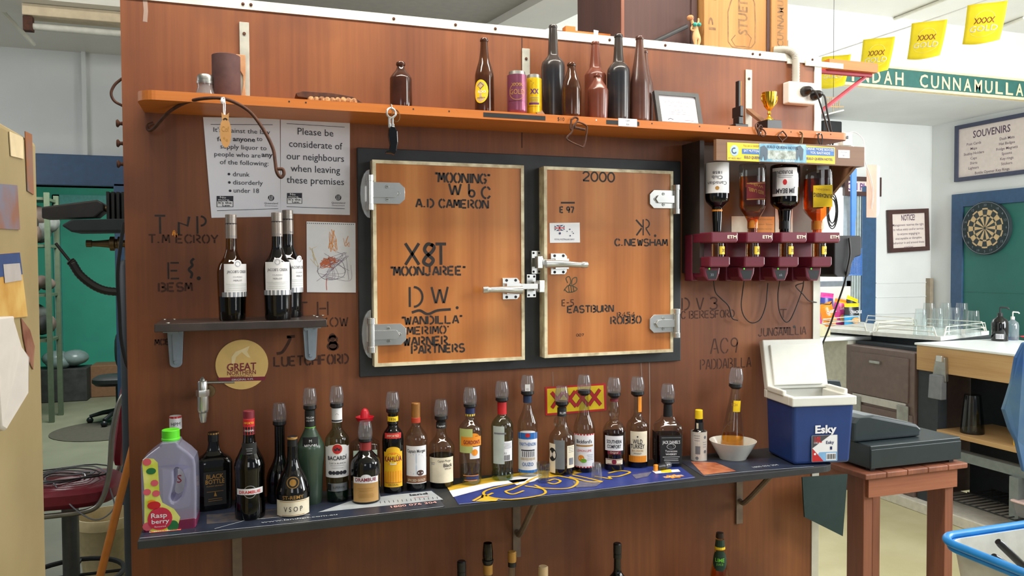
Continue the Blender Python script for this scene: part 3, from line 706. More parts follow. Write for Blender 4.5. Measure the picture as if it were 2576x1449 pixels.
def qg_logo(m, x, y, r):
    c = onY(x, y, Y2); k = r*mpp(c); m.disc(c.x, c.z, k, k, ink, wall_surf(Y2), 1, 20)
    for q in (-.5, 0, .45): m.stroke([(c.x+k*(q-.3), c.z-k*.8), (c.x+k*q, c.z), (c.x+k*(q+.1), c.z+k*.75)], k*.16, white, wall_surf(Y2), 2)
    wtext(m, 'Queensland', x, y+r*1.75, r*.62, ink, Y2, r*4.5); wtext(m, 'Government', x, y+r*2.6, r*.5, inkgrey, Y2, r*4.3)
def n1(m):
    sheet_px(m, [(511, 295), (704, 297), (706, 545), (532, 548)], sheet)
    wstroke(m, [(530, 313), (686, 314)], .0015, ink, Y2, 1, False); wstroke(m, [(546, 530), (700, 525)], .0015, ink, Y2, 1, False)
    for s, x, y, wd, bo in (("It's against the law", 609, 329, 142, 0), ('for', 560, 350, 28, 0), ('anyone', 614, 350, 56, .025), ('to', 653, 349, 14, 0), ('supply liquor to', 613, 370, 116, 0),
                            ('people who are', 598, 389, 116, 0), ('any', 672, 389, 28, .025), ('of the following:', 615, 409, 122, 0),
                            ('drunk', 607, 438, 42, 0), ('disorderly', 624, 459, 75, 0), ('under 18', 620, 479, 64, 0)):
        wtext(m, s, x, y, 12, ink, Y2, wd, 2, bo)
    for x, y in ((576, 438), (577, 459), (579, 480)):
        c = onY(x, y, Y2); m.disc(c.x, c.z, .004, .004, ink, wall_surf(Y2), 1, 10)
    nm_logo(m, 566, 507, 42, 28); qg_logo(m, 682, 498, 7.5)
tape = None
paper_sheet('wall_notice', 'laminated white liquor law notice hanging on the left, partly behind the iron rod', 'notice', n1)
def n2(m):
    sheet_px(m, [(706, 296), (880, 305), (880, 541), (706, 537)], sheet)
    wstroke(m, [(721, 311), (867, 320)], .0015, ink, Y2, 1, False); wstroke(m, [(721, 520), (867, 525)], .0015, ink, Y2, 1, False)
    for s, x, y, wd in (('Please be', 794, 332, 90), ('considerate of', 795, 364, 134), ('our neighbours', 794, 395, 144), ('when leaving', 794, 425, 124), ('these premises', 794, 454, 144)):
        wtext(m, s, x, y, 18, ink, Y2, wd, 2, 0, -.012)
    nm_logo(m, 741, 499, 38, 27); qg_logo(m, 851, 497, 7.5)
paper_sheet('wall_notice', 'white notice asking guests to be considerate, right beside the liquor law notice', 'notice', n2)
def n3(m):
    sheet_px(m, [(771, 557), (894, 561), (895, 736), (772, 735)], white)
    for i in range(24):
        a = onY(774+i*5, 561.5+i*.13, Y2); m.disc(a.x, a.z, .0016, .0016, ink, wall_surf(Y2), 1, 6)
    rr = random.Random(3)
    def scrib(cx, cy, rx, ry, n, mm, wd):
        for _ in range(n):
            wstroke(m, [(cx+rr.uniform(-rx, rx), cy+rr.uniform(-ry, ry)) for _ in range(5)], wd, mm, Y2, 1+rr.random())
    scrib(838, 605, 11, 30, 6, orangep, .0012); scrib(826, 660, 22, 14, 9, mat('rust_crayon', (206, 108, 66), .7), .002)
    scrib(840, 672, 44, 40, 7, mat('purple_pencil', (120, 96, 120), .7), .0008); scrib(790, 650, 12, 30, 2, mat('yellow_pencil', (226, 196, 110), .7), .0008); scrib(872, 615, 10, 25, 2, orangep, .001)
    wstroke(m, [(822, 700), (821, 715), (822, 730)], .002, mat('red_crayon', (200, 80, 60), .7), Y2)
    wstroke(m, [(800, 668), (802, 690), (825, 704), (865, 694), (862, 660), (836, 650), (815, 672)], .001, ink, Y2, 1)
paper_sheet('drawing_sheet', 'sketchpad sheet with a crayon scribble pinned left of the hatch', 'drawing', n3)
c = onY(609, 917, 0)
tag(thing('round_sticker', 'round cream beer sticker with maroon lettering above the tap', 'sticker', (c.x, 0, c.z)))
rs_ = bpy.data.objects['round_sticker']
m = MB(); R_ = .0770
g_y = mat('cream_yellow_print', (232, 194, 118), .4, var=.05); mar = mat('maroon_print', (128, 26, 52), .45)
m.cyl(R_, 0, .002, g_y, 48, T(c.x, -.0004, c.z, PI/2))
wq = wall_surf(-.0024)
wpoly(m, [(547, 950), (670, 947), (665, 957), (552, 960)][::-1], mar, -.0024, 1)
wtext(m, 'GREAT', 608, 922, 19, mar, -.0024, 74, 2, .02); wtext(m, 'NORTHERN', 608, 937, 11, mar, -.0024, 72, 2, .01); wtext(m, 'BREWING CO.', 609, 947, 7, mar, -.0024, 58, 2); wtext(m, 'ORIGINAL 4.2%', 610, 954, 5, white, -.0024, 54, 2)
pf = mat('pale_fish_print', (244, 222, 170), .4)
wpoly(m, [(583, 915), (582, 898), (592, 885), (610, 878), (628, 870), (622, 885), (630, 900), (622, 898), (608, 886), (594, 898), (590, 914)][::-1], pf, -.0024, 1)
part(m, 'disc', rs_)
def xx(m):
    sheet_px(m, [(1371, 974), (1523, 964), (1525, 1032), (1372, 1045)], red)
    wpoly(m, [(1376, 978), (1518, 969), (1520, 1028), (1377, 1040)][::-1], yellow, Y2, 1)
    for i in range(4):
        x = 1390+i*31; y = 1006-i*2.2
        for k_, (wd, mm) in enumerate(((.0135, blkm), (.0115, red))):
            wstroke(m, [(x-3, y-19), (x+28, y+19)], wd, mm, Y2, 2+k_*.7, False); wstroke(m, [(x+26, y-20), (x-2, y+20)], wd, mm, Y2, 2.3+k_*.7, False)
paper_sheet('beer_sign', 'red and yellow beer sign with four red crosses on the wall behind the bottles', 'sign', xx)
# ------------------------------------------------------------------ bottles
def mono(zs, rs, n=5):
    """monotone cubic through (z, r) so a traced outline turns without overshooting"""
    N = len(zs); d = [(rs[i+1]-rs[i])/(zs[i+1]-zs[i]) for i in range(N-1)]
    t = [d[0]]+[0 if d[i-1]*d[i] <= 0 else 2*d[i-1]*d[i]/(d[i-1]+d[i]) for i in range(1, N-1)]+[d[-1]]
    out = []
    for i in range(N-1):
        h = zs[i+1]-zs[i]
        for j in range(n):
            s = j/n; a = (1+2*s)*(1-s)**2; b = s*(1-s)**2; c = s*s*(3-2*s); e = s*s*(s-1)
            out.append((a*rs[i]+b*h*t[i]+c*rs[i+1]+e*h*t[i+1], zs[i]+h*s))
    out.append((rs[-1], zs[-1])); return out
class Bottle:
    def __init__(s, label, px, base, prof, gm, z=None, name='spirit_bottle', cat='bottle', group='bottles on the bottle shelf', twist=0, sq=None, y=None, part='glass', n=28, bed=.94, closed=True):
        z = SH if z is None else z
        p = onZ(px, base, z); k = mpp(p); rmax = max(h for _, h in prof)*k; rbase = prof[-1][1]*k
        if y is not None:
            d = ray(px, base); p = CAM+d*((y-CAM.y)/d.y); c = Vector((p.x, y, z))
        else:
            d = Vector((p.x-CAM.x, p.y-CAM.y, 0)).normalized(); c = p+d*rbase
        if y is None and c.y > -rmax-.004: c.y = -rmax-.004
        s.root = thing(name, label, cat, (c.x, c.y, z), face_cam(c)+math.radians(twist), group)
        s.c = c; s.k = mpp((c.x, c.y, z+.12)); s.p0 = pyof((c.x, c.y, z)); s.sq = sq
        pts = sorted(((s.z(py), h*s.k) for py, h in prof), key=lambda q: q[0])
        z0 = pts[0][0]
        pts = [(q-z0 if i == 0 else q, h) for i, (q, h) in enumerate(pts)]
        if pts[0][0] < 0: pts[0] = (0, pts[0][1])
        pts = [pts[0]]+[q for q in pts[1:] if q[0] > .012]
        pr = mono([.006]+[q[0] for q in pts[1:]], [q[1] for q in pts]); s.pr = pr
        m = MB(); top = pr[-1]
        m.lathe([(0, 0), (pr[0][0]*bed, 0)]+pr+([(top[0]*.7, top[1]), (0, top[1]-.002)] if closed else []), gm, n, sq=sq)
        s.glass = m.build(part, s.root, angle=50)
    def z(s, py): return (s.p0-py)*s.k
    def r(s, z):
        for (r0, z0), (r1, z1) in zip(s.pr, s.pr[1:]):
            if z0 <= z <= z1: return r0+(r1-r0)*(z-z0)/max(z1-z0, 1e-6)
        return s.pr[0][0] if z < s.pr[0][1] else s.pr[-1][0]
    def fill(s, py, m, name='liquid', k=.93):
        zt = s.z(py); q = [(r*k, z) for r, z in s.pr if z < zt]; q.append((s.r(zt)*k, zt))
        MB().lathe([(0, .004), (q[0][0], .004)]+q[1:]+[(0, zt)], m, 24, sq=s.sq).build(name, s.root); return s
    def band(s, name, p0, p1, hw, m, draw=None, hw2=None):
        """cylinder sleeve (cap, neck foil, collar) from py p0 (top) to p1 (bottom)"""
        mb = MB(); a, b = s.z(p1), s.z(p0); r = hw*s.k; r2 = (hw2 or hw)*s.k
        mb.lathe([(0, a), (r, a), (r2, b-.001), (r2*.93, b), (0, b)], m, 24)
        if draw: draw(mb, cyl_surf(max(r, r2)))
        mb.build(name, s.root); return s
    def label(s, p0, p1, m, draw=None, ang=1.15, name='label', rr=None, arch=0, off=0, flat=None, oval=False):
        """paper wrapped round the body between py p0 (top) and p1; arch raises the middle of the top edge (px)"""
        mb = MB(); a, b = s.z(p1), s.z(p0); r = (rr*s.k if rr else max(s.r(a+(b-a)*t) for t in (.02, .3, .6, .98)))+.0004
        S = flat_surf(-flat*s.k-.0006) if flat else cyl_surf(r); W = ang if flat else r*ang
        if flat: W = ang*s.k
        us = [off*s.k+W*(-1+2*i/24) for i in range(25)]
        if oval: mb.cols(us, lambda u: (a+b)/2-(b-a)/2*max(0, 1-((u-off*s.k)/W)**2)**.5, lambda u: (a+b)/2+(b-a)/2*max(0, 1-((u-off*s.k)/W)**2)**.5, m, S, 1)
        else: mb.cols(us, lambda u: a, lambda u: b+arch*s.k*max(0, 1-((u-off*s.k)/(W*.75))**2)**.5 if arch else b, m, S, 1)
        if draw: draw(mb, S, lambda px: px*s.k, s.z)
        o = mb.build(name, s.root); s.S = S; return s
    def pour(s, top, cb, bot, hw=16.5, dx=0, tilt=0):
        k = s.k; M = T(dx*k, 0, 0); a, b, c = s.z(bot), s.z(cb), s.z(top)
        MB().lathe([(0, a-.004), (hw*.62*k, a-.004), (hw*.8*k, a), (hw*k, a+(b-a)*.3), (hw*.97*k, b), (0, b)], blk, 20, M).build('pourer_collar', s.root)
        h = c-b; q = [(hw*.96*k, b), (hw*1.04*k, b+h*.2), (hw*1.06*k, b+h*.38), (hw*.96*k, b+h*.7), (hw*.80*k, c)]
        q2 = []
        mb = MB(); mb.lathe(q, gl_cup, 22, M); mb.build('pourer_cup', s.root); return s
mat_grey = mat('smoky_plastic', (110, 112, 118), .3)
def tx(s, u, py, h, m, w_=None, bold=0, k=3, slope=0):
    return lambda mb, S, X, Z: mb.text(s, X(u), Z(py), X(h), m, S, k, X(w_) if w_ else None, bold, slope)
def bx(u0, u1, p0, p1, m, k=2, n=8):
    return lambda mb, S, X, Z: mb.rect(X(u0), X(u1), Z(p1), Z(p0), m, S, k, n)
def dc(u, py, r, m, k=2, ry=None):
    return lambda mb, S, X, Z: mb.disc(X(u), Z(py), X(r), X(ry or r), m, S, k, 20)
def rg(u, py, r, w_, m, k=2):
    return lambda mb, S, X, Z: mb.ring(X(u), Z(py), X(r), X(w_), m, S, k)
def many(*fs):
    def f(mb, S, X, Z):
        for g in fs: g(mb, S, X, Z)
    return f
def lines(u0, u1, pys, m, h=1.1, seed=1):
    def f(mb, S, X, Z):
        rr = random.Random(seed)
        for p in pys:
            q = rr.uniform(0, (u1-u0)*.12); mb.rect(X(u0+q), X(u1-q), Z(p+h/2), Z(p-h/2), m, S, 3, 6)
    return f
def barcode(u0, u1, p0, p1, k=4):
    def f(mb, S, X, Z):
        rr = random.Random(5); u = u0
        mb.rect(X(u0-1), X(u1+1), Z(p1+1), Z(p0-1), white, S, k-.5, 3)
        while u < u1: w_ = rr.choice((.8, 1.2, 1.8)); mb.rect(X(u), X(min(u+w_, u1)), Z(p1), Z(p0), ink, S, k); u += w_+rr.choice((.9, 1.4))
    return f
lq_gold = liquid('amber_liquor', (246, 178, 84)); lq_dark = liquid('dark_rum', (104, 46, 34)); lq_red = liquid('ruby_liquor', (150, 40, 48))
lq_clear = liquid('clear_spirit', (232, 236, 234)); lq_green = liquid('green_liqueur', (40, 96, 56)); lq_syr = liquid('pink_syrup', (150, 34, 84))
lq_pale = liquid('pale_cordial', (250, 206, 120)); lq_bourbon = liquid('bourbon', (120, 52, 30))
gl_smoke = glass('smoky_bottle_glass', (104, 92, 86)); gl_grn2 = glass('green_tinted_glass', (208, 230, 216))
# 1 big plastic syrup jug with a moulded handle
p = onZ(428, 1335, SH); k = mpp(p); cj = Vector((p.x, p.y+.045, SH))
jug = thing('syrup_jug', 'big see-through plastic jug with lime green cap and raspberry label', 'jug', cj, -.05)
pl_j = glass('milky_jug_plastic', (222, 222, 240), .15, .42, (214, 216, 244)); q0 = pyof(cj); k = mpp((cj.x, cj.y, SH+.15))
J = lambda x, y: ((x-428)*k, max(.0005, (q0-y)*k))
outl = [J(*q) for q in ((368, 1326), (366, 1240), (366, 1160), (370, 1142), (386, 1128), (408, 1112), (410, 1104), (451, 1104), (453, 1112), (474, 1130), (488, 1146), (491, 1165), (492, 1240), (490, 1326), (484, 1333), (374, 1333))][::-1]
hole = [J(q[0], q[1]) for q in smooth_path([(446, 1164, 0), (462, 1180, 0), (465, 1205, 0), (456, 1240, 0), (440, 1252, 0), (432, 1240, 0), (440, 1205, 0), (440, 1172, 0)], 3)]
MB().prism(outl, -.045, .045, pl_j, hole=hole).build('body', jug, bevel=.016, seg=4)
sy = [J(*q) for q in ((367.6, 1326), (365.8, 1300), (491.2, 1294), (490.4, 1326), (484, 1333), (374, 1333))][::-1]
MB().prism(sy, -.0458, .0458, mat('raspberry_syrup', (112, 30, 66), .25)).build('syrup', jug, bevel=.012, seg=3)
cap = MB(); a = J(430, 1104); cap.cyl(21*k, a[1]-.002, a[1]+26*k, mat('lime_cap', (92, 214, 40), .4), 28, T(a[0], 0, 0)); cap.cyl(22*k, a[1]-.001, a[1]+6*k, MATS['lime_cap'], 28, T(a[0], 0, 0)); cap.build('cap', jug, bevel=.002)
m = MB(); S = lambda u, v, kk: Vector((u, -.0465-kk*EPS, v)); X = lambda q: J(*q)
lime = mat('lime_label', (196, 208, 60), .4, c2=(226, 226, 130)); rasp = mat('raspberry_red', (200, 44, 74), .4); pinkb = mat('berry_pink', (214, 92, 108), .5)
m.poly([X(q) for q in ((372, 1310), (374, 1220), (370, 1145), (378, 1137), (396, 1140), (405, 1150), (408, 1230), (414, 1250), (440, 1268), (454, 1290), (448, 1312), (430, 1325), (392, 1325))][::-1], lime, S, 1)
for (x, y, r) in ((381, 1147, 10), (397, 1200, 9), (380, 1221, 9), (400, 1226, 9), (380, 1306, 12)):
    a = X((x, y)); m.disc(*a, r*k, r*k*.9, pinkb, S, 2, 10)
a = X((390, 1170)); m.disc(*a, 11*k, 8*k, mat('leaf_green', (30, 110, 60), .5), S, 2); a = X((437, 1310)); m.disc(*a, 13*k, 14*k, MATS['leaf_green'], S, 2)
a = X((395, 1255)); m.disc(*a, 15*k, 10*k, red, S, 3); a = X((390, 1246)); m.disc(*a, 9*k, 5*k, orangep, S, 2.5)
a = X((408, 1289)); m.disc(*a, 28*k, 28*k, rasp, S, 3); m.text('Rasp', a[0]-2*k, a[1]+9*k, 12*k, white, S, 4, 36*k, .02); m.text('berry', a[0]+1*k, a[1]-6*k, 11*k, white, S, 4, 40*k, .02); m.text('flavoured', a[0], a[1]-19*k, 4*k, white, S, 4, 26*k)
m.build('label', jug)
# 2..23 the bottles, left to right
b = Bottle('clear bottle with white and red cap, mostly hidden behind the syrup jug', 446, 1292, [(1077, 13), (1100, 13), (1125, 24), (1150, 34), (1292, 34)], gl_clear)
b.band('cap', 1044, 1077, 14.5, white, lambda mb, S: (mb.rect(-.03, .03, b.z(1049), b.z(1044), red, S, 1, 8), mb.text('HPM', 0, b.z(1063), 9*b.k, ink, S, 1)))
b.label(1170, 1270, white, many(tx("S", 6, 1195, 20, red), tx('Syrup', 0, 1235, 9, ink)))
b = Bottle('squat black brandy bottle with gold lettering and thin gold cap rim', 540, 1290, [(1092, 12), (1112, 12.5), (1128, 15), (1140, 24), (1150, 38), (1162, 44), (1284, 44), (1290, 42)], gl_dark, sq=(.62, 4), twist=4)
b.band('cap', 1085, 1108, 13, blk, lambda mb, S: mb.rect(-.04, .04, b.z(1090), b.z(1086), goldp, S, 1, 10))
b.label(1178, 1262, blkm, many(tx('BLACK', 0, 1190, 11, goldp, 40, .02), tx('BOTTLE', 0, 1203, 11, goldp, 44, .02), tx('CLASSIC BRANDY', 0, 1214, 3, goldp, 40), lines(-20, 20, (1228, 1246, 1251), goldp, .8), lambda mb, S, X, Z: mb.poly([(X(-3), Z(1240)), (X(4), Z(1240)), (X(0), Z(1228))], goldp, S, 3)), ang=26, flat=28)
b = Bottle('dark curved liqueur bottle with red cap and small white banner, third in the front row', 630, 1311, [(1070, 13.5), (1092, 14), (1112, 16), (1135, 25), (1155, 34), (1170, 37), (1190, 36), (1240, 35), (1285, 37), (1311, 36)], gl_smoke)
b.fill(1292, lq_gold); b.fill(1205, liquid('dark_liqueur', (40, 30, 28)), 'dark_liquid', .9)
b.band('cap', 1031, 1050, 13.5, darkred); b.band('neck_foil', 1050, 1090, 14, red, lambda mb, S: (mb.rect(-.04, .04, b.z(1089), b.z(1070), blk, S, 1, 10), mb.text('IMPORTED', 0, b.z(1060), 5*b.k, yellow, S, 2, 26*b.k), mb.text('ORIGINAL', 0, b.z(1079), 5*b.k, white, S, 2, 26*b.k)))
b.label(1108, 1146, blkm, many(lines(-8, 8, (1122, 1127, 1134, 1140), inkgrey, 2)), ang=.75, rr=25, name='shoulder_label')
b.label(1219, 1234, white, many(tx('DRAMBUIE', 0, 1227, 8, red, 54, .02), rg(0, 1227, 15, 2, silver, .6)), ang=.95, rr=36.5)
b = Bottle('tall black bottle with upturned clear pourer cup, behind the cream-labelled brandy', 706, 1262, [(1064, 12.5), (1140, 13), (1160, 18), (1185, 30), (1205, 34), (1262, 33)], gl_dark, y=-.06)
b.pour(1013, 1057, 1069)
b = Bottle('bell-shaped black brandy bottle with cream label and gold round seal', 738, 1302, [(1104, 12), (1150, 13.5), (1171, 19), (1192, 29), (1213, 37), (1234, 42), (1290, 42.5), (1302, 40)], gl_dark)
b.band('cap', 1096, 1120, 12.5, blk, lambda mb, S: mb.rect(-.03, .03, b.z(1102), b.z(1097), goldp, S, 1, 10))
b.label(1188, 1218, blkm, many(dc(0, 1203, 15, goldp, 2), dc(0, 1203, 13, blkm, 3), dc(0, 1203, 8, goldp, 4, 9)), ang=.5, rr=39, name='seal')
b.label(1247, 1286, cream, many(tx('V S O P', 0, 1268, 13, ink, 46), lines(-36, 36, (1249.5, 1283.5), goldp, 1.2)), ang=1.15)
b.label(1233, 1245, blk, tx('ST-REMY', 0, 1239, 9, goldp, 52, .01), ang=.9, rr=42.5, name='name_label')
b = Bottle('frosted green melon liqueur bottle with black shield label and pourer cup', 783, 1272, [(1028, 12), (1072, 13), (1085, 18), (1105, 28), (1122, 34.5), (1138, 35), (1170, 32), (1272, 27)], gl_frost)
b.fill(1177, lq_green); b.pour(975, 1017, 1029)
b.band('neck_label', 1031, 1072, 13, blkm, lambda mb, S: (mb.text('MELON', 0, b.z(1047), 5*b.k, white, S, 1, 20*b.k), mb.text('LIQUEUR', 0, b.z(1054), 4.5*b.k, white, S, 1, 20*b.k), mb.rect(-.02, .02, b.z(1073), b.z(1071), greenink, S, 1, 6)))
b.label(1092, 1124, blkm, many(tx('MIDORI', 0, 1114, 9, white, 30, .02), tx('M', 0, 1101, 7, white)), ang=.62, rr=31.5, name='shield_label')
b = Bottle('clear greenish rum bottle with white label and red round bat badge', 850, 1266, [(1023, 12), (1074, 12.5), (1084, 18), (1098, 28), (1112, 30), (1255, 30), (1266, 27)], gl_grn2)
b.pour(970, 1012, 1023); b.band('neck_label', 1024, 1059, 13.2, white, lambda mb, S: (mb.rect(-.02, .02, b.z(1057), b.z(1053), ink, S, 1, 8), mb.stroke([(-.005, b.z(1040)), (0, b.z(1036)), (.006, b.z(1040))], .0008, ink, S)))
b.label(1117, 1193, white, many(dc(0, 1122, 13.5, cream, 2), dc(0, 1122, 12, red, 3), lambda mb, S, X, Z: mb.poly([(X(-9), Z(1119)), (X(-4), Z(1122)), (X(0), Z(1117)), (X(4), Z(1122)), (X(9), Z(1119)), (X(6), Z(1127)), (X(0), Z(1125)), (X(-6), Z(1127))][::-1], ink, S, 4),
    tx('BACARDÍ', 0, 1144, 10, ink, 50, .03), tx('CARTA BLANCA', 0, 1157, 4, ink, 42), lines(-18, 18, (1163, 1169), inkgrey, .8), lambda mb, S, X, Z: [mb.disc(X(u), Z(1181), X(r), X(5), ink, S, 3, 10) for u, r in ((-18, 6), (-9, 4), (0, 6), (9, 4), (18, 6))]), ang=1.2, arch=6)
b.label(1208, 1228, silver, many(bx(-28, -16, 1210, 1226, blkm, 2), tx('SUPERIOR', 3, 1218, 6, ink, 30)), ang=.95, name='lower_label')
b.fill(1228, liquid('pale_green_liquid', (170, 204, 182)))  # pale green tinted liquid up to the foot of the lower label
b = Bottle('dark round-shouldered liqueur bottle with red neck and white and tan label', 921, 1270, [(1108, 13), (1128, 14), (1137, 20), (1148, 30), (1160, 36.5), (1175, 38), (1258, 38), (1270, 36)], gl_dark)
b.pour(1058, 1101, 1110, 17); b.band('neck_foil', 1110, 1131, 14.5, mat('red_neck_foil', (150, 48, 50), .4))
b.label(1190, 1252, mat('tan_label', (186, 144, 84), .5), many(bx(-33, 33, 1190, 1205, white, 2), dc(0, 1194, 14, white, 1.8, 11), tx('DRAMBUIE', 0, 1196, 9, mar, 54, .03), lines(-22, 22, (1218, 1224, 1232, 1236, 1240), goldp, 1)), ang=.92)
b = Bottle('clear square tequila bottle with red sombrero cap, standing behind', 920, 1242, [(1068, 12), (1090, 13), (1106, 26), (1114, 36), (1242, 36)], gl_clear, y=-.05, sq=(.8, 4))
b.label(1125, 1200, mat('pale_green_label', (190, 206, 190), .5), lines(-24, 20, (1140, 1150, 1165, 1180), inkgrey, 2), ang=29, flat=28.8)
mb = MB(); hc = mat('red_plastic_hat', (196, 30, 46), .35); k = b.k; z0 = b.z(1058)
mb.lathe([(0, z0-.012), (9*k, z0-.012), (12*k, z0), (20*k, z0+2*k), (23*k, z0+11*k), (21.5*k, z0+11.5*k), (17*k, z0+5*k), (12*k, z0+7*k), (11*k, z0+20*k), (8*k, z0+28*k), (3*k, z0+32*k), (0, z0+32.5*k)], hc, 24); mb.build('hat_cap', b.root)
b = Bottle('black coffee liqueur bottle with yellow arched label and red shoulder band', 990, 1243, [(1035, 11.5), (1058, 12), (1062, 14), (1068, 12.5), (1074, 15), (1082, 21), (1094, 26), (1110, 27), (1232, 27.5), (1243, 25)], gl_dark)
b.pour(985, 1026, 1037); b.band('neck_label', 1045, 1057, 13.4, yellow, lambda mb, S: mb.text('1936', 0, b.z(1051), 7*b.k, ink, S, 1, 16*b.k))
b.label(1083, 1097, mat('orange_red_band', (206, 52, 48), .4), tx('IMPORTED', 0, 1090, 6, cream, 30), ang=.85, rr=26, name='shoulder_label')
ylw = mat('label_yellow', (236, 170, 24), .45, c2=(244, 196, 40))
b.label(1130, 1218, ylw, many(dc(0, 1147, 20, orangep, 2, 16), dc(0, 1148, 14, yellow, 2.3, 11), tx('KAHLÚA', 0, 1147, 13, mar, 46, .03), bx(-8, 8, 1156, 1162, cream, 2), bx(-26, 26, 1178, 1206, orangep, 1.5), tx('ORIGINAL', 0, 1212, 5, ink, 26), lines(-22, 22, (1207,), mar, 1)), ang=.95, arch=13)
b = Bottle('clear rum bottle with copper cap, white label and brown gold-lettered foot band', 1048, 1237, [(1050, 10.5), (1068, 11), (1078, 17), (1092, 26), (1102, 28.5), (1228, 28.5), (1237, 26)], gl_clear)
b.fill(1195, lq_dark); b.band('cap', 1012, 1048, 11, mat('copper_cap', (168, 116, 62), .35, .4)); b.band('neck_foil', 1048, 1061, 11.5, mat('orange_red_foil', (186, 66, 44), .4))
b.label(1115, 1209, white, many(tx('Captain Morgan', 0, 1127, 8, ink, 48, .02), bx(-28.5, 28.5, 1190, 1207, mat('brown_band', (128, 84, 58), .5), 2), tx('SPICED GOLD', 0, 1200, 6, cream, 46, .01), dc(0, 1160, 24, mat('sky_tint', (190, 206, 222), .5), 1.5, 27), dc(10, 1182, 9, crate_dark, 2, 7)), ang=1.0)
b = Bottle('clear round-shouldered dark rum bottle with cream label and pourer cup', 1111, 1230, [(1053, 11.5), (1082, 12), (1095, 15), (1108, 26), (1120, 32.5), (1134, 33), (1220, 33), (1230, 30)], gl_clear)
b.fill(1143, liquid('black_rum', (50, 42, 40))); b.pour(1004, 1044, 1055); b.band('neck_label', 1060, 1075, 12.5, blkm, lambda mb, S: mb.text('Captain', 0, b.z(1068), 5*b.k, white, S, 1, 22*b.k))
b.label(1143, 1206, cream, many(tx('Captain Morgan', 8, 1151, 6, ink, 34), tx('Black', 17, 1162, 9, ink, 24, .02), tx('SPICED', 17, 1171, 4, ink, 18), lines(-30, -16, (1156, 1160), inkgrey, 1)), ang=1.05)
b = Bottle('tall clear gin bottle with orange and green label and blue and yellow neck', 1184, 1223, [(1022, 10.5), (1050, 11), (1058, 17), (1070, 27), (1080, 30), (1214, 30), (1223, 27)], gl_clear)
b.pour(974, 1014, 1023); b.band('neck_foil', 1023, 1045, 12, navy, lambda mb, S: mb.rect(-.05, .05, b.z(1044), b.z(1039), yellow, S, 1, 12))
b.label(1072, 1132, mat('faded_green_label', (186, 196, 120), .5), None, ang=.62, off=-13, name='back_label')
b.label(1092, 1115, orangep, many(dc(8, 1094, 17, orangep, 1, 11), tx("GORDON'S", 4, 1105, 10, mar, 44, .02)), ang=.95, off=3)
b.label(1117, 1147, white, many(dc(11, 1131, 8, orangep, 3)), ang=.45, off=12, name='badge')
b.label(1188, 1202, navy, many(lines(-20, 22, (1189, 1201), orangep, 1.6)), ang=.6, off=5, name='foot_label')
b.fill(1170, lq_clear)
b = Bottle('clear vodka bottle seen from behind, red neck foil and small barcode label', 1264, 1212, [(1008, 10.5), (1042, 11), (1050, 18), (1062, 26), (1072, 28), (1160, 27.5), (1180, 26), (1190, 28), (1205, 28), (1212, 26)], gl_grn2)
b.pour(958, 998, 1008); b.band('neck_foil', 1008, 1040, 11.5, red)
wlab = mat('back_of_label', (186, 198, 192), .5)
b.label(1066, 1160, wlab, many(bx(-22, 10, 1082, 1086, inkgrey, 2)), ang=.55, off=-10, name='back_label')
b.label(1104, 1153, white, many(lines(4, 26, (1109, 1112, 1115, 1118, 1121), inkgrey, .8), tx('12', 8, 1133, 5, ink), barcode(5, 20, 1138, 1151)), ang=.48, off=15)
b.fill(1182, lq_clear)
b = Bottle('clear tapering ouzo bottle with blue and white temple label', 1328, 1202, [(990, 9.5), (1012, 9.5), (1030, 13), (1050, 21), (1064, 25), (1075, 25.5), (1194, 25.5), (1202, 23)], gl_clear)
b.pour(943, 982, 992); b.band('neck_foil', 992, 1011, 11, mat('navy_foil', (40, 58, 92), .35))
MB().rect(-6*b.k, 7*b.k, b.z(980), b.z(963), white, lambda u, v, k: Vector((u, -16.6*b.k-.001, v))).text('12', 0, b.z(975), 5*b.k, ink, lambda u, v, k: Vector((u, -16.6*b.k-.0016, v))).build('price_tag', b.root)
def temple(mb, S, X, Z):
    mb.rect(X(-17), X(18), Z(1128), Z(1125), ink, S, 3, 4)
    for i in range(7): u = -14+i*4.8; mb.rect(X(u), X(u+1.8), Z(1143), Z(1129), ink, S, 3)
    mb.rect(X(-19), X(19), Z(1151), Z(1145), mat('stone_tint', (196, 182, 160), .6), S, 3, 4)
b.label(1083, 1183, white, many(bx(-30, 30, 1083, 1099, blue, 2), bx(-30, 30, 1176, 1183, blue, 2), dc(0, 1089, 6, red, 3, 5), tx('PARTHENON', 0, 1111, 9, blue, 44, .01), tx('OUZO', 0, 1161, 9, blue, 29, .02), temple), ang=1.15, arch=6)
b = Bottle('clear rum bottle with finger ring at the neck, two cream side labels', 1414, 1198, [(1017, 10.5), (1046, 11), (1062, 13), (1078, 20), (1092, 30), (1106, 33), (1190, 33), (1198, 31)], gl_clear)
b.fill(1180, lq_dark); b.pour(970, 1008, 1018); b.band('neck_label', 1024, 1045, 11.6, blkm, lambda mb, S: mb.text('RUM', 3*b.k, b.z(1036), 6*b.k, white, S, 1))
mb = MB(); mb.tube([(-11*b.k-.3*b.k+7*b.k*math.cos(a), -.002, b.z(1060)+11*b.k*math.sin(a)) for a in [2*PI*i/16 for i in range(16)]], 2.4*b.k, gl_clear, 6, True); mb.build('finger_ring', b.root)
b.label(1110, 1183, cream, many(dc(-27, 1137, 13, blkm, 2, 17), tx('KEN', -26, 1137, 8, white)), ang=.35, off=-29); b.label(1114, 1170, cream, many(lines(16, 34, (1118, 1122, 1126, 1130), inkgrey, 1), bx(18, 32, 1145, 1162, silver, 2)), ang=.36, off=25, name='side_label')
b.label(1100, 1172, mat('label_back_grey', (122, 128, 130), .6), None, ang=.42, off=-7, name='back_label')
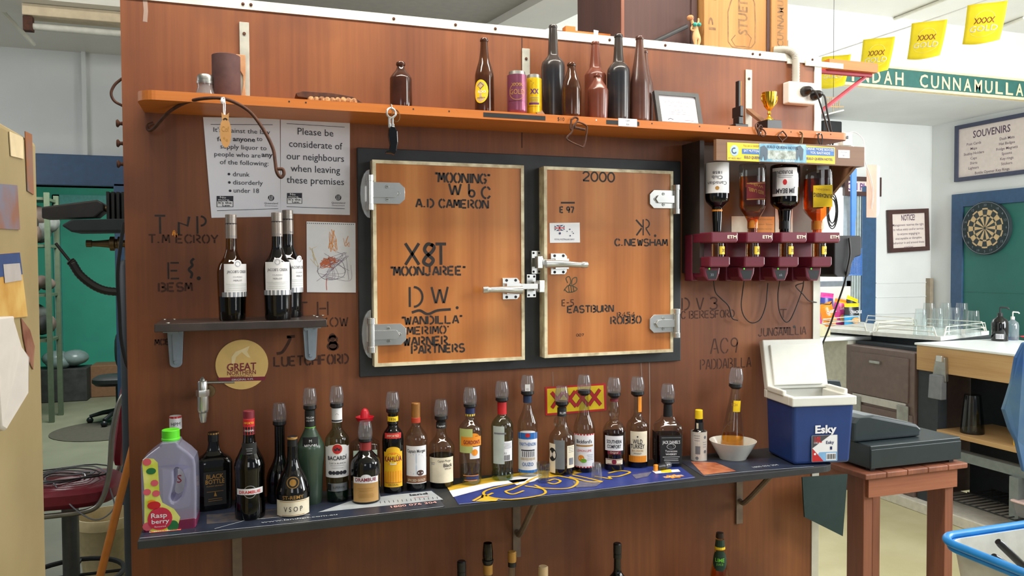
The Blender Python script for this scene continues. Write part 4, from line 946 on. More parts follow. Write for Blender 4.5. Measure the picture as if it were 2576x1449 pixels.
b = Bottle('clear cordial bottle with red-edged white lime label in front of the red and yellow sign', 1470, 1191, [(988, 10), (1010, 11), (1040, 15), (1052, 20), (1066, 25), (1076, 27), (1182, 27), (1191, 25)], gl_clear)
b.fill(1166, lq_dark); b.pour(942, 980, 990)
b.label(1086, 1170, white, many(bx(-32, 32, 1086, 1089, red, 2), bx(-32, 32, 1167, 1170, red, 2), tx("Bickford's", 0, 1104, 9, ink, 40, .02), bx(-22, 24, 1113, 1117, goldp, 2), tx('LEMON LIME', 0, 1127, 6, red, 38), dc(-8, 1146, 8, orangep, 2), dc(-2, 1152, 8, mat('lime_green_fruit', (110, 176, 50), .5), 3, 5), lines(6, 24, (1138, 1142, 1146, 1150), inkgrey, .8)), ang=1.1)
b = Bottle('clear bottle of ruby liqueur with bulged neck and white label', 1545, 1187, [(994, 9), (1006, 9.5), (1022, 12.5), (1038, 14), (1050, 11.5), (1056, 12), (1064, 20), (1076, 27), (1086, 29), (1178, 29), (1187, 26)], gl_clear)
b.fill(1085, lq_red); b.pour(949, 986, 996); b.band('neck_band', 1002, 1008, 10.5, darkred)
b.label(1090, 1127, white, many(tx('SOUTHERN', 0, 1104, 9, ink, 38, .03), tx('COMFORT', 0, 1116, 9, ink, 36, .03)), ang=.85); b.label(1126, 1136, mar, tx('Original', 0, 1131, 5, cream, 20), ang=.6, name='ribbon_label'); b.label(1148, 1162, cream, many(dc(0, 1155, 6, mar, 2), lines(-22, 22, (1149.5, 1160.5), mar, 1.4)), ang=.85, name='foot_label')
b = Bottle('clear bourbon bottle with cream and orange label and orange neck strip', 1604, 1179, [(992, 9), (1038, 9.5), (1050, 15), (1060, 24), (1070, 28), (1170, 28), (1179, 26)], gl_clear)
b.fill(1121, lq_bourbon); b.pour(947, 983, 993)
b.label(992, 1034, orangep, None, ang=.5, off=7, rr=10.5, name='neck_strip')
b.label(1079, 1156, cream, many(bx(-24, 24, 1140, 1156, orangep, 2), tx('WILD', 0, 1104, 12, ink, 24, .02), tx('TURKEY', 0, 1116, 11, ink, 36, .02), tx('BOURBON', 0, 1127, 5, goldp, 28), tx('WHISKEY', 0, 1134, 4, ink, 20), dc(0, 1092, 2, ink, 3)), ang=.82, off=4)
b = Bottle('square clear whiskey bottle with black filigree label and black neck', 1680, 1176, [(1046, 15), (1052, 17), (1060, 24), (1068, 31), (1076, 33), (1166, 33), (1176, 31)], gl_clear, sq=(1, 5), twist=14)
b.fill(1090, lq_bourbon); b.pour(965, 1002, 1013)
b.band('neck_foil', 1010, 1046, 12, blk, hw2=10)
b.label(1088, 1158, blkm, many(tx("JACK DANIEL'S", 0, 1104, 8, white, 44, .02), dc(0, 1115, 11, white, 2, 7), dc(0, 1115, 10, blkm, 3, 6), tx('No 7', 0, 1115, 6, white, 14), tx('Tennessee', 0, 1126, 6, white, 30), tx('WHISKEY', 0, 1134, 5, white, 28, .02), lines(-22, 22, (1141, 1146, 1150), white, 1), lines(-25, 25, (1093, 1156), silver, 1.5)), ang=27, flat=33)
mb = MB(); k = b.k; mb.add([(-33.4*k, 26*k, b.z(1158)), (-33.4*k, -26*k, b.z(1158)), (-33.4*k, -26*k, b.z(1085)), (-33.4*k, 26*k, b.z(1085))], [(0, 1, 2, 3)], blkm)
SS = lambda u, v, kk: Vector((-33.6*k-kk*EPS, -u, v)); mb.text('Whiskey', 0, b.z(1122), 16*k, silver, SS, 1, 44*k, rot=PI/2); mb.build('side_label', b.root)
# lying pourer
p = onZ(1668, 1182, SH); pr_ = thing('loose_pourer', 'loose black pourer with smoky cup lying in front of the square whiskey bottle', 'pourer', p+Vector((0, 0, .013)), .3)
m = MB(); M = T(0, 0, 0, 0, PI/2, 0); m.lathe([(0, -.032), (.010, -.03), (.013, -.012), (.013, .004), (.011, .008), (0, .008)], blk, 18, M); m.build('collar', pr_)
MB().lathe([(.0105, .008), (.0125, .016), (.012, .026), (.010, .034), (.009, .034), (.0108, .018), (0, .009)], gl_cup, 18, M).build('cup', pr_)
m = MB(); m.box((-.045, -.006, -.01), (-.03, .004, .012), orangep); m.build('spout_tag', pr_, bevel=.002)
b = Bottle('small bitters bottle with oversized white paper wrap and yellow cap', 1758, 1160, [(1052, 9.5), (1078, 10.5), (1086, 17), (1094, 18), (1160, 18)], gl_dark, twist=10)
b.band('cap', 1030, 1052, 9.8, yellow, hw2=9.2)
npr = mat('newsprint_wrap', (214, 208, 198), .7)
b.label(1083, 1159, npr, many(bx(-12, 0, 1118, 1138, inkgrey, 2), dc(-8, 1148, 4, inkgrey, 2), dc(13, 1132, 4, inkgrey, 2), dc(13, 1096, 4, inkgrey, 2), lines(-16, 0, (1092, 1098, 1104), inkgrey, 1), lines(6, 18, (1108, 1114, 1120), inkgrey, 1)), ang=3.1, rr=19.5, name='paper_wrap')
b.label(1060, 1082, blkm, bx(-8, -3, 1062, 1076, cream, 2), ang=1.2, rr=10.8, name='neck_label')
# bowl with the cordial bottle standing in it
pb = onZ(1863, 1160, SH); k = mpp(pb); pb = Vector((pb.x, pb.y+33*k, SH)); k = mpp(pb)
m = MB(); porc = mat('white_porcelain', (226, 224, 214), .2, var=.02)
m.lathe([(0, .004), (30*k, .004), (30*k, 0), (33*k, 0), (34*k, .005), (45*k, 22*k), (53*k, 36*k), (57*k, 43*k), (58*k, 45*k), (56.5*k, 45*k), (51*k, 37*k), (42*k, 22*k), (32*k, .012), (0, .010)], porc, 40)
tag(m.build('porcelain_bowl', loc=pb, origin='none'), 'white porcelain bowl on the right end of the bottle shelf', 'bowl')
b = Bottle('conical cordial bottle half full of amber, standing in the white bowl', 1862, 1140, [(968, 9.5), (985, 11), (1020, 16), (1060, 22), (1095, 27), (1125, 29), (1140, 27)], gl_clear, z=SH+.012, y=pb.y+.002)
b.fill(1090, lq_pale); b.pour(923, 962, 972); b.root.rotation_euler[1] = math.radians(3); b.root.location.x = pb.x-.004
b.label(1002, 1030, yellow, many(tx('SCH', 0, 1012, 7, goldp, 14)), ang=.55, off=7, rr=17, name='shoulder_label')
# shot glasses
for px, base, top, lbl, tp in ((1372, 1217, 1162, 'waisted clear shot glass beside the temple-label bottle', 1), (1507, 1207, 1164, 'small upturned shot glass in front of the ruby liqueur', 0)):
    p = onZ(px, base, SH); k = mpp(p); H = (base-top)*k*.92
    q = [(0, 0), (13*k, 0), (14*k, .003), (14.5*k, H*.5), (17*k, H*.62), (17.5*k, H), (16*k, H), (15*k, H*.65), (12.5*k, H*.45), (12*k, H*.15), (0, H*.13)] if tp else [(0, .002), (14.5*k, 0), (15*k, 0), (14*k, H*.3), (11*k, H-.003), (10*k, H), (0, H)]
    o = MB().lathe(q, gl_clear if tp else gl_cup, 24).build('shot_glass', loc=(p.x, p.y+14*k, SH), origin='none'); tag(o, lbl, 'glass', 'shot glasses on the bottle shelf')

# poster mats lying on the bottle shelf
def mat_sheet(name, label, pxs, base, draw):
    P = [onZ(*q, SH) for q in pxs]; m = MB()
    P = [Vector((q.x, max(SY_+.004, min(q.y, -.004)), 0)) for q in P]
    m.prism([(q.x, q.y) for q in P][::-1], 0, .0012, base, Matrix(((1, 0, 0, 0), (0, 0, 1, 0), (0, 1, 0, SH), (0, 0, 0, 1))))
    S = top_surf(SH+.0012); draw(m, S); return tag(m.build(name), label, 'mat', 'printed mats on the bottle shelf')
def zp(x, y): q = onZ(x, y, SH); return (q.x, max(SY_+.004, min(-.004, q.y)))
def zpoly(m, pts, mm, S, k=1):
    return m.poly([zp(*q) for q in pts], mm, S, k)
def zline(m, pts, wd, mm, S, k=2, sm=False):
    P = [zp(*q) for q in pts]
    if sm: P = [(q.x, q.y) for q in smooth_path([(a, b_, 0) for a, b_ in P], 6)]
    return m.stroke(P, wd, mm, S, k)
def ztext(m, s, px, py, wpx, hm, mm, S, k=3, bold=.02):
    c = zp(px, py); a, b_ = zp(px-wpx/2, py), zp(px+wpx/2, py); return m.text(s, c[0], c[1], hm, mm, S, k, b_[0]-a[0], bold)
pdark = mat('poster_navy_black', (34, 40, 54), .35, c2=(48, 56, 76), scale=10); pgrey = mat('poster_grey', (176, 184, 190), .4)
def mat1(m, S):
    zpoly(m, [(800, 1290), (985, 1272), (1115, 1258), (1085, 1236), (990, 1246), (880, 1262)][::-1], pgrey, S, 1)
    zpoly(m, [(520, 1320), (780, 1296), (760, 1276), (520, 1296)][::-1], mat('poster_photo', (96, 88, 84), .4, c2=(60, 66, 80), scale=30), S, 1)
    ztext(m, '1800 076 304', 1041, 1271, 124, .018, mat('pale_pink_print', (236, 176, 170), .5), S)
    ztext(m, 'www.landtpt.com.au', 754, 1306, 196, .013, pgrey, S); ztext(m, 'land', 1053, 1245, 48, .018, ink, S, 3, .04); ztext(m, 'transport', 1060, 1252, 42, .006, red, S); 
    for i in range(14): zline(m, [(958+i*11, 1268-i*.9), (956+i*11, 1263-i*.9)], .0015, ink, S, 3)
    zline(m, [(378, 1340), (456, 1333)], .016, mat('salmon_print', (222, 110, 90), .5), S, 2); ztext(m, 'Palmgirl', 412, 1336, 70, .012, white, S)
    zline(m, [(540, 1332), (620, 1310), (780, 1296)], .003, pgrey, S, 2); zline(m, [(352, 1356), (760, 1318), (1115, 1276)], .003, pgrey, S, 2)
mat_sheet('printed_mat', 'dark navy advertising mat under the left bottles, phone number at its end', [(352, 1357), (1119, 1275), (1088, 1232), (372, 1290)], pdark, mat1)
def mat2(m, S):
    zpoly(m, [(1124, 1226), (1134, 1240), (1270, 1217), (1400, 1200), (1500, 1185), (1340, 1185), (1200, 1208)][::-1], mat('poster_gold', (214, 170, 50), .4), S, 1)
    zpoly(m, [(1130, 1236), (1140, 1252), (1240, 1225), (1320, 1212), (1330, 1205), (1240, 1214)][::-1], white, S, 2)
    zpoly(m, [(1270, 1206), (1338, 1192), (1368, 1196), (1345, 1212), (1300, 1222)][::-1], white, S, 2)
    G = lambda pts, k=3: zline(m, pts, .0085, mat('poster_yellow_line', (222, 178, 40), .4), S, k, True)
    G([(1305, 1215), (1225, 1235), (1225, 1250), (1290, 1262), (1365, 1246), (1365, 1232), (1320, 1224)]); G([(1330, 1214), (1290, 1232), (1272, 1238), (1290, 1245), (1318, 1236)])
    G([(1325, 1214), (1350, 1202), (1380, 1196), (1440, 1206), (1453, 1216), (1430, 1230), (1370, 1230), (1345, 1222)]); G([(1378, 1212), (1395, 1207), (1410, 1212), (1395, 1219), (1378, 1216)])
    G([(1440, 1196), (1510, 1212), (1502, 1214), (1480, 1213), (1432, 1201)]); G([(1496, 1200), (1536, 1206), (1532, 1201), (1556, 1200), (1585, 1190), (1560, 1186), (1530, 1192)])
    m_ = [(1190, 1262), (1215, 1248), (1212, 1254), (1240, 1242)]
    zline(m, m_, .01, MATS['poster_yellow_line'], S, 3); zpoly(m, [(1196, 1263), (1220, 1250), (1255, 1256), (1248, 1262)][::-1], mat('poster_yellow_line2', (228, 190, 60), .4), S, 2.5)
    wear = mat('scuffed_print', (112, 108, 122), .7, c2=(84, 84, 110), scale=60)
    zpoly(m, [(1440, 1212), (1520, 1210), (1500, 1225), (1450, 1228)][::-1], wear, S, 2); zpoly(m, [(1590, 1196), (1640, 1188), (1630, 1200), (1600, 1206)][::-1], wear, S, 2)
    zpoly(m, [(1640, 1186), (1706, 1182), (1712, 1188), (1650, 1193)][::-1], white, S, 2); zpoly(m, [(1662, 1184), (1688, 1182), (1690, 1190), (1664, 1190)][::-1], yellow, S, 2.5)
    c = zp(1694, 1200); m.poly([(c[0]+(.03 if i % 2 else .018)*math.cos(i*PI/8)*1.4, c[1]+(.03 if i % 2 else .018)*.8*math.sin(i*PI/8)) for i in range(16)], orangep, S, 2); ztext(m, 'GAMES', 1694, 1200, 60, .01, white, S)
    zline(m, [(1154, 1270), (1450, 1242), (1748, 1202)], .003, pgrey, S, 2)
mat_sheet('printed_mat', 'blue, white and yellow advertising mat under the middle bottles', [(1154, 1270), (1749, 1203), (1708, 1172), (1500, 1178), (1124, 1224)], royal, mat2)
def mat3(m, S):
    zpoly(m, [(1738, 1162), (1800, 1164), (1852, 1186), (1770, 1196)][::-1], mat('red_dust_photo', (150, 76, 50), .4, c2=(196, 124, 84), scale=20), S, 1)
    ztext(m, '1800 076 304', 1925, 1174, 80, .016, pgrey, S); zline(m, [(1772, 1198), (1900, 1186), (2050, 1176)], .003, pgrey, S, 2)
mat_sheet('printed_mat', 'black advertising mat with a red photo at the right end, under the bowl', [(1770, 1199), (2080, 1170), (2050, 1148), (1712, 1162)], pdark, mat3)

# ------------------------------------------------------------------ wine bottles on the small shelf
def wine(label, px, base, y, gm, group='wine bottles on the small wall shelf', tw=0, liq=None, lab=True):
    b = Bottle(label, px, base, [(base-214, 12.5), (base-182, 13.5), (base-160, 20), (base-142, 31), (base-122, 35), (base-8, 35), (base, 32)], gm, z=WS, name='wine_bottle', group=group, y=y, twist=tw)
    b.band('screw_cap', base-268, base-246, 13.5, mat('satin_cap', (150, 140, 132), .35, .5) if 'satin_cap' not in MATS else MATS['satin_cap'], lambda mb, S: [mb.rect(-.05, .05, b.z(base-248+i*-4), b.z(base-249.2+i*-4), steel, S, 1, 12) for i in range(3)])
    b.band('capsule', base-245, base-208, 13.8, MATS['satin_cap'], lambda mb, S: (mb.rect(-.05, .05, b.z(base-243), b.z(base-245), ink, S, 1, 12), mb.text('CREEK', 0, b.z(base-213), 5*b.k, inkgrey, S, 1, 26*b.k)))
    if liq: b.fill(base-62, liq)
    b.label(base-144, base-62, white, many(dc(0, base-145, 10, white, 1.2, 9), rg(0, base-144, 6, 1.2, silver, 3), tx("JACOB'S CREEK", 0, base-125, 7, ink, 52), tx('CLASSIC', 0, base-112, 3.5, inkgrey, 24), tx('MERLOT', 0, base-103, 4, ink, 22), bx(-40, 40, base-74, base-62, silver, 2), lines(-30, 30, (base-94, base-90, base-84, base-79), wlab, .8)), ang=.95)
    return b
wine('olive green wine bottle, its white label turned to the right', 585, 808, -.13, gl_olive, tw=24, liq=liquid('dark_wine', (26, 18, 12)))
wine('dark red wine bottle with white label facing front', 700, 803, -.15, gl_dark)
wine('dark wine bottle half hidden behind the front-facing one', 727, 797, -.048, gl_dark, tw=50)

# ------------------------------------------------------------------ things on the top shelf
G_top = 'old bottles on the top shelf'
def tall(label, px, base, prof, gm, name='beer_bottle', y=None, lip=True):
    b = Bottle(label, px, base, prof, gm, z=TS, name=name, group=G_top, y=y if y is not None else -.085)
    if lip:
        t, h = prof[0]; m = MB(); z = b.z(t); k = b.k
        m.lathe([(0, z-9*k), (h*1.02*k, z-9*k), (h*1.18*k, z-7*k), (h*1.18*k, z-3*k), (h*1.05*k, z), (h*.75*k, z), (h*.75*k, z-4*k), (0, z-5*k)], gm, 20); m.build('lip', b.root)
    return b
amber = mat('amber_bottle_glass', (50, 28, 18), .08, c2=(72, 40, 22)); dusty = mat('dusty_dark_glass', (38, 38, 42), .22, c2=(62, 52, 46), scale=9); dusty2 = mat('dusty_brown_glass', (70, 44, 38), .25, c2=(88, 56, 44), scale=9); terra = mat('red_brown_glass', (98, 50, 36), .25, c2=(112, 60, 44), scale=9)
# salt shaker, holder, spatula, rusty tray
p = onY(517, 232, -.11); k = mpp(p); sh = thing('salt_shaker', 'small glass shaker with dented metal lid at the left of the top shelf', 'shaker', (p.x, -.11, TS)); k = mpp(sh.location)
MB().lathe([(0, 0), (25*k, 0), (26*k, .004), (24*k, 14*k), (19*k, 30*k), (20*k, 40*k), (0, 40*k)], glass('shaker_glass', (200, 206, 206), .05, .3), 24).build('jar', sh)
MB().lathe([(0, 38*k), (21*k, 38*k), (21.5*k, 44*k), (20*k, 45*k), (20.5*k, 56*k), (17*k, 61*k), (0, 62*k)], steel, 24).build('lid', sh)
p = onY(570, 237, -.1); k = mpp(p); m = MB()
m.lathe([(0, 0), (33*k, 0), (34*k, .003), (34*k, 113*k), (32*k, 114*k), (31*k, 108*k), (0, 106*k)], mat('purple_brown_foam', (92, 66, 64), .9, c2=(80, 56, 56)), 32)
tag(m.build('can_holder', loc=(p.x, -.1, TS), origin='none'), 'plain purple-brown foam can holder beside the shaker', 'can holder')
def prism_at(px, poly, y0, y1, mm, z=TS): pass
c = onY(612, 238, -.03); k = mpp(c); m = MB()
sp = [(2, 0), (-2, 14), (2, 30), (8, 60), (8, 84), (-6, 110), (-8, 138), (14, 138), (15, 110), (14, 84), (12, 60), (14, 36), (24, 18), (26, 4), (22, 0)]
m.prism([(c.x+(q[0]-8)*k, TS+q[1]*k*.98) for q in sp][::-1], -.012, -.0075, mat('pale_carved_wood', (190, 148, 108), .6, c2=(170, 118, 80), scale=20))
tag(m.build('wooden_spatula', bevel=.0015), 'double ended wooden spatula standing against the first strap bracket', 'spatula')
c = onY(832, 250, -.1); tr = thing('rusty_tray', 'rusty oval tin tray on edge with flaking cream crust', 'tray', (c.x, -.1, TS)); k = mpp(c)
m = MB(); rr = random.Random(4)
prof = [(-86, 24), (-70, 30), (0, 30), (52, 24), (78, 10), (84, 0), (76, 0), (60, 2), (-50, 4), (-60, 14), (-82, 16)]
m.prism([(q[0]*k, q[1]*k+.002) for q in prof][::-1], -.03, .04, rust); m.build('tin', tr, bevel=.003)
m = MB()
for i in range(9): x = -50+i*13; m.ball((x*k, -.03, (12+rr.uniform(-2, 2))*k), (9*k, .012, (11-.4*abs(i-4))*k), mat('flaking_crust', (196, 152, 104), .9, c2=(110, 66, 42), scale=90) if 'flaking_crust' not in MATS else MATS['flaking_crust'], 10)
m.build('crust', tr)
p = onY(935, 259, -.12); m = MB()
for i in range(7): m.ball((p.x+rr.uniform(-.03, .05), -.1+rr.uniform(-.02, .02), TS+.005), (rr.uniform(.008, .02), .01, .006), rust, 8)
tag(m.build('rust_flakes'), 'little heap of rust flakes beside the rusty tray', 'debris', kind='stuff')
tall('short brown medicine-style bottle standing alone above the keys', 1009, 267, [(158, 10), (168, 9.5), (176, 12), (192, 24), (200, 27.5), (262, 28), (267, 26)], gl_brown)
b = tall('slim amber beer bottle with yellow oval label', 1219, 283, [(99, 9), (125, 10), (150, 13), (175, 20), (195, 24), (276, 24.5), (283, 23)], amber)
b.label(206, 264, yellow, many(dc(-10, 236, 15, mat('label_tan', (196, 176, 140), .5), 2, 25), lambda mb, S, X, Z: (mb.poly([(X(-10), Z(212)), (X(-2), Z(221)), (X(-10), Z(230)), (X(-18), Z(221))][::-1], yellow, S, 3), mb.ring(X(-10), Z(221), X(8), X(1.2), ink, S, 4, 4)), tx('ROO', -7, 236, 7, white, 20, .03), tx('modern', -9, 250, 5, ink, 20)), ang=.8, off=-10, oval=True)
for px, base, top, hw, mm, txt, lbl in ((1301, 288, 182, 25, mat('purple_can', (134, 74, 98), .3, .5), 0, 'purple beer can with gold lettering on the top shelf'), (1343, 291, 190, 20, mat('yellow_can', (222, 186, 20), .3, .3), 1, 'yellow beer can tucked beside the purple one')):
    b = Bottle(lbl, px, base, [(top+10, hw), (base-8, hw), (base, hw*.84)], mm, z=TS, name='beer_can', cat='can', group='beer cans on the top shelf', part='body', y=-.13 if not txt else -.11)
    b.band('rim', top, top+11, hw*.86, steel, hw2=hw*.82)
    if not txt: b.label(top+28, base-30, mm, many(tx('XXXX', 0, 218, 9, goldp, 28), tx('GOLD', 0, 236, 13, goldp, 36), rg(0, 236, 20, 1.2, goldp, 2)), ang=.95, name='print')
    else: b.label(top+20, base-20, mm, many(tx('XX', 2, 234, 12, mat('purple_ink', (96, 40, 110), .5), 22, .05), lines(-10, 14, (250, 254, 258), inkgrey, 1), bx(-12, 14, 262, 267, MATS['purple_ink'], 2), lambda mb, S, X, Z: mb.stroke([(X(-8), Z(208)), (X(0), Z(214)), (X(-4), Z(218)), (X(8), Z(222))], X(1), ink, S, 2)), ang=.95, name='print')
tall('tallest dusty black bottle with bulging shoulder', 1392, 293, [(66, 9), (90, 11), (140, 13.5), (150, 20), (160, 28), (172, 30), (286, 26), (293, 23)], dusty, y=-.06)
tall('short amber bottle with sloping shoulders, right of the tallest black one', 1438, 297, [(160, 9.5), (172, 10), (190, 15), (210, 22), (228, 25), (290, 24), (297, 22)], amber, y=-.145)
b = tall('tall red-brown bottle with a paper scrap stuck in its mouth', 1498, 297, [(107, 9), (120, 10), (172, 15), (182, 22), (192, 27), (290, 27), (297, 25)], terra, y=-.07)
mb = MB(); k = b.k; z = b.z(107); mb.add([(-4*k, 0, z-.01), (4*k, 0, z-.01), (8*k, .002, z+28*k), (-4*k, -.002, z+30*k), (-3*k, .003, z-.01), (3*k, .003, z-.01), (7*k, .005, z+28*k), (-3*k, .002, z+30*k)], [(0, 1, 2, 3), (4, 7, 6, 5), (0, 3, 7, 4), (1, 5, 6, 2), (2, 6, 7, 3)], white); mb.build('paper_scrap', b.root)
tall('small red-brown bottle standing in front of the one with the paper scrap', 1504, 302, [(188, 9), (196, 9.5), (205, 13), (220, 22), (230, 26), (296, 26), (302, 24)], terra, y=-.15)
tall('tall dusty grey-black bottle with long straight neck', 1556, 303, [(89, 9.5), (108, 10.5), (158, 14), (166, 21), (178, 28), (188, 29), (296, 28), (303, 26)], dusty, y=-.11)
tall('tall brown bottle with sloping shoulders beside the certificate', 1609, 308, [(94, 9), (112, 9.5), (150, 14), (185, 20), (215, 24.5), (300, 25), (308, 23)], dusty2, y=-.12)
tall('dusty bottle almost hidden behind the sloping brown one', 1621, 300, [(128, 8), (150, 9), (190, 15), (220, 22), (294, 22), (300, 20)], dusty2, y=-.045)
# framed certificate leaning back
a, b_ = onY(1647, 310, -.12), onY(1775, 316, -.12); c = (a+b_)/2; cf = thing('certificate_frame', 'grey framed certificate leaning on the top shelf beside the bottles', 'frame', (c.x, -.12, TS), 0, None, math.radians(-15)); k = mpp(c)
w2, h_ = 64*k, 94*k; m = MB(); fg = mat('grey_frame', (78, 80, 80), .4)
for q in ((-w2, 0, w2, 11*k), (-w2, h_-11*k, w2, h_), (-w2, 11*k, -w2+11*k, h_-11*k), (w2-11*k, 11*k, w2, h_-11*k)): m.box((q[0], -.008, q[1]), (q[2], .008, q[3]), fg)
m.build('frame', cf)
m = MB(); m.box((-w2+10*k, -.003, 10*k), (w2-10*k, .004, h_-10*k), white); S = flat_surf(-.003)
m.text('Certificate of Appreciation', 0, h_*.72, 7*k, inkgrey, S, 1, 82*k); m.text('Old Queen Hotel', 0, h_*.5, 6*k, inkgrey, S, 1, 46*k)
for v in (.6, .42, .36): m.rect(-30*k, 30*k, h_*v, h_*v+.8*k, inkgrey, S, 1)
m.stroke([(-34*k, h_*.2), (-26*k, h_*.23), (-18*k, h_*.2)], 1.6*k, ink, S); m.rect(12*k, 40*k, h_*.19, h_*.2, red, S, 1); m.build('certificate', cf)
# award paddle, trophy
p = onY(1858, 316, -.12); k = mpp(p); aw = thing('award_stand', 'black award plaque seen edge-on on a block base', 'award', (p.x, -.12, TS))
m = MB(); m.box((-19*k, -.02, 0), (19*k, .03, 15*k), blk); m.box((-7*k, -.015, 15*k), (7*k, .02, 34*k), blk); m.build('base', aw, bevel=.002)
m = MB(); m.box((-5*k, -.02, 34*k), (5*k, .03, 60*k), blk); m.box((-4*k, -.008, 58*k), (2*k, .012, 124*k), blk); m.box((1.5*k, -.0085, 62*k), (4*k, .0125, 123*k), goldp); m.build('plaque', aw, bevel=.0015)
p = onY(1935, 318, -.13); k = mpp(p); tr = thing('trophy_cup', 'small gold two-handled trophy cup on a black plinth', 'trophy', (p.x, -.13, TS))
m = MB(); m.box((-23*k, -23*k, 0), (23*k, 23*k, 3*k), blk); m.box((-21*k, -21*k, 3*k), (21*k, 21*k, 27*k), blk, taper=-1*k); m.build('plinth', tr, bevel=.001)
m = MB(); m.lathe([(0, 27*k), (14*k, 27*k), (12*k, 31*k), (6*k, 36*k), (3*k, 42*k), (5*k, 46*k), (3*k, 52*k), (6*k, 56*k), (13*k, 64*k), (16*k, 76*k), (18*k, 90*k), (19*k, 98*k), (17*k, 98*k), (14*k, 76*k), (0, 62*k)], gold, 24)
m.build('cup', tr)
for s in (-1, 1): MB().tube(smooth_path([(s*17*k, 0, 92*k), (s*23*k, 0, 90*k), (s*22*k, 0, 78*k), (s*13*k, 0, 66*k)], 5), 1.6*k, gold, 8).build('handle', tr)
# ------------------------------------------------------------------ things hanging from the top shelf
def P3(px, py, y): return onY(px, py, y)
# curved rod, wooden tag
m = MB()
ys = (-.012, -.014, -.03, -.06, -.12, -.18, -.225, -.235, -.24, -.245, -.25, -.255, -.26, -.26)
pp = ((386, 309), (372, 316), (374, 327), (388, 322), (425, 282), (470, 257), (520, 247), (570, 250), (625, 278), (662, 325), (686, 372), (692, 405), (696, 432), (706, 446))
pts = [P3(x, y, d) for (x, y), d in zip(pp, ys)]+[P3(x, y, -.26) for x, y in ((714, 438), (711, 426), (699, 425))]
m.tube(smooth_path(pts, 6), .0048, rust, 10); tag(m.build('iron_rod_hook'), 'rusty bent iron rod curling out from the wall under the top shelf', 'hook')
tg = P3(564, 250, -.232); rt_ = thing('wooden_tag', 'oval wooden tag on a knotted string hung from the iron rod', 'tag', tg)
k = mpp(tg); m = MB()
for s in (-1, 1): m.tube(smooth_path([(-4*k, .0, 0), (-7*k, -.007, -3*k), (-2*k+s*2*k, -.008, 3*k), (s*2*k, -.007, -14*k), (s*1.5*k, -.007, -36*k), (2*k, -.006, -42*k)], 4), .0016, white, 6)
m.ball((-4*k, -.008, -6*k), (5*k, .004, 7*k), white, 8); m.build('string', rt_)
m = MB(); tw = mat('laser_cut_ply', (192, 142, 84), .6)
o_ = [(2*k+13.5*k*math.cos(a), -82*k+(40*k if math.sin(a) < 0 else 34*k)*math.sin(a)) for a in [2*PI*i/28 for i in range(28)]]
m.prism(o_, -.010, -.005, tw, smooth=False); m.prism([(-6*k, -52*k), (10*k, -52*k), (11*k, -34*k), (5*k, -40*k), (-1*k, -40*k), (-7*k, -34*k)], -.010, -.005, tw)
S = flat_surf(-.010); m.stroke([(-2*k, -54*k), (2*k, -48*k), (6*k, -54*k)], 2*k, brandk, S); m.text('Cof', 2*k, -75*k, 14*k, goldp, S, 1, 18*k); m.disc(-1*k, -98*k, 2*k, 3*k, goldp, S); m.disc(5*k, -103*k, 2.5*k, 3*k, goldp, S); m.build('tag', rt_)
# keys with bottle opener
c = P3(984, 268, TY-.006); kb = thing('key_ring', 'ring of keys with a black bottle opener hung on a shelf hook', 'keys', c); k = mpp(c)
m = MB(); m.tube(smooth_path([(0, .006, 6*k), (0, -.006, 3*k), (0, -.008, -6*k), (2*k, -.002, -9*k)], 4), .002, steel, 6); m.build('hook', kb)
m = MB(); m.tube([(-1*k+11*k*math.cos(a), -.006, -17*k+12*k*math.sin(a)) for a in [2*PI*i/20 for i in range(20)]], 2.6*k, chrome, 8, True); m.tube([(12*k+10*k*math.cos(a), .002+.004*math.sin(a), -22*k+16*k*math.sin(a)) for a in [2*PI*i/20 for i in range(20)]], .9*k, brass, 6, True); m.build('ring', kb)
m = MB()
for dx in (-6, 2): m.box(((dx-2.5)*k, -.008, -54*k), ((dx+2.5)*k, -.004, -28*k), chrome); m.box(((dx-1)*k, -.0085, -52*k), ((dx+4)*k, -.0045, -44*k), chrome)
m.build('key', kb, bevel=.0005)
m = MB(); op = [(-2, -50), (8, -52), (14, -62), (15, -90), (11, -112), (6, -122), (-2, -118), (-16, -118), (-16, -112), (-8, -110), (-5, -96), (-9, -76), (-8, -58)]
m.prism([(q[0]*k, q[1]*k) for q in op][::-1], -.014, .004, mat('gloss_black', (16, 17, 20), .1)); m.build('opener', kb, bevel=.003)
# buckle
c = P3(1447, 300, TY-.005); bk_ = thing('metal_buckle', 'rusty metal strap buckle hung under the $10 mark', 'buckle', c); k = mpp(c)
m = MB(); m.tube([(q[0]*k, -.004, q[1]*k) for q in smooth_path([(-12, -2, 0), (-2, 4, 0), (6, 0, 0), (-2, -14, 0), (-8, -26, 0), (-14, -24, 0), (-12, -2, 0)], 4)], 2.6*k, rust, 8, False); m.build('hook', bk_)
m = MB(); m.tube([(q[0]*k, -.006, q[1]*k) for q in smooth_path([(-8, -18, 0), (4, -8, 0), (26, -14, 0), (30, -26, 0), (22, -66, 0), (8, -66, 0), (-22, -54, 0), (-24, -46, 0), (-12, -34, 0), (-8, -18, 0)], 5)], 2.2*k, rust, 8, False); m.tube([(-4*k, -.008, -22*k), (24*k, -.008, -26*k)], 3.4*k, rust, 8); m.build('frame', bk_)
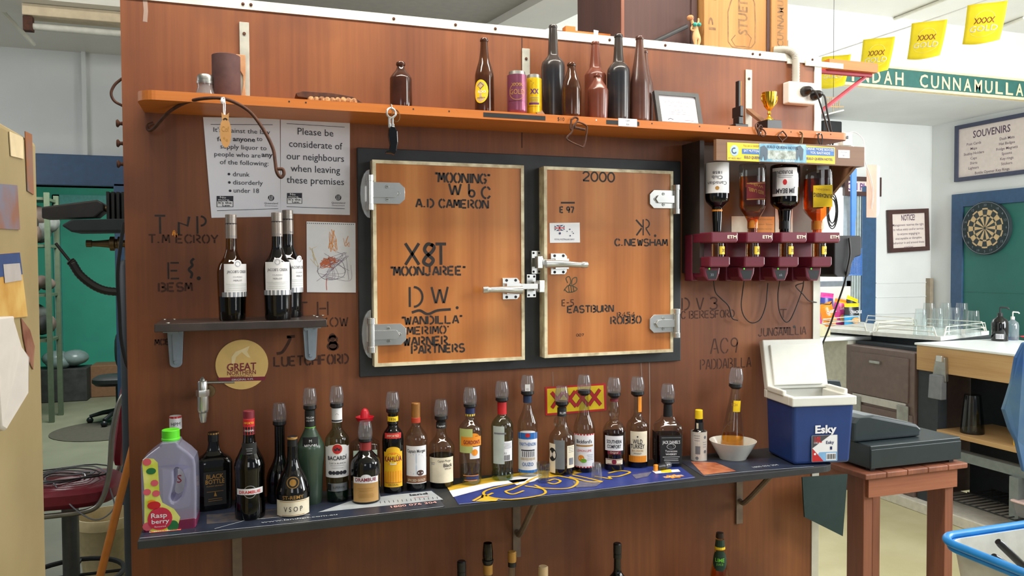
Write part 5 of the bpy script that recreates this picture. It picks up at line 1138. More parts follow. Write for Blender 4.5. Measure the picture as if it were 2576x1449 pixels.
# four puzzle hooks over the stickers
hooks = (((1913, 335), [(-5, -6), (-12, 6), (-16, 18), (-8, 24), (2, 12), (10, 8), (14, -2), (6, -8), (-2, 0), (6, 12), (0, 20), (-8, 10), (-5, -6)], 'twisted wire knot of rusty hooks, first of the four above the stickers', rust),
         ((1967, 334), [(-2, 2), (-13, -9), (0, -24), (1, -48), (1, -24), (14, -10), (2, 3), (-2, 2)], 'diamond shaped wire hook, second above the stickers', rust),
         ((2016, 338), [(-6, 6), (0, 2), (1, -10), (-3, -22), (-3, -34), (1, -22), (2, 0)], 'brass coloured twisted hook, third above the stickers', brass),
         ((2063, 338), [(0, -70), (0, -36), (-5, -16), (-5, -2), (0, 2), (5, -2), (5, -16), (1, -36)], 'black iron pick with looped top, fourth above the stickers', blkm))
for (px, py), ql, lb, mm in hooks:
    c = P3(px, py, TY-.006 if py != 338 or px < 2040 else TY-.010); k = mpp(c); m = MB()
    m.tube(smooth_path([(c.x+q[0]*k, c.y-.003*math.sin(i*1.3), c.z+q[1]*k) for i, q in enumerate(ql)], 5), 1.7*k, mm, 6)
    m.tube([(c.x, TY+.002, c.z+1*k), (c.x, c.y-.002, c.z+1*k)], 1.5*k, steel, 6); tag(m.build('wire_hook'), lb, 'hook', 'hooks above the stickers')
# tap
c = P3(510, 1000, -.06); tp = thing('beer_tap', 'chrome wall tap with a sideways lever below the round sticker', 'tap', (c.x, -.001, c.z)); k = mpp(c)
m = MB(); yy = -.062; M = T(0, yy, 0)
m.lathe([(0, -62*k), (7*k, -62*k), (8*k, -58*k), (8.5*k, -52*k), (9.5*k, -48*k), (10*k, -38*k), (12*k, -36*k), (13.5*k, -30*k), (13.5*k, 4*k), (0, 4*k)], chrome, 24, M)
m.lathe([(0, 4*k), (15.5*k, 4*k), (16*k, 7*k), (16*k, 17*k), (15.5*k, 20*k), (0, 20*k)], chrome, 6, M); m.lathe([(0, 20*k), (11.5*k, 20*k), (12*k, 40*k), (10*k, 43*k), (0, 43*k)], chrome, 24, M); m.build('body', tp)
m = MB(); m.lathe([(0, 42*k), (7*k, 42*k), (6*k, 47*k), (3*k, 50*k), (2*k, 52*k), (0, 52*k)], steel, 12, M); m.build('top_nut', tp)
MB().tube([(8*k, yy, 38*k), (72*k, yy-.004, 36*k), (76*k, yy-.004, 36*k)], 3.4*k, steel, 10).build('lever', tp)
m = MB(); m.tube([(4*k, yy, 10*k), (12*k, 0, 8*k)], 8*k, brass, 10); m.lathe([(0, 0), (17*k, 0), (16*k, .006), (0, .006)], brass, 14, T(12*k, 0, 8*k, PI/2)); m.build('wall_pipe', tp)

# ------------------------------------------------------------------ spirit dispensers on the right
gb = mat('grey_brown_board', (112, 92, 76), .6, c2=(92, 70, 56), scale=5)
dr = thing('dispenser_board', 'brown plywood dispenser board with sticker-covered valance under the shelf end', 'board', (onY(1890, 500, 0).x, 0, onY(1890, 690, 0).z))
a, b_ = onY(1730, 372, -.02), onY(2052, 690, -.02); m = MB(); m.box((a.x, -.022, b_.z), (b_.x, -.001, 2.14), gb); part(m, 'backboard', dr)
a2, b2 = onY(1712, 420, -.14), onY(1728, 682, -.14); m = MB(); m.box((a.x-.012, -.12, b_.z+.01), (a.x+.006, -.001, 2.14), mat('dark_side_board', (52, 40, 36), .6)); part(m, 'side_board', dr)
VY = -.225; v0, v1 = onY(1802, 352, VY), onY(2174, 414, VY); vz1 = onY(1990, 360, VY).z; vz0 = onY(1990, 411, VY).z
m = MB(); m.box((v0.x, VY, vz0), (v1.x, VY+.016, vz1), board_brown); m.box((v1.x-.016, VY+.016, vz0), (v1.x, -.001, vz1), board_brown)
m.prism([(VY+.016, vz0), (-.001, vz0), (-.001, vz0-.14), (-.03, vz0-.14)], 0, .014, board_brown, Matrix(((0, 1, 0, v1.x-.032), (1, 0, 0, 0), (0, 0, 1, 0), (0, 0, 0, 1)))); part(m, 'valance', dr)
S = wall_surf(VY)
def sq_px(m, q, mm, y, k): return wpoly(m, q[::-1], mm, y, k)
def stick_a(m):
    sq_px(m, [(1829, 358), (1912, 362), (1912, 407), (1829, 403)], yellow, VY, 2)
    sq_px(m, [(1866, 374), (1912, 376), (1912, 389), (1866, 387)], blue, VY, 3)
    wtext(m, 'You are in SHEEP', 1889, 367, 5, ink, VY, 40, 4); wtext(m, 'EAT MUTTON', 1889, 380, 6, white, VY, 38, 5, .02); wtext(m, 'EULO QUEEN', 1891, 396, 7, navy, VY, 38, 4, .03); wtext(m, '07 4655 4867', 1848, 398, 4, navy, VY, 32, 4)
    c = onY(1847, 379, VY); m.disc(c.x, c.z, .017, .019, mat('pale_blue_print', (170, 200, 224), .5), S, 3); m.ring(c.x-.001, c.z, .009, .004, navy, S, 4, 14, 60, 330)
m = MB(); stick_a(m); part(m, 'sticker', dr)['label'] = 'yellow sheep sticker'
m = MB(); aqua = mat('aqua_photo_print', (66, 140, 170), .35, c2=(130, 180, 200), scale=30)
sq_px(m, [(1909, 361), (2027, 364), (2028, 410), (1909, 406)], aqua, VY, 4); sq_px(m, [(1930, 378), (2006, 380), (2006, 402), (1930, 400)], mat('street_print', (120, 128, 116), .5, c2=(190, 200, 196), scale=60), VY, 5)
sil = mat('slate_print', (70, 88, 104), .5)
for x in (1920, 2010): sq_px(m, [(x-8, 370), (x+2, 366), (x+10, 376), (x+8, 402), (x+2, 404), (x, 390), (x-6, 404), (x-9, 398)], sil, VY, 6)
wtext(m, 'EULO QUEEN HOTEL', 1968, 371, 7, navy, VY, 78, 6, .02); wtext(m, 'OUTBACK QUEENSLAND', 1970, 404, 4.5, white, VY, 56, 6, .02); part(m, 'sticker', dr)['label'] = 'blue scenic sticker'
m = MB(); sq_px(m, [(2026, 366), (2100, 371), (2100, 413), (2026, 409)], yellow, VY, 2); sq_px(m, [(2027, 370), (2098, 373), (2098, 393), (2027, 390)], blue, VY, 3)
wtext(m, 'DRINK MORE BOOZE', 2062, 376, 6, white, VY, 68, 5, .02); wtext(m, 'YOU BASTARDS', 2062, 385, 6, white, VY, 50, 5, .02); wtext(m, 'EULO QUEEN HOTEL', 2062, 400, 6.5, navy, VY, 66, 4, .03); part(m, 'sticker', dr)['label'] = 'yellow and blue sticker'
m = MB(); sq_px(m, [(2108, 377), (2137, 378), (2137, 398), (2108, 397)], white, VY, 2); wtext(m, 'STICKERS', 2122, 383, 3.5, inkgrey, VY, 20, 4); wtext(m, '$5', 2122, 391, 4, inkgrey, VY, 6, 4); part(m, 'price_label', dr)['label'] = 'white price label'
m = MB()
sq_px(m, [(1840, 544), (1880, 544), (1880, 584), (1840, 584)], cream, -.0225, 1); sq_px(m, [(1897, 545), (1948, 545), (1948, 585), (1897, 585)], orangep, -.0225, 1)
for i, s in enumerate(('SHEEP COUNTRY', 'Mutton Town', 'QUEEN HOTEL')): wtext(m, s, 1922, 552+i*12, 4, goldp, -.0225, 42, 2)
sq_px(m, [(1950, 525), (1994, 525), (1994, 590), (1950, 590)], cream, -.0225, 1); c = onY(1972, 556, -.0225); m.disc(c.x, c.z, .021, .022, red, wall_surf(-.0225), 2); wtext(m, 'NO', 1972, 556, 8, white, -.0225, 22, 3, .03)
part(m, 'pinned_cards', dr)
maroon = mat('maroon_plastic', (104, 30, 48), .3, var=.06); tubeglass = glass('sight_glass', (236, 216, 190), .03)
def dispenser(px, lbl, i):
    c = onY(px, 642, -.13); k = mpp(c); d = thing('spirit_dispenser', lbl, 'dispenser', (c.x, -.023, c.z-70*k), 0, 'dispensers on the board'); Z = lambda y: (712-y)*k; M = T(0, -.001, 0)
    yf = -.17
    m = MB()
    m.box((-36*k, -.05, Z(708)), (26*k, 0, Z(588)), maroon)
    m.prism([(-34*k, Z(612)), (40*k, Z(612)), (44*k, Z(606)), (44*k, Z(586)), (-34*k, Z(586))], yf, -.05, maroon)
    m.prism([(-30*k, Z(672)), (26*k, Z(672)), (31*k, Z(666)), (31*k, Z(646)), (-30*k, Z(646))], yf+.02, -.05, maroon)
    m.prism([(-34*k, Z(672)), (16*k, Z(672)), (14*k, Z(690)), (6*k, Z(706)), (-20*k, Z(706)), (-30*k, Z(696))][::-1], yf+.05, -.05, maroon)
    m.build('housing', d, bevel=.005)
    m = MB(); cx = 9*k
    m.cyl(16*k, Z(646), Z(612), tubeglass, 20, T(cx, yf+.05, 0)); m.build('sight_glass', d)
    m = MB(); m.cyl(12*k, Z(645), Z(613), liquid('measure_spirit', (240, 176, 70)) if 'measure_spirit' not in MATS else MATS['measure_spirit'], 16, T(cx, yf+.05, 0)); m.build('spirit', d)
    m = MB(); r = 16.4*k; SS = lambda u, v, kk: Vector((cx+(r+kk*EPS)*math.sin(u/r), yf+.05-(r+kk*EPS)*math.cos(u/r), v)); m.rect(-6*k, 18*k, Z(640), Z(620), yellow, SS, 1, 8); m.text('30', 6*k, Z(630), 9*k, ink, SS, 2, 10*k); m.build('measure_label', d)
    m = MB(); m.lathe([(0, 0), (4*k, 0), (5*k, .004), (5*k, 10*k), (3*k, 13*k), (0, 13*k)], chrome, 14, T(10*k, yf+.06, Z(684))); m.build('spout', d)
    m = MB(); S = flat_surf(yf+.05); m.poly([(-26*k, Z(680)), (9*k, Z(680)), (4*k, Z(702)), (-18*k, Z(702))][::-1], blk, S, 1); m.disc(-16*k, Z(676), 2*k, 2*k, mat('green_led', (60, 230, 60), .4, emit=1.5) if 'green_led' not in MATS else MATS['green_led'], S, 2, 8)
    if i in (0, 2): m.text('30' if i == 0 else 'ok', -8*k, Z(691), 7*k, silver, S, 2)
    m.build('display', d)
    m = MB(); m.text('ETM', 26*k, Z(597), 8*k, cream, flat_surf(yf), 1, 26*k, .03); m.build('maker_mark', d)
    return d, c, k
disp = [dispenser(px, l, i) for i, (px, l) in enumerate(((1793, 'maroon spirit dispenser under the white-labelled dark bottle, leftmost of four'), (1880, 'maroon spirit dispenser under the slanted red label bottle'), (1965, 'maroon spirit dispenser under the white bourbon label bottle'), (2048, 'maroon spirit dispenser under the yellow label bottle, rightmost of four')))]
def optic(px, top, label, prof, gm, liqpy, liq, draws, sq=None, neck=None, tw=0):
    """bottle hung upside down in a dispenser; prof runs (py, half width) from the base at the top to the mouth at the bottom"""
    y = -.115; c = onY(px, prof[-1][0], y); k = mpp(c); r = thing('upturned_bottle', label, 'bottle', (c.x, y, c.z), face_cam(c)+math.radians(tw), 'upturned bottles in the dispensers'); Z = lambda py: (prof[-1][0]-py)*k
    pr = mono([Z(q[0]) for q in prof[::-1]], [q[1]*k for q in prof[::-1]])
    m = MB(); t = pr[-1]; m.lathe([(0, 0)]+pr+[(t[0]*.9, t[1]+.003), (0, t[1]+.003)], gm, 26, sq=sq); m.build('glass', r, angle=50)
    if liq:
        zt = Z(liqpy); q = [(a*.92, z) for a, z in pr if z < zt]; m = MB(); m.lathe([(0, q[0][1]+.002)]+q+[(q[-1][0], zt), (0, zt)], liq, 24, sq=sq); m.build('liquid', r)
    for nm, p0, p1, hw, a0, a1, mm, dr_ in draws:
        R = hw*k+.0006; S = flat_surf(-R) if sq else cyl_surf(R); m = MB(); u0, u1 = (a0*k, a1*k)
        m.rect(u0, u1, Z(p1), Z(p0), mm, S, 1, 16)
        if dr_: dr_(m, S, lambda v: v*k, Z)
        m.build(nm, r)
    if neck:
        p0, p1, hw, mm = neck; m = MB(); m.lathe([(0, Z(p1)), (hw*k, Z(p1)), (hw*k, Z(p0)), (0, Z(p0))], mm, 20); m.build('neck_band', r)
    return r
def ud(s, u, py, h, m_, w_=None, bold=0, sl=0):
    return lambda mb, S, X, Z: mb.text(s, X(u), Z(py), X(h), m_, S, 3, X(w_) if w_ else None, bold, sl, 'C', PI)
optic(1804, 412, 'dark upturned whisky bottle with white label, first of the four', [(412, 29), (416, 30), (494, 30), (506, 28), (516, 20), (524, 13), (550, 12), (583, 10)], gl_dark, 0, None,
      [('label', 412, 488, 30, -36, 36, white, many(ud('Canadian', 0, 464, 9, ink, 50), ud('Club', 0, 450, 9, ink, 26), ud('1858', 0, 438, 7, ink, 22), dc(0, 476, 5, goldp, 2)))], None, (525, 532, 12.8, orangep))
optic(1893, 416, 'square upturned bottle of amber whisky with a slanted red label', [(416, 31), (420, 32), (516, 32), (530, 28), (548, 17), (560, 12), (590, 11)], gl_clear, 446, liquid('amber_whisky', (250, 188, 84)),
      [('label', 462, 506, 32, -12, 32, mat('wine_red_label', (116, 24, 34), .45), many(ud('RED LABEL', 10, 484, 9, goldp, 36, .02, -.3), ud('Walker', 10, 470, 7, goldp, 34, 0, -.3), bx(-12, 32, 503, 505, goldp, 2), bx(-12, 32, 464, 466, goldp, 2)))], (1, 5), (552, 574, 13, orangep), -4)
optic(1974, 418, 'upturned bourbon bottle with a big white label', [(418, 35), (424, 36), (508, 35), (520, 28), (528, 17), (545, 15), (556, 14), (590, 12)], gl_smoke, 440, lq_bourbon,
      [('label', 426, 496, 36, -34, 32, white, many(ud('JIM BEAM', 2, 484, 12, ink, 46, .03), ud('BOURBON', 0, 438, 9, ink, 36, .02), lines(-20, 20, (446, 450), inkgrey, 1), dc(0, 462, 5, red, 2, 7), bx(-34, -20, 434, 490, silver, 2)))], None, (552, 576, 14, blk))
optic(2056, 418, 'upturned bottle of orange rum with a slanted yellow label, nearest the wall edge', [(418, 35), (424, 36), (522, 35), (534, 30), (546, 20), (556, 13), (590, 12)], gl_clear, 452, liquid('orange_rum', (246, 150, 70)),
      [('label', 470, 524, 36, -10, 34, yellow, many(ud('BUNDABERG', 12, 496, 10, ink, 42, .02, -.15), ud('ORIGINAL', 12, 481, 5, goldp, 34, 0, -.1))), ('price_tag', 418, 432, 36, 0, 26, silver, None)], (1, 4), (556, 578, 14, orangep))
# leads looping under the dispensers
cable = mat('black_flex', (30, 28, 28), .5)
def lead(pts, label, r=.0022, ys=None):
    m = MB(); m.tube(smooth_path([P3(p[0], p[1], p[2] if len(p) > 2 else -.02) for p in pts], 6), r, cable, 6)
    o = tag(m.build('power_lead'), label, 'cable', 'leads below the dispensers'); return o
lead([(1795, 706, -.05), (1800, 735), (1815, 752), (1833, 770), (1842, 800), (1856, 806)], 'black lead trailing under the leftmost dispenser')
lead([(1872, 706, -.05), (1868, 735), (1865, 770), (1872, 796), (1890, 812), (1912, 804), (1926, 770), (1930, 735), (1932, 712)], 'black lead looping between the second and third dispensers')
lead([(1962, 706, -.05), (1957, 740), (1960, 780), (1972, 806), (1985, 808), (2000, 780), (2018, 730), (2022, 706, -.05)], 'black lead looping between the third and fourth dispensers')
lead([(2020, 712), (2002, 720), (2020, 740), (2034, 756), (2050, 760, -.01), (2085, 766, .05), (2092, 760, .05)], 'black lead running off past the white wall edge')
# white power outlet with conduit and two plugs
c = onY(2003, 238, 0); k = mpp(c); ou = thing('power_outlet', 'white double power outlet with grey conduit on the upper wall', 'outlet', (c.x, 0, c.z-28*k))
wp_ = mat('white_plastic', (226, 224, 216), .3, var=.02)
m = MB(); m.box((-42*k, -.04, 0), (40*k, -.001, 54*k), wp_); m.build('box', ou, bevel=.005)
m = MB(); m.box((-8*k, -.044, 36*k), (-1*k, -.04, 46*k), wp_); m.box((22*k, -.044, 38*k), (29*k, -.04, 48*k), wp_); m.build('switches', ou, bevel=.001)
m = MB(); cg = mat('grey_conduit', (168, 166, 156), .5)
cp = smooth_path([(-12*k, -.02, 54*k), (-12*k, -.02, 90*k), (-13*k, -.02, 116*k), (-20*k, -.015, 130*k), (-34*k, .0, 137*k), (-52*k, .03, 140*k)], 10); m.tube(cp, [.0135+.0012*(i % 2) for i in range(len(cp))], cg, 12); m.box((-30*k, -.01, 102*k), (2*k, -.002, 114*k), wht_trim); m.build('conduit', ou)
for x, z, tx_, tz in ((2, 30, 36, -60), (32, 22, 44, -60)):
    pl_ = thing('black_plug', 'black plug in the left socket of the outlet' if x < 10 else 'black plug in the right socket of the outlet', 'plug', ou.location+Vector((x*k, -.041, z*k)), 0, 'plugs in the outlet')
    m = MB(); m.lathe([(0, 0), (12*k, 0), (13*k, .006), (10*k, .03), (4*k, .045), (0, .046)], blk, 16, T(0, 0, 0, PI/2)); m.build('plug', pl_)
    m = MB(); m.tube(smooth_path([(0, -.035, 0), ((tx_-x)*.2*k, -.055, -10*k), ((tx_-x)*k*.7, -.06, (tz-z)*.6*k), ((tx_+18-x)*k, -.05, (tz-z-26)*k), ((tx_+30-x)*k, -.03, (tz-z-40)*k)], 6), .0035, cable, 8); m.build('flex', pl_)
p = onY(1985, 250, .0)
m = MB(); q = P3(1990, 120, .06)
for i, (dx, dy, dz, s) in enumerate(((0, 0, 0, .03), (.03, .01, -.01, .024), (-.005, 0, .03, .02))): m.cbox((q.x+dx, .06+dy, ZT+.03+dz), (s*1.6, s, s*1.6), wp_, None)
tag(m.build('junction_box', bevel=.004), 'white junction box with cable clips on top of the partition corner', 'junction box')
# steel shelf bracket at the corner, red painted, reaching to the right room
m = MB(); rp = mat('red_bracket_paint', (168, 60, 72), .45)
a = P3(2068, 180, .05); b_ = P3(2190, 190, .05); e = P3(2066, 300, .05)
brk = thing('red_bracket', 'red steel bracket with a timber end sticking out from the partition corner', 'bracket', (XR, .05, e.z))
m.tube([(0, 0, a.z-e.z), (b_.x-XR, 0, b_.z-e.z)], .010, rp, 8); m.tube([(0, 0, 0), (b_.x-XR-.03, 0, b_.z-e.z-.01)], .009, rp, 8); m.box((0, -.01, -.02), (.008, .01, a.z-e.z+.03), rp); m.build('frame', brk)
m = MB(); m.box((.06, -.03, a.z-e.z+.008), (b_.x-XR+.01, .05, a.z-e.z+.045), pine); m.build('timber', brk)
m = MB(); m.box((-.08, -.062, a.z-e.z+.0), (.1, -.055, a.z-e.z+.02), wht_trim); m.build('strap', brk)
# card terminal charger / black box, fly swatter and paper tags by the wall edge
c = P3(2110, 640, -.04); k = mpp(c)
bb = thing('black_wall_unit', 'black plastic wall unit with curved edge at the right of the dispensers', 'unit', c); m = MB()
m.prism([(-42*k, 42*k), (-42*k, -50*k), (-34*k, -56*k), (0, -56*k), (8*k, -48*k), (14*k, -20*k), (22*k, -8*k), (38*k, -4*k), (43*k, 2*k), (43*k, 42*k), (38*k, 46*k), (-38*k, 46*k)][::-1], -.05, .06, blkm); m.build('housing', bb, bevel=.008, seg=3)
m = MB(); m.tube(smooth_path([(0, -.055, 40*k), (2*k, -.058, 0), (-6*k, -.056, -40*k), (-2*k, -.03, -80*k), (-10*k, .0, -140*k), (-2*k, .05, -190*k), (-14*k, .1, -270*k)], 6), .0035, cable, 8); m.build('flex', bb)
m = MB()
for r_, ox in ((28, 0), (24, 5), (19, 2)): m.tube([(ox*k-4*k+r_*k*math.cos(a)*.6, .03+ox*.002, 110*k+r_*1.6*k*math.sin(a)) for a in [2*PI*i/24 for i in range(24)]], .0028, cable, 6, True)
m.build('coiled_lead', bb)
c = P3(2145, 600, .07); k = mpp(c); fs = thing('fly_swatter', 'bright blue plastic fly swatter hanging beyond the wall edge', 'fly swatter', c); bs = mat('swatter_blue', (34, 116, 204), .35)
m = MB(); m.prism([(-7*k, 175*k), (-5*k, -30*k), (5*k, -30*k), (6*k, 40*k), (9*k, 60*k), (9*k, 175*k)], -.004, .004, bs); m.build('handle', fs)
m = MB(); m.tube(smooth_path([(2*k, 0, 172*k), (0, -.02, 2.17-c.z), (t1-c.x-.004, TY+.1-c.y, 2.17-c.z)], 5), .0016, white, 5); m.build('hang_loop', fs)
m = MB(); X0, X1, Z0, Z1 = -24*k, 28*k, -92*k, -26*k
for i in range(14): x = X0+(X1-X0)*i/13; m.box((x-.0009, -.002, Z0), (x+.0009, .002, Z1), bs)
for i in range(17): z = Z0+(Z1-Z0)*i/16; m.box((X0, -.002, z-.0009), (X1, .002, z+.0009), bs)
m.tube([(X0, 0, Z0), (X1, 0, Z0), (X1, 0, Z1), (X0, 0, Z1)], .003, bs, 6, True); m.build('mesh_head', fs)
c = P3(2195, 415, -.10); k = mpp(c); pt = thing('paper_tags', 'bundle of blank paper tags on a white string beside the fly swatter', 'tags', c); kraft = mat('kraft_paper', (206, 172, 154), .7)
m = MB()
for i in range(5): m.box((-18*k+i*5*k, .006*i, -132*k+i*3*k), (14*k+i*6*k, .006*i+.001, 0), kraft if i == 0 else mat('tag_white', (226, 226, 224), .7) if 'tag_white' not in MATS else MATS['tag_white'])
m.build('tags', pt)
m = MB(); m.tube(smooth_path([(-4*k, -.004, -110*k), (0, -.006, -70*k), (-10*k, -.006, -30*k), (-26*k, -.004, 10*k), (-30*k, -.002, 60*k), (-50*k, .02, 82*k), (-76*k, .03, 66*k)], 6), .0018, white, 6); m.build('string', pt)
# timber end and label bits on the shelf end: small white socket
c = P3(2130, 350, -.06); m = MB(); m.cbox((c.x, -.05, c.z), (.045, .03, .05), wp_); m.cbox((c.x-.006, -.067, c.z+.006), (.016, .004, .012), blk); tag(m.build('socket_adaptor', bevel=.003), 'small white socket adaptor behind the right shelf end', 'adaptor')

# ------------------------------------------------------------------ cooler box
e0 = onZ(1996, 1172, SH); k = mpp(e0); th = math.radians(-10); navyp = mat('cooler_blue', (30, 58, 118), .4, var=.05); lidw = mat('cooler_white', (224, 224, 216), .4, var=.02)
W_e = 148*k*1.10; H_e = 150*k; D_e = .19
ck = thing('cooler_box', 'blue and white cooler box with its lid standing open at the shelf end', 'cooler', (e0.x, max(e0.y, SY_+.03), SH+.002), th)
m = MB(); t = .012
m.add([(0, 0, 0), (W_e-.012, 0, 0), (W_e-.012, D_e, 0), (0, D_e, 0), (-.006, -.006, H_e), (W_e, -.006, H_e), (W_e, D_e+.006, H_e), (-.006, D_e+.006, H_e)], [(0, 3, 2, 1), (0, 1, 5, 4), (1, 2, 6, 5), (2, 3, 7, 6), (3, 0, 4, 7)], navyp); m.build('body', ck, bevel=.012, seg=3)
m = MB(); h2 = 22*k
for q in ((-.012, -.012, W_e+.006, .012), (-.012, D_e-.012, W_e+.006, D_e+.012), (-.012, .012, .012, D_e-.012), (W_e-.018, .012, W_e+.006, D_e-.012)): m.box((q[0], q[1], H_e-.002), (q[2], q[3], H_e+h2), lidw)
for x in (-.016, W_e-.006): m.box((x, .05, H_e+h2-.004), (x+.016, D_e-.02, H_e+h2+.016), lidw)
m.build('rim', ck, bevel=.004)
m = MB(); m.box((.012, .012, .03), (W_e-.018, D_e-.012, .034), lidw); m.box((.008, .012, .03), (.012, D_e-.012, H_e), lidw); m.box((W_e-.018, .012, .03), (W_e-.014, D_e-.012, H_e), lidw); m.box((.012, D_e-.014, .03), (W_e-.018, D_e-.01, H_e), lidw); m.build('liner', ck)
M = T(0, D_e-.01, H_e+h2, math.radians(-14)); m = MB(); lh = 132*k; m.box((-.012, -.012, 0), (W_e+.004, .018, lh), lidw, M); m.box((.012, -.02, .012), (W_e-.02, -.012, lh-.02), lidw, M); m.build('lid', ck, bevel=.008, seg=3)
S = flat_surf(-.007)
m = MB(); zz = H_e*.60; m.text('Esky', W_e*.52, zz, 20*k, white, S, 1, 58*k, .05); m.build('logo', ck)
m = MB(); x0, x1, z0, z1 = W_e*.28, W_e*.72, .01, H_e*.50; G = lambda u, v: (x0+(x1-x0)*u, z0+(z1-z0)*v)
sp = lambda m, ps, mm, kk: m.poly([G(*q) for q in ps], mm, S, kk)
sp(m, [(.03, 0), (.97, 0), (1, .03), (1, .97), (.97, 1), (.03, 1), (0, .97), (0, .03)], silver, 1); sp(m, [(.03, .02), (.97, .02), (.97, .98), (.03, .98)], white, 2)
sp(m, [(.03, .52), (.03, .98), (.7, .98)], mat('charcoal_print', (70, 66, 72), .5), 3); sp(m, [(.03, .02), (.46, .02), (.03, .52)], red, 3); sp(m, [(.46, .02), (.97, .02), (.97, .36), (.3, .36), (.24, .28)], mat('sky_blue_print', (130, 180, 226), .5), 2.5)
c_ = G(.25, .84); m.text('10L', *c_, 15*k, red, S, 4, 20*k, .04); c_ = G(.2, .72); m.text('CHILLA', *c_, 5*k, white, S, 4, 16*k); c_ = G(.7, .72); m.text('Esky', *c_, 8*k, navy, S, 4, 22*k, .03)
c_ = G(.74, .5); m.rect(c_[0]-3*k, c_[0]+3*k, c_[1]-4*k, c_[1]+4*k, navy, S, 4); c_ = G(.13, .3); m.disc(*c_, 3*k, 3*k, white, S, 4, 12)
a = G(.55, .05); b_ = G(.93, .32); m.rect(a[0], b_[0], a[1], b_[1], white, S, 4)
for i in range(11): u = a[0]+(b_[0]-a[0])*(.06+.085*i); m.rect(u, u+(.8+.5*(i % 3))*k, a[1]+.004, b_[1]-.004, ink, S, 5)
m.build('product_label', ck)

# ------------------------------------------------------------------ half-hidden bottles on the low shelf
def lowb(label, px, top, hw, kind):
    y = -.14; c = onY(px, top, y); k = mpp(c); H = c.z-LOWZ; r = thing('stored_bottle', label, 'bottle', (c.x, y, LOWZ), face_cam(c), 'bottles on the low shelf')
    zc = H-20*k if kind != 'pour' else H-75*k
    gm_ = {'dark': gl_dark, 'pour': gl_clear, 'gold': gl_clear, 'wood': gl_clear}[kind]
    MB().lathe([(0, 0), (.034, 0)]+mono([.006, H*.5, H*.62, H*.72, zc], [.037, .037, .033, hw*.95*k, hw*.85*k])+[(0, zc)], gm_, 24).build('glass', r)
    if kind == 'pour':
        m = MB(); m.lathe([(0, H-78*k), (hw*k, H-78*k), (hw*k, H-54*k), (0, H-54*k)], goldp, 20); m.build('neck_foil', r)
        m = MB(); m.lathe([(0, H-54*k), (11*k, H-54*k), (14*k, H-48*k), (14.5*k, H-42*k), (0, H-40*k)], blk, 20); m.build('pourer_collar', r)
        MB().lathe([(13*k, H-40*k), (13.5*k, H-25*k), (11*k, H), (10*k, H), (12*k, H-25*k), (0, H-39*k)], gl_smoke, 20).build('pourer_cup', r)
    else:
        mm = {'dark': blk, 'gold': MATS['gold_print'], 'wood': mat('pale_wood_stopper', (214, 184, 140), .5)}[kind]
        m = MB(); n = 10
        m.lathe([(0, zc-6*k), (hw*k, zc-6*k)]+[((hw+.5*(i % 2))*k, zc-6*k+(26*k)*(i+1)/n*.9) for i in range(n)]+[(hw*.85*k, H), (0, H)], mm, 20); m.build('cap', r)
        m = MB(); m.lathe([(0, zc-18*k), (hw*k, zc-18*k), (hw*k, zc-7*k), (0, zc-7*k)], blk, 20); m.build('neck_band', r)
lowb('black capped bottle below the shelf, leftmost of the hidden bottle tops', 1161, 1411, 11, 'dark')
lowb('gold foil bottle with smoky pourer cup below the shelf', 1227, 1366, 12, 'pour')
lowb('bottle with ridged gold cap below the shelf', 1288, 1387, 10.5, 'gold')
lowb('bottle with pale wooden stopper cap below the shelf', 1366, 1424, 12.5, 'wood')
lowb('slim black bottle standing alone below the shelf', 1553, 1366, 10, 'dark')
y = -.14; c = onY(1811, 1338, y); k = mpp(c); H = c.z-LOWZ; r = thing('lime_bottle', 'lime juice bottle with dark crown cap at the bottom right', 'bottle', (c.x, y, LOWZ), face_cam(c))
pr = mono([.006, H-160*k, H-105*k, H-60*k, H-15*k], [.04, .04, .033, 15*k, 9*k]); MB().lathe([(0, 0), (.036, 0)]+pr+[(0, H-15*k)], glass('lime_cordial_glass', (240, 216, 150)), 24).build('glass', r)
MB().lathe([(0, .004), (.036, .004), (.036, H-160*k), (.029, H-105*k), (.024, H-90*k), (0, H-90*k)], lq_pale, 24).build('cordial', r)
MB().lathe([(0, H-15*k), (10*k, H-15*k), (10.5*k, H-12*k), (9*k, H-2*k), (0, H)], mat('bronze_crown', (60, 48, 42), .4, .5), 20).build('crown_cap', r)
m = MB(); dg = mat('bottle_green_label', (24, 56, 42), .45); R_ = lambda z: next((a+(b_-a)*(z-z0)/(z1-z0) for (a, z0), (b_, z1) in zip(pr, pr[1:]) if z0 <= z <= z1), .02)
SS = lambda u, v, kk: Vector(((R_(v)+.0006+kk*EPS)*math.sin(u/R_(v)), -(R_(v)+.0006+kk*EPS)*math.cos(u/R_(v)), v))
for i in range(8): z0 = H-42*k+i*3*k; m.rect(-20*k, 20*k, z0, z0+3*k, dg if i > 1 else yellow, SS, 1, 8)
for i in range(12): z0 = H-92*k+i*4*k; a = math.sqrt(max(.05, 1-((z0+2*k-(H-68*k))/(25*k))**2)); m.rect(-20*k*a, 20*k*a, z0, z0+4*k, dg, SS, 1.5, 8)
m.text('LIME', 0, H-66*k, 9*k, greenink, SS, 3, 22*k, .02); m.text('JUICE', 0, H-76*k, 5*k, greenink, SS, 3, 16*k); m.build('label', r)
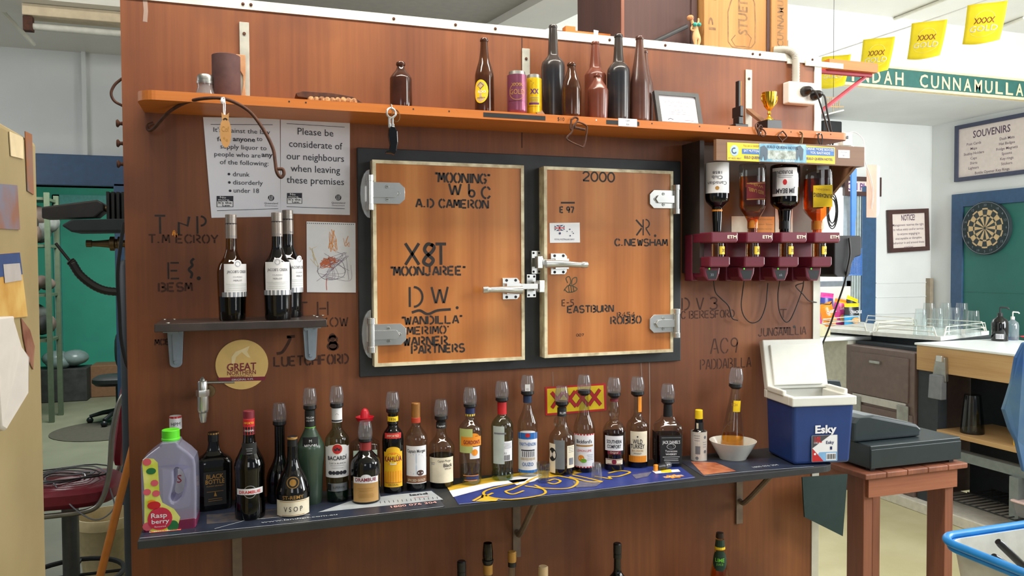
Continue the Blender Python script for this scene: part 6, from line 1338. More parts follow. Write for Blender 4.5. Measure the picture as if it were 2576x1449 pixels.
# ------------------------------------------------------------------ things on top of the partition
def box_px(m, pxs, y0, y1, z0, z1, mm):
    a, b = onY(pxs[0], 100, y0), onY(pxs[1], 100, y0); m.box((a.x, y0, z0), (b.x, y1, z1), mm)
m = MB(); y0 = .07; a, b = onY(1563, 90, y0), onY(1766, 110, y0)
bx1 = thing('dark_case', 'dark brown timber case standing on the partition behind the figurine', 'case', ((a.x+b.x)/2, y0, ZT+.004))
b.x = onY(1767, 118, .045).x-.006; m.box((a.x, y0, ZT+.004), (b.x-.004, y0+.4, ZT+.56), crate_dark); part(m, 'body', bx1, bevel=.002)
m = MB(); m.box((b.x-.03, y0-.006, ZT+.006), (b.x-.006, y0, ZT+.56), crate_dark); part(m, 'corner_batten', bx1); m = MB(); m.box((a.x-.002, y0-.004, ZT+.006), (a.x+.01, y0, ZT+.56), redwood); part(m, 'corner_batten', bx1)
y1 = .045; a, b = onY(1767, 118, y1), onY(1976, 130, y1)
bc = thing('old_bottle_case', 'pale old timber bottle case with faded stencilled lettering on the partition', 'case', ((a.x+b.x)/2, y1, ZT+.004)); S = wall_surf(y1-.012)
m = MB(); m.box((a.x, y1, ZT+.004), (b.x, y1+.35, ZT+.56), crate_light)
fade = mat('faded_stencil', (104, 78, 54), .8, c2=(140, 104, 66), scale=50)
SI = wall_surf(y1); k = mpp((a.x, y1, ZT+.1)); X = lambda px: onY(px, 70, y1).x; Z = lambda py, px: onY(px, py, y1).z
m.text('STUETTE', X(1868), Z(25, 1868), .042, fade, SI, 1, .19, .03, 0, 'C', PI/2)
m.stroke([(X(1832), Z(105, 1832)), (X(1831), Z(30, 1831)), (X(1838), Z(5, 1838)), (X(1846), Z(-14, 1846)), (X(1870), Z(-26, 1870)), (X(1890), Z(-12, 1890)), (X(1898), Z(8, 1898)), (X(1900), Z(60, 1900)), (X(1899), Z(108, 1899))], .005, fade, SI, 1)
m.stroke([(X(1832), Z(105, 1832)), (X(1842), Z(118, 1842)), (X(1868), Z(124, 1868)), (X(1890), Z(120, 1890)), (X(1899), Z(108, 1899))], .004, fade, SI, 1)
m.stroke([(X(1850), Z(88, 1850)), (X(1840), Z(100, 1840)), (X(1850), Z(116, 1850)), (X(1884), Z(118, 1884)), (X(1890), Z(96, 1890)), (X(1880), Z(84, 1880))], .003, fade, SI, 1)
part(m, 'body', bc, bevel=.002)
m = MB(); m.box((a.x, y1-.012, ZT+.004), (X(1803), y1, ZT+.56), crate_light); m.brand('P', 0, 0, 1, 1, fade, lambda u, v, kk: Vector((X(1796)-v*.03, y1-.012-kk*EPS, Z(74, 1785)+u*.05)), 1, .24)
m.brand('I', 0, 0, 1, 1, fade, lambda u, v, kk: Vector((X(1797)-v*.028, y1-.012-kk*EPS, Z(4, 1785)+u*.02)), 1, .2); part(m, 'batten', bc, bevel=.002)
m = MB(); m.box((X(1936), y1-.012, ZT+.004), (b.x, y1, ZT+.56), crate_light); m.box((X(1927), y1-.006, ZT+.004), (X(1935), y1, ZT+.56), crate_dark)
m.text('CUNNAMULLA', X(1958), Z(42, 1958), .03, fade, S, 1, .24, .02, 0, 'C', PI/2); part(m, 'batten', bc, bevel=.002)
# figurine
p = onY(1752, 117, .034); k = mpp(p); fg_ = thing('figurine', 'small figurine of a woman in a teal bikini leaning back before the dark case', 'figurine', (p.x, .034, ZT+.004)); skin_m = mat('figurine_paint', (198, 152, 104), .5)
V = [(0, 0, 32), (-2, 0, 42), (-6, 0, 52), (-13, 0, 62), (-16, 0, 70), (-7, -1, 22), (-4, -1, 12), (-3, -1, 0), (7, -1, 22), (6, -1, 12), (3, -1, 0), (-14, -2, 52), (-17, -2, 42), (-8, -2, 40), (4, 2, 58), (7, 2, 66), (6, 1, 74)]
E_ = [(0, 1), (1, 2), (2, 3), (3, 4), (0, 5), (5, 6), (6, 7), (0, 8), (8, 9), (9, 10), (2, 11), (11, 12), (12, 13), (2, 14), (14, 15), (15, 16)]
R_f = [11, 8, 9, 4.5, 8.5, 8, 6, 3, 8, 6, 3, 3.4, 3, 3, 3.5, 3.4, 3]
me = bpy.data.meshes.new('body'); me.from_pydata([(v[0]*k, v[1]*k, v[2]*k) for v in V], E_, []); me.materials.append(skin_m); fo = bpy.data.objects.new('body', me); COL.objects.link(fo); fo.parent = fg_
sk = fo.modifiers.new('skin', 'SKIN'); sk.use_smooth_shade = True
for i, sv in enumerate(me.skin_vertices[0].data): sv.radius = (R_f[i]*k*.8, R_f[i]*k*.8); sv.use_root = (i == 0)
fo.modifiers.new('sub', 'SUBSURF').levels = 2; fo.modifiers['sub'].render_levels = 2
m = MB(); tl = mat('bikini_teal', (40, 140, 128), .4); m.ball((-9*k, -8*k, 54*k), 5.5*k, tl); m.ball((3*k, -8*k, 55*k), 5*k, tl); m.build('bikini_top', fg_)
m = MB(); m.lathe([(0, -3*k), (7*k, -3*k), (9*k, 1*k), (8*k, 6*k), (4*k, 9*k), (0, 9.5*k)], mat('blond_hair', (190, 130, 84), .6), 14, T(-16.5*k, 2*k, 70*k, .2, -.3)); m.build('hair', fg_)
m = MB(); m.ball((-18.5*k, -6.4*k, 71*k), .9*k, ink, 6); m.ball((-14*k, -6.8*k, 71*k), .9*k, ink, 6); m.ball((-16*k, -7*k, 69*k), (1*k, 1.4*k, 1.2*k), skin_m, 8); m.box((-18*k, -7*k, 65.6*k), (-14.5*k, -6*k, 66.4*k), red); m.build('face', fg_)
m = MB(); A, B = onY(1640, 108, .03), onY(1728, 66, .036); m.tube([A+Vector((0, 0, .0)), B], .008, blkm, 8); tag(m.build('black_rod'), 'black rod leaning up to the figurine', 'rod')
# low orange timber rack
yy = .16; A, B = onY(1424, 95, yy), onY(1548, 100, yy); rk = thing('timber_rack', 'low orange timber rack on the partition behind the tall bottles', 'rack', ((A.x+B.x)/2, yy, ZT+.002))
m = MB(); z = onY(1500, 82, yy).z; m.box((A.x, yy, z-.035), (B.x, yy+.02, z), pine); part(m, 'rail', rk, bevel=.002)
m = MB(); z2 = onY(1434, 66, yy).z; m.box((onY(1422, 70, yy).x, yy-.004, ZT+.002), (onY(1447, 70, yy).x, yy+.03, z2), pine); part(m, 'post', rk, bevel=.002)
m = MB(); m.box((onY(1404, 70, yy).x, yy+.02, ZT+.002), (onY(1422, 70, yy).x, yy+.2, z2-.012), crate_dark); part(m, 'end_board', rk, bevel=.002)

# ------------------------------------------------------------------ right room: signs, flags, bar
sg = thing('station_board', 'long green station board with cream raised letters on the bulkhead', 'sign', ((s0.x+s1.x)/2+.3, SY, s1.z)); sgreen = mat('sign_green', (40, 96, 90), .5); scream = mat('sign_cream', (236, 214, 166), .5)
z0 = s1.z; z1 = onY(2400, 186, SY).z; m = MB(); m.box((s0.x-.1, SY-.03, z0+.02), (RX-.01, SY+.01, z1-.015), sgreen); part(m, 'board', sg)
m = MB(); m.box((s0.x-.1, SY-.04, z0), (RX-.01, SY+.01, z0+.02), scream); m.box((s0.x-.1, SY-.04, z1-.015), (RX-.01, SY+.01, z1), scream); part(m, 'edging', sg)
m = MB(); SS = wall_surf(SY-.032); zc = (z0+z1)/2; h = (z1-z0)*.60
for s, pa, pb in (('NOORINDAH', 2000, 2268), ('CUNNAMULLA', 2301, 2568)):
    xa, xb = onY(pa, 215, SY).x, onY(pb, 230, SY).x
    n = len(s)
    if s[0] == 'N': xa = onY(2268, 215, SY).x-(xb-onY(2150, 215, SY).x)/4*9*.98
    for i, ch in enumerate(s):
        cw = (xb-xa)/n; x = xa+cw*(i+.5)
        if x < s0.x-.05: continue
        m.text(ch, x, zc, h, scream, SS, 1, cw*(.72 if ch != 'I' else .2), .02)
part(m, 'letters', sg)
fl_y = mat('flag_yellow', (250, 226, 30), .6, var=.03); flr = mat('flag_lettering', (150, 84, 40), .6)
m = MB(); A, B = onZ(2040, 170, 3.32), onZ(2576, -35, 3.32); A = Vector((3.93, 2.09, 3.19)); B = Vector((3.93, .0, 3.16)); m.tube([A, (A+B)/2-Vector((0, 0, .01)), B], .004, white, 6); tag(m.build('bunting_string'), 'white string of the yellow flags under the ceiling', 'string')
for (px, py, hh, ww), lb in zip(((2104, 143, 62, 52), (2211, 100, 80, 56), (2338, 58, 85, 68), (2484, 12, 92, 84)), ('smallest yellow bunting flag, partly hidden by the bracket timber', 'second yellow bunting flag from the partition', 'third yellow bunting flag from the partition', 'largest yellow bunting flag at the top right')):
    c = onX(px, py-hh*.05, 3.93); k = mpp(c); H = .214; f_ = thing('bunting_flag', lb, 'flag', (3.93, c.y, c.z), -PI/2+.50, 'yellow bunting flags', 0, .06)
    Wf = .096; cu = lambda u, v, kk: Vector((u+.012*v/H, .012*math.sin(u*22+v*9)-kk*.0006-(.03*(v/H)**2), v))
    m = MB()
    us = [-Wf+2*Wf*i/10 for i in range(11)]; vs2 = [0-H*j/8 for j in range(9)]
    P = [[cu(u*(1+.04*v/H), v-(.02*(u/Wf+1)*.5 if j == 8 else 0)*0-(.018*math.cos(u/Wf*1.4))*(-v/H)**4, 0) for u in us] for j, v in enumerate(vs2)]
    vv = [q for r_ in P for q in r_]; m.add(vv, [(j*11+i, (j+1)*11+i, (j+1)*11+i+1, j*11+i+1) for j in range(8) for i in range(10)], fl_y, True)
    m.text('XXXX', 0, -H*.45, .034, flr, cu, 2, .10, .02); m.text('GOLD', .002, -H*.66, .036, cream, cu, 2, .135, .02); m.ring(0, -H*.42, .048, .004, mat('flag_pale', (248, 232, 110), .6), cu, 1, 16, 10, 170)
    m.ring(0, -H*.52, .08, .003, MATS['flag_pale'], cu, 1, 16, 220, 320)
    m.build('flag', f_, solid=.001)
wf = mat('dark_wood_frame', (70, 44, 40), .45, var=.15); bf = mat('blue_black_frame', (62, 66, 88), .45); parch = mat('pinkish_board', (220, 206, 198), .6, var=.03); pink_ink = mat('purple_sign_ink', (84, 62, 84), .6)
# souvenirs board on the right wall (drawn in its own plane: u runs towards the camera)
a, b = onX(2408, 318, RX), onX(2408, 458, RX); H = a.z-b.z; sv_ = thing('souvenir_board', 'framed SOUVENIRS list on the right wall above the dartboard', 'sign', (RX-.002, a.y-.45, b.z)); k = .9/270
W2 = .45; m = MB()
for q in ((-W2, 0, W2, .035), (-W2, H-.035, W2, H), (-W2, .035, -W2+.035, H-.035), (W2-.035, .035, W2, H-.035)): m.box((q[0], -.03, q[1]), (q[2], 0, q[3]), bf)
fo = m.build('frame', sv_, rot=(0, 0, -PI/2)); m = MB(); m.box((-W2+.03, -.015, .03), (W2-.03, -.002, H-.03), parch); S = flat_surf(-.015)
m.text('SOUVENIRS', -.09, H*.8, .065, pink_ink, S, 1, .36, .02)
for i, s in enumerate(('Post Cards', 'Maps', 'Stubby Holders', 'Caps', 'Shirts', 'Lighters')): m.text(s, -.26, H*(.64-.085*i), .024, pink_ink, S, 1, None, .01)
for i, s in enumerate(('Dash Mats', 'Hat Badges', 'Fridge Magnets', 'Spoons', 'Key rings', 'Stickers')): m.text(s, .06, H*(.64-.085*i), .024, pink_ink, S, 1, None, .01)
m.text('Bottle Opener Key Rings', -.08, H*.12, .024, pink_ink, S, 1, None, .01); m.build('board', sv_, rot=(0, 0, -PI/2))
# green door with dartboard
a = onX(2400, 490, RX); m = MB(); fw_ = .12; yb = a.y-1.25
m.box((RX-.03, a.y-fw_, 0), (RX, a.y, a.z), doorblue); m.box((RX-.03, yb, 0), (RX, yb+fw_, a.z), doorblue); m.box((RX-.03, yb+fw_, a.z-fw_), (RX, a.y-fw_, a.z), doorblue); m.box((RX-.012, yb+fw_, 0), (RX, a.y-fw_, a.z-fw_), teal_dk)
zr = onX(2500, 735, RX).z; m.box((RX-.016, yb+fw_, zr-.005), (RX-.012, a.y-fw_, zr+.005), teal_dk); struct('door_2', m, .003)
c = onX(2488, 574, RX); db = thing('dartboard', 'round dartboard with black and tan segments on the green door', 'dartboard', (RX-.014, c.y, c.z), -PI/2); R0 = .235
m = MB(); m.cyl(R0, 0, .035, mat('dartboard_black', (34, 48, 52), .7), 48, T(0, 0, 0, PI/2)); m.build('board', db)
S = flat_surf(-.036); m = MB(); tan = mat('sisal_tan', (206, 176, 130), .8); dkp = mat('sisal_black', (52, 62, 64), .8)
for i in range(20):
    a0 = math.radians(18*i-9+90); 
    for r0, r1, mm in ((.012, R0*.44, tan if i % 2 else dkp), (R0*.44, R0*.50, dkp if i % 2 else tan), (R0*.50, R0*.70, tan if i % 2 else dkp), (R0*.70, R0*.755, dkp if i % 2 else tan)):
        q = [(r*math.cos(a0+math.radians(18)*t), r*math.sin(a0+math.radians(18)*t)) for r, t in ((r0, 0), (r1, 0), (r1, .5), (r1, 1), (r0, 1))]; m.poly(q, mm, S, 1)
m.disc(0, 0, .012, .012, dkp, S, 2, 12); m.build('segments', db)
m = MB(); nums = (20, 1, 18, 4, 13, 6, 10, 15, 2, 17, 3, 19, 7, 16, 8, 11, 14, 9, 12, 5)
for i, nn in enumerate(nums): an = PI/2-i*PI/10; m.text(str(nn), R0*.87*math.cos(an), R0*.87*math.sin(an), .022, silver, S, 1)
m.tube([(R0*.97*math.cos(2*PI*i/40), -.037, R0*.97*math.sin(2*PI*i/40)) for i in range(40)], .002, silver, 5, True); m.build('number_ring', db)
# NOTICE sign on the back wall, hung a little askew
def bsign(name, label, cx, cy, wpx, hpx, tilt, fm, draw, thick=.012):
    c = onY(cx, cy, BY); k = mpp(c); kx = (onY(cx+50, cy, BY).x-onY(cx-50, cy, BY).x)/100; W_, H_ = wpx*kx/2, hpx*k/2; r = thing(name, label, 'sign', (c.x, BY-.009, c.z), 0, None, 0, tilt)
    m = MB()
    for q in ((-W_, -H_, W_, -H_+.04), (-W_, H_-.04, W_, H_), (-W_, -H_+.04, -W_+.04, H_-.04), (W_-.04, -H_+.04, W_, H_-.04)): m.box((q[0], -.03, q[1]), (q[2], 0, q[3]), fm)
    m.build('frame', r); m = MB(); m.box((-W_+.03, -.015, -H_+.03), (W_-.03, -.002, H_-.03), parch); draw(m, flat_surf(-.015), kx, k, W_, H_); m.build('board', r)
def nd(m, S, kx, k, W_, H_):
    m.text('NOTICE!', 0, H_*.62, 15*k, pink_ink, S, 1, 34*kx, .03)
    for i, s in enumerate(('Management reserves the right', 'to refuse entry and/or service', 'to anyone engaging in', 'unacceptable or disruptive', 'behaviour in and around these', 'premises.')): m.text(s, 0, H_*(.28-.21*i), 6*k, pink_ink, S, 1, (78, 76, 56, 66, 78, 24)[i]*kx, .01)
bsign('notice_sign', 'dark framed NOTICE sign hung a little askew on the white back wall', 2280, 580, 100, 106, -.05, wf, nd)
bsign('phone_sign', 'dark framed old phone sign, half covered by the blue swatter and tags', 2164, 470, 92, 48, 0, wf, lambda m, S, kx, k, W_, H_: m.text('Old Phone', 0, 0, 18*k, mat('violet_ink', (110, 60, 130), .6), S, 1, 76*kx, .03))
c = onY(2096, 326, BY-.2); k = mpp(c); m = MB(); m.box((c.x-30*k, BY-.2, c.z-22*k), (c.x+28*k, BY-.001, c.z+22*k), blkm); tag(m.build('wall_speaker', bevel=.01), 'small black speaker box high on the back wall beside the red bracket', 'speaker')
# hanging bulbs / scale model behind the bracket
c = onY(2080, 270, 1.5); k = mpp(c); m = MB(); mw = mat('model_wood', (180, 150, 110), .6)
for i in range(7): m.tube([c+Vector((i*6*k, 0, 0)), c+Vector((i*6*k+3*k, 0, 20*k+6*k*math.sin(i)))], 1.2*k, mw, 5)
m.tube([c+Vector((-8*k, 0, 2*k)), c+Vector((52*k, 0, 4*k))], 1.5*k, mw, 5); m.tube([c+Vector((-8*k, 0, 24*k)), c+Vector((46*k, 0, 27*k))], 1*k, mw, 5)
m.tube(smooth_path([c+Vector((-8*k, 0, -20*k)), c+Vector((20*k, 0, -12*k)), c+Vector((52*k, 0, -4*k))], 4), 2*k, wht_trim, 6); m.tube([c+Vector((20*k, 0, 27*k)), c+Vector((20*k, 0, CZ-c.z))], .6*k, cable, 5); m.tube([c+Vector((20*k, 0, 2*k)), c+Vector((20*k, 0, -13*k))], .8*k, mw, 5)
tag(m.build('hanging_model'), 'small stick model hanging from the ceiling behind the red bracket', 'model')

# bar counters
CX = 4.35; ct = mat('white_counter_laminate', (226, 230, 230), .3, var=.02); brown = mat('brown_enamel', (106, 88, 82), .4, var=.08); dark_in = mat('dark_under_counter', (46, 52, 58), .7)
bar = thing('bar_counter', 'bar counter with pale timber front, white top and shelf beneath on the right', 'counter', (4.8, .5, 0))
m = MB(); m.box((CX-.01, -1.4, 1.135), (5.15, 1.61, 1.15), ct); part(m, 'top', bar, bevel=.003)
m = MB(); m.box((CX, -1.4, .965), (CX+.03, 1.6, 1.135), bar_wood); part(m, 'front_board', bar, bevel=.004)
m = MB(); m.box((CX+.02, 1.44, .0), (CX+.1, 1.6, .965), dark_in); m.box((CX+.5, -1.4, 0), (CX+.54, 1.6, 1.13), dark_in); part(m, 'carcass', bar)
m = MB(); m.box((CX, -1.4, .555), (CX+.5, 1.43, .585), bar_wood); part(m, 'shelf', bar, bevel=.003)
m = MB(); m.box((CX+.05, -1.4, .40), (CX+.12, 1.43, .46), mat('grey_rail', (120, 128, 128), .5)); m.box((CX+.02, .86, 0), (CX+.08, .92, .40), MATS['grey_rail']); part(m, 'rail', bar)
m = MB(); m.box((CX-.05, -1.4, 0), (CX+.45, 2.4, .07), mat('white_kerb', (214, 208, 196), .6, var=.08)); struct('trim_kerb', m, .006)
# opener with cap catcher on the front board
c = onX(2372, 890, CX); op = thing('cap_opener', 'steel bottle opener with cap bin fixed to the timber bar front', 'opener', (CX-.001, c.y, c.z-.2), -PI/2)
m = MB(); m.prism([(-.06, .02), (.05, .02), (.04, .18), (-.03, .18)], -.03, 0, steel); m.build('opener', op, bevel=.006); m = MB(); m.prism([(-.07, -.1), (.035, -.1), (.035, .06), (-.06, .06)], -.05, -.002, mat('tin_bin', (130, 132, 138), .45, .4)); m.build('cap_bin', op, bevel=.004); m = MB(); m.box((-.01, -.05, .15), (.035, -.03, .19), chrome); m.build('claw', op, bevel=.003)
# brown under-bar fridge
fr_ = thing('bar_fridge', 'brown enamel bar fridge with drawer handles below the glass trays', 'fridge', (CX+.25, 1.94, .071))
m = MB(); m.box((CX, 1.615, .071), (CX+.55, 2.26, 1.075), brown); part(m, 'body', fr_, bevel=.006)
def frect(y0, y1, z0, z1, name, mm, d=.012):
    m = MB(); m.box((CX-d, y0, z0), (CX-.0005, y1, z1), mm); return part(m, name, fr_, bevel=.003)
o = frect(1.66, 2.20, .72, 1.03, 'door', brown); m = MB(); m.box((CX-.03, 1.90, .965), (CX-.012, 2.0, .985), steel); m.build('handle', o, bevel=.003)
frect(1.68, 2.18, .66, .715, 'vent', mat('pale_vent', (190, 186, 180), .5)); frect(1.62, 2.25, .40, .64, 'lower_drawer', brown); m = MB(); m.box((CX-.016, 1.88, .52), (CX-.012, 1.95, .55), mat('green_tape', (60, 180, 130), .5)); part(m, 'green_tag', fr_)
for y in (1.70, 2.14): m = MB(); m.box((CX-.02, y-.05, .58), (CX-.005, y+.05, .70), steel); part(m, 'hinge', fr_, bevel=.004)
# back counter with wire glass trays
bk2 = thing('back_counter', 'white back counter beneath the wire glass trays and snack packets', 'counter', (4.8, 2.5, 0)); m = MB(); m.box((4.12, 2.28, 1.10), (5.6, 3.15, 1.13), ct); part(m, 'top', bk2, bevel=.01)
m = MB(); m.box((4.4, 2.30, .071), (5.5, 3.12, 1.10), mat('cream_cabinet', (206, 204, 188), .6)); part(m, 'cabinet', bk2)
def wire_tray(q, z, lbl):
    A, B, C, D = [Vector((a[0], a[1], z)) for a in q]; r = thing('glass_tray', lbl, 'tray', (A+B+C+D)/4, 0, 'wire trays on the back counter'); up_ = Vector((0, 0, 1)); m = MB()
    vs_ = [A, B, C, D]+[p_+up_*.03 for p_ in (A, B, C, D)]; m.add(vs_, [(0, 3, 2, 1), (4, 5, 6, 7), (0, 1, 5, 4), (1, 2, 6, 5), (2, 3, 7, 6), (3, 0, 4, 7)], mat('tray_white', (216, 216, 210), .4) if 'tray_white' not in MATS else MATS['tray_white']); part(m, 'base', r)
    m = MB()
    for P, Q in ((A, B), (B, C), (C, D), (D, A)):
        d_ = (Q-P)
        for h_ in (.06, .095):
            m.tube([P+d_*.06+up_*.03, P+d_*.10+up_*h_, P+d_*.9+up_*h_, P+d_*.94+up_*.03], .004, wht_trim, 6)
    part(m, 'wire_rail', r)
zt = 1.15
wire_tray([(4.47, 2.12), (4.60, 1.63), (5.32, 1.85), (5.18, 2.35)], zt, 'white wire edged tray with glasses, nearer the timber bar'); wire_tray([(4.36, 2.58), (4.46, 2.14), (5.17, 2.37), (5.05, 2.84)], zt, 'white wire edged tray without glasses, nearer the snack packets')
m = MB(); m.box((4.45, 1.64, 1.076), (5.3, 2.27, 1.10), dark_in); m.box((4.6, 1.66, 1.10), (5.3, 2.27, 1.149), dark_in); m.box((4.5, 2.285, 1.131), (5.1, 2.80, 1.149), dark_in); tag(m.build('tray_stand'), 'dark low stand holding up the wire glass trays', 'stand')
gg = glass('bar_glass', (240, 246, 246), .03, .04); gi = 0
for (px, h_) in ((2316, 66), (2337, 66), (2357, 68), (2378, 66), (2398, 70), (2419, 66), (2448, 62)):
    p = onZ(px, 843-(15 if gi % 2 else 0), zt+.031); k = mpp(p); r = 17*k
    o = MB().lathe([(r*1.0, 0), (r*1.03, .004), (r*.72, h_*k), (0, h_*k)], gg, 20).build('beer_glass', loc=(p.x, p.y, zt+.031), origin='none')
    tag(o, ('upturned beer glass at the left of the wire tray group', 'second upturned beer glass in the wire tray', 'third upturned beer glass in the wire tray', 'fourth upturned beer glass, middle of the wire tray', 'tallest upturned beer glass in the wire tray', 'sixth upturned beer glass in the wire tray', 'upturned beer glass standing apart at the tray corner')[gi], 'glass', 'glasses in the wire tray'); gi += 1
# snack packets
def packet(px, py, wpx, hpx, lean, cols_, label, txt, y=2.86, rz=0):
    c = onY(px, py, y); k = mpp(c); z = 1.132+abs(math.sin(lean))*wpx*k/2; r = thing('snack_packet', label, 'packet', (c.x, y, z), rz, 'snack packets on the back counter', 0, lean); H_ = hpx*k; W_ = wpx*k/2
    pr = [(0, .004), (.15, .035), (.5, .05), (.85, .03), (.93, .003), (1, .003)]; m = MB(); n = 8
    for f_, sgn in ((0, -1), (1, 1)):
        for i in range(len(pr)-1):
            mm = cols_[0] if pr[i][0] < .45 else cols_[1] if pr[i][0] < .8 else cols_[2]
            q = []
            for j in range(n+1):
                u = -1+2*j/n; b_ = (1-u*u)**.6
                q += [(u*W_*(1-.06*math.sin(pr[i][0]*PI)), sgn*(pr[i][1]*b_+.001), pr[i][0]*H_), (u*W_*(1-.06*math.sin(pr[i+1][0]*PI)), sgn*(pr[i+1][1]*b_+.001), pr[i+1][0]*H_)]
            m.add(q, [(2*j, 2*j+2, 2*j+3, 2*j+1) if sgn < 0 else (2*j, 2*j+1, 2*j+3, 2*j+2) for j in range(n)], mm, True)
    S = flat_surf(-.056)
    if txt: m.text(txt, 0, H_*.66, H_*.12, white, S, 1, W_*1.5, .03)
    m.disc(0, H_*.3, W_*.6, H_*.13, MATS['chip_gold'], S, 1, 12); m.build('packet', r)
mat('chip_gold', (226, 160, 84), .5); pk = {n: mat('packet_'+n, c_, .25) for n, c_ in dict(orange=(240, 140, 36), pink=(214, 70, 150), blue=(60, 160, 216), navy=(60, 70, 150), black=(44, 44, 48), yellow=(242, 206, 30)).items()}
packet(2142, 800, 46, 60, 0, (pk['blue'], pk['black'], pk['yellow']), 'blue and black snack packet with a yellow top, front right of the pile', 'CRACKLE', 2.98)
packet(2108, 800, 38, 66, .15, (pk['pink'], pk['pink'], pk['orange']), 'pink snack packet leaning beside the blue and black one', 'SALT', 3.09); packet(2088, 800, 40, 62, -.25, (pk['orange'], pk['orange'], pk['orange']), 'orange snack packet at the front of the pile', 'CHEESE', 2.92)
packet(2074, 795, 40, 84, .1, (pk['pink'], pk['navy'], pk['pink']), 'purple and navy snack packet at the back, nearest the partition', '', 3.08); packet(2126, 790, 36, 70, .35, (pk['black'], pk['black'], pk['yellow']), 'black snack packet with white lettering behind the others', 'CRACKLE', 3.09)
c = onZ(2074, 822, 1.131); m = MB(); m.prism([(0, 0), (.16, 0), (.16, .05), (.10, .09), (0, .12)], -.06, .06, mat('beige_plastic', (190, 184, 150), .5), T(4.13, 2.42, 1.131)); tag(m.build('beige_terminal', bevel=.006), 'beige wedge-shaped till terminal below the snack packets', 'terminal')
# soap bottles
def soap(px, py, label, body, liq, hh, rr_, pumpc):
    p = onZ(px, py, 1.151); k = mpp(p); r = thing('soap_bottle', label, 'bottle', (p.x, p.y+.03, 1.151), face_cam(p), 'pump bottles on the bar'); a = rr_*k
    MB().lathe([(0, 0), (a*.95, 0), (a, .005), (a, hh*.6*k), (a*.85, hh*.72*k), (a*.4, hh*.8*k), (a*.3, hh*.85*k), (0, hh*.85*k)], body, 24).build('body', r)
    if liq: MB().lathe([(0, .003), (a*.93, .004), (a*.93, hh*.12*k), (0, hh*.12*k)], liq, 20).build('soap', r)
    m = MB(); m.cyl(a*.32, hh*.84*k, hh*.95*k, pumpc, 16); m.cyl(a*.1, hh*.95*k, hh*1.15*k, pumpc, 8); m.tube([(0, 0, hh*1.14*k), (a*.8, 0, hh*1.13*k), (a*1.0, 0, hh*1.08*k)], a*.12, pumpc, 8); m.build('pump', r)
    return r, a, k
r_, a_, k_ = soap(2525, 858, 'dark pump bottle with red liquid at the bottom on the bar', glass('smoked_plastic', (60, 56, 62), .1), liquid('red_soap', (220, 60, 40)), 74, 19, blk)
m = MB(); S = cyl_surf(a_+.001); m.rect(-9*k_, 9*k_, 6*k_, 18*k_, white, S, 1, 4); [m.rect((-8+i*2.2)*k_, (-7+i*2.2)*k_, 7*k_, 17*k_, ink, S, 2) for i in range(8)]; m.build('barcode_label', r_)
soap(2557, 856, 'clear pump bottle with pale blue soap and white pump', glass('pale_blue_plastic', (200, 228, 236), .1, .2), liquid('blue_soap', (90, 180, 220)), 62, 14, wp_)
c = onZ(2495, 838, 1.151); c = Vector((c.x-.12, 1.52, 0)); m = MB(); m.lathe([(0, 0), (.05, 0), (.075, .012), (.07, .014), (0, .006)], mat('red_dish', (210, 60, 80), .4), 24, T(c.x, c.y, 1.151)); tag(m.build('red_dish'), 'shallow red dish beyond the dark pump bottle', 'dish')
# shelf contents under the bar
for px, lb, h_ in ((2440, 'big upturned clear jug on the timber shelf under the bar, in front', 96), (2478, 'upturned clear jug further back on the shelf under the bar', 92)):
    p = onX(px, 1092, CX+.1); p = Vector((CX+(.12 if px < 2450 else .32), p.y-(0 if px < 2450 else .1), .586)); k = mpp(p); r = 27*k
    tag(MB().lathe([(0, .003), (r, 0), (r*1.02, .01), (r*.7, h_*k), (0, h_*k)], gl_smoke if px > 2450 else glass('jug_plastic', (170, 176, 180), .06), 24).build('drink_jug', loc=p, origin='none'), lb, 'jug', 'jugs under the bar')
p = onX(2566, 1118, CX+.08); m = MB(); y_ = mat('yellow_carton', (232, 180, 30), .5)
for i in range(3): m.box((CX+.05, p.y-.3, .586+i*.035), (CX+.25-i*.01, p.y+.02-i*.006, .586+.033+i*.035), y_)
tag(m.build('yellow_carton'), 'stepped yellow carton on the shelf under the bar at the frame edge', 'carton')
m = MB()
wr = thing('wire_rack', 'black wire rack on the floor kerb under the bar', 'rack', (CX+.2, .95, .071)); m = MB()
for i in range(16): y = .66+i*.045; m.tube([(CX-.03, y, .16), (CX+.42, y, .16)], .004, blkm, 5)
for x in (CX-.03, CX+.2, CX+.42): m.tube([(x, .64, .158), (x, 1.36, .158)], .005, blkm, 5)
part(m, 'grid', wr); m = MB()
for x in (CX-.03, CX+.42):
    for y in (.64, 1.36): m.tube([(x, y, .071), (x, y, .16)], .006, blkm, 6)
part(m, 'legs', wr)
fb = thing('food_tub', 'clear plastic tub with pale pink lid on the wire rack', 'tub', (CX+.12, .80, .166)); m = MB(); m.box((-.11, -.09, 0), (.11, .09, .085), glass('tub_plastic', (200, 200, 206), .1, .4), taper=.01); m.build('tub', fb, bevel=.01); m = MB(); m.box((-.12, -.1, .085), (.12, .1, .102), mat('pale_pink_lid', (226, 196, 192), .4)); m.build('lid', fb, bevel=.008)
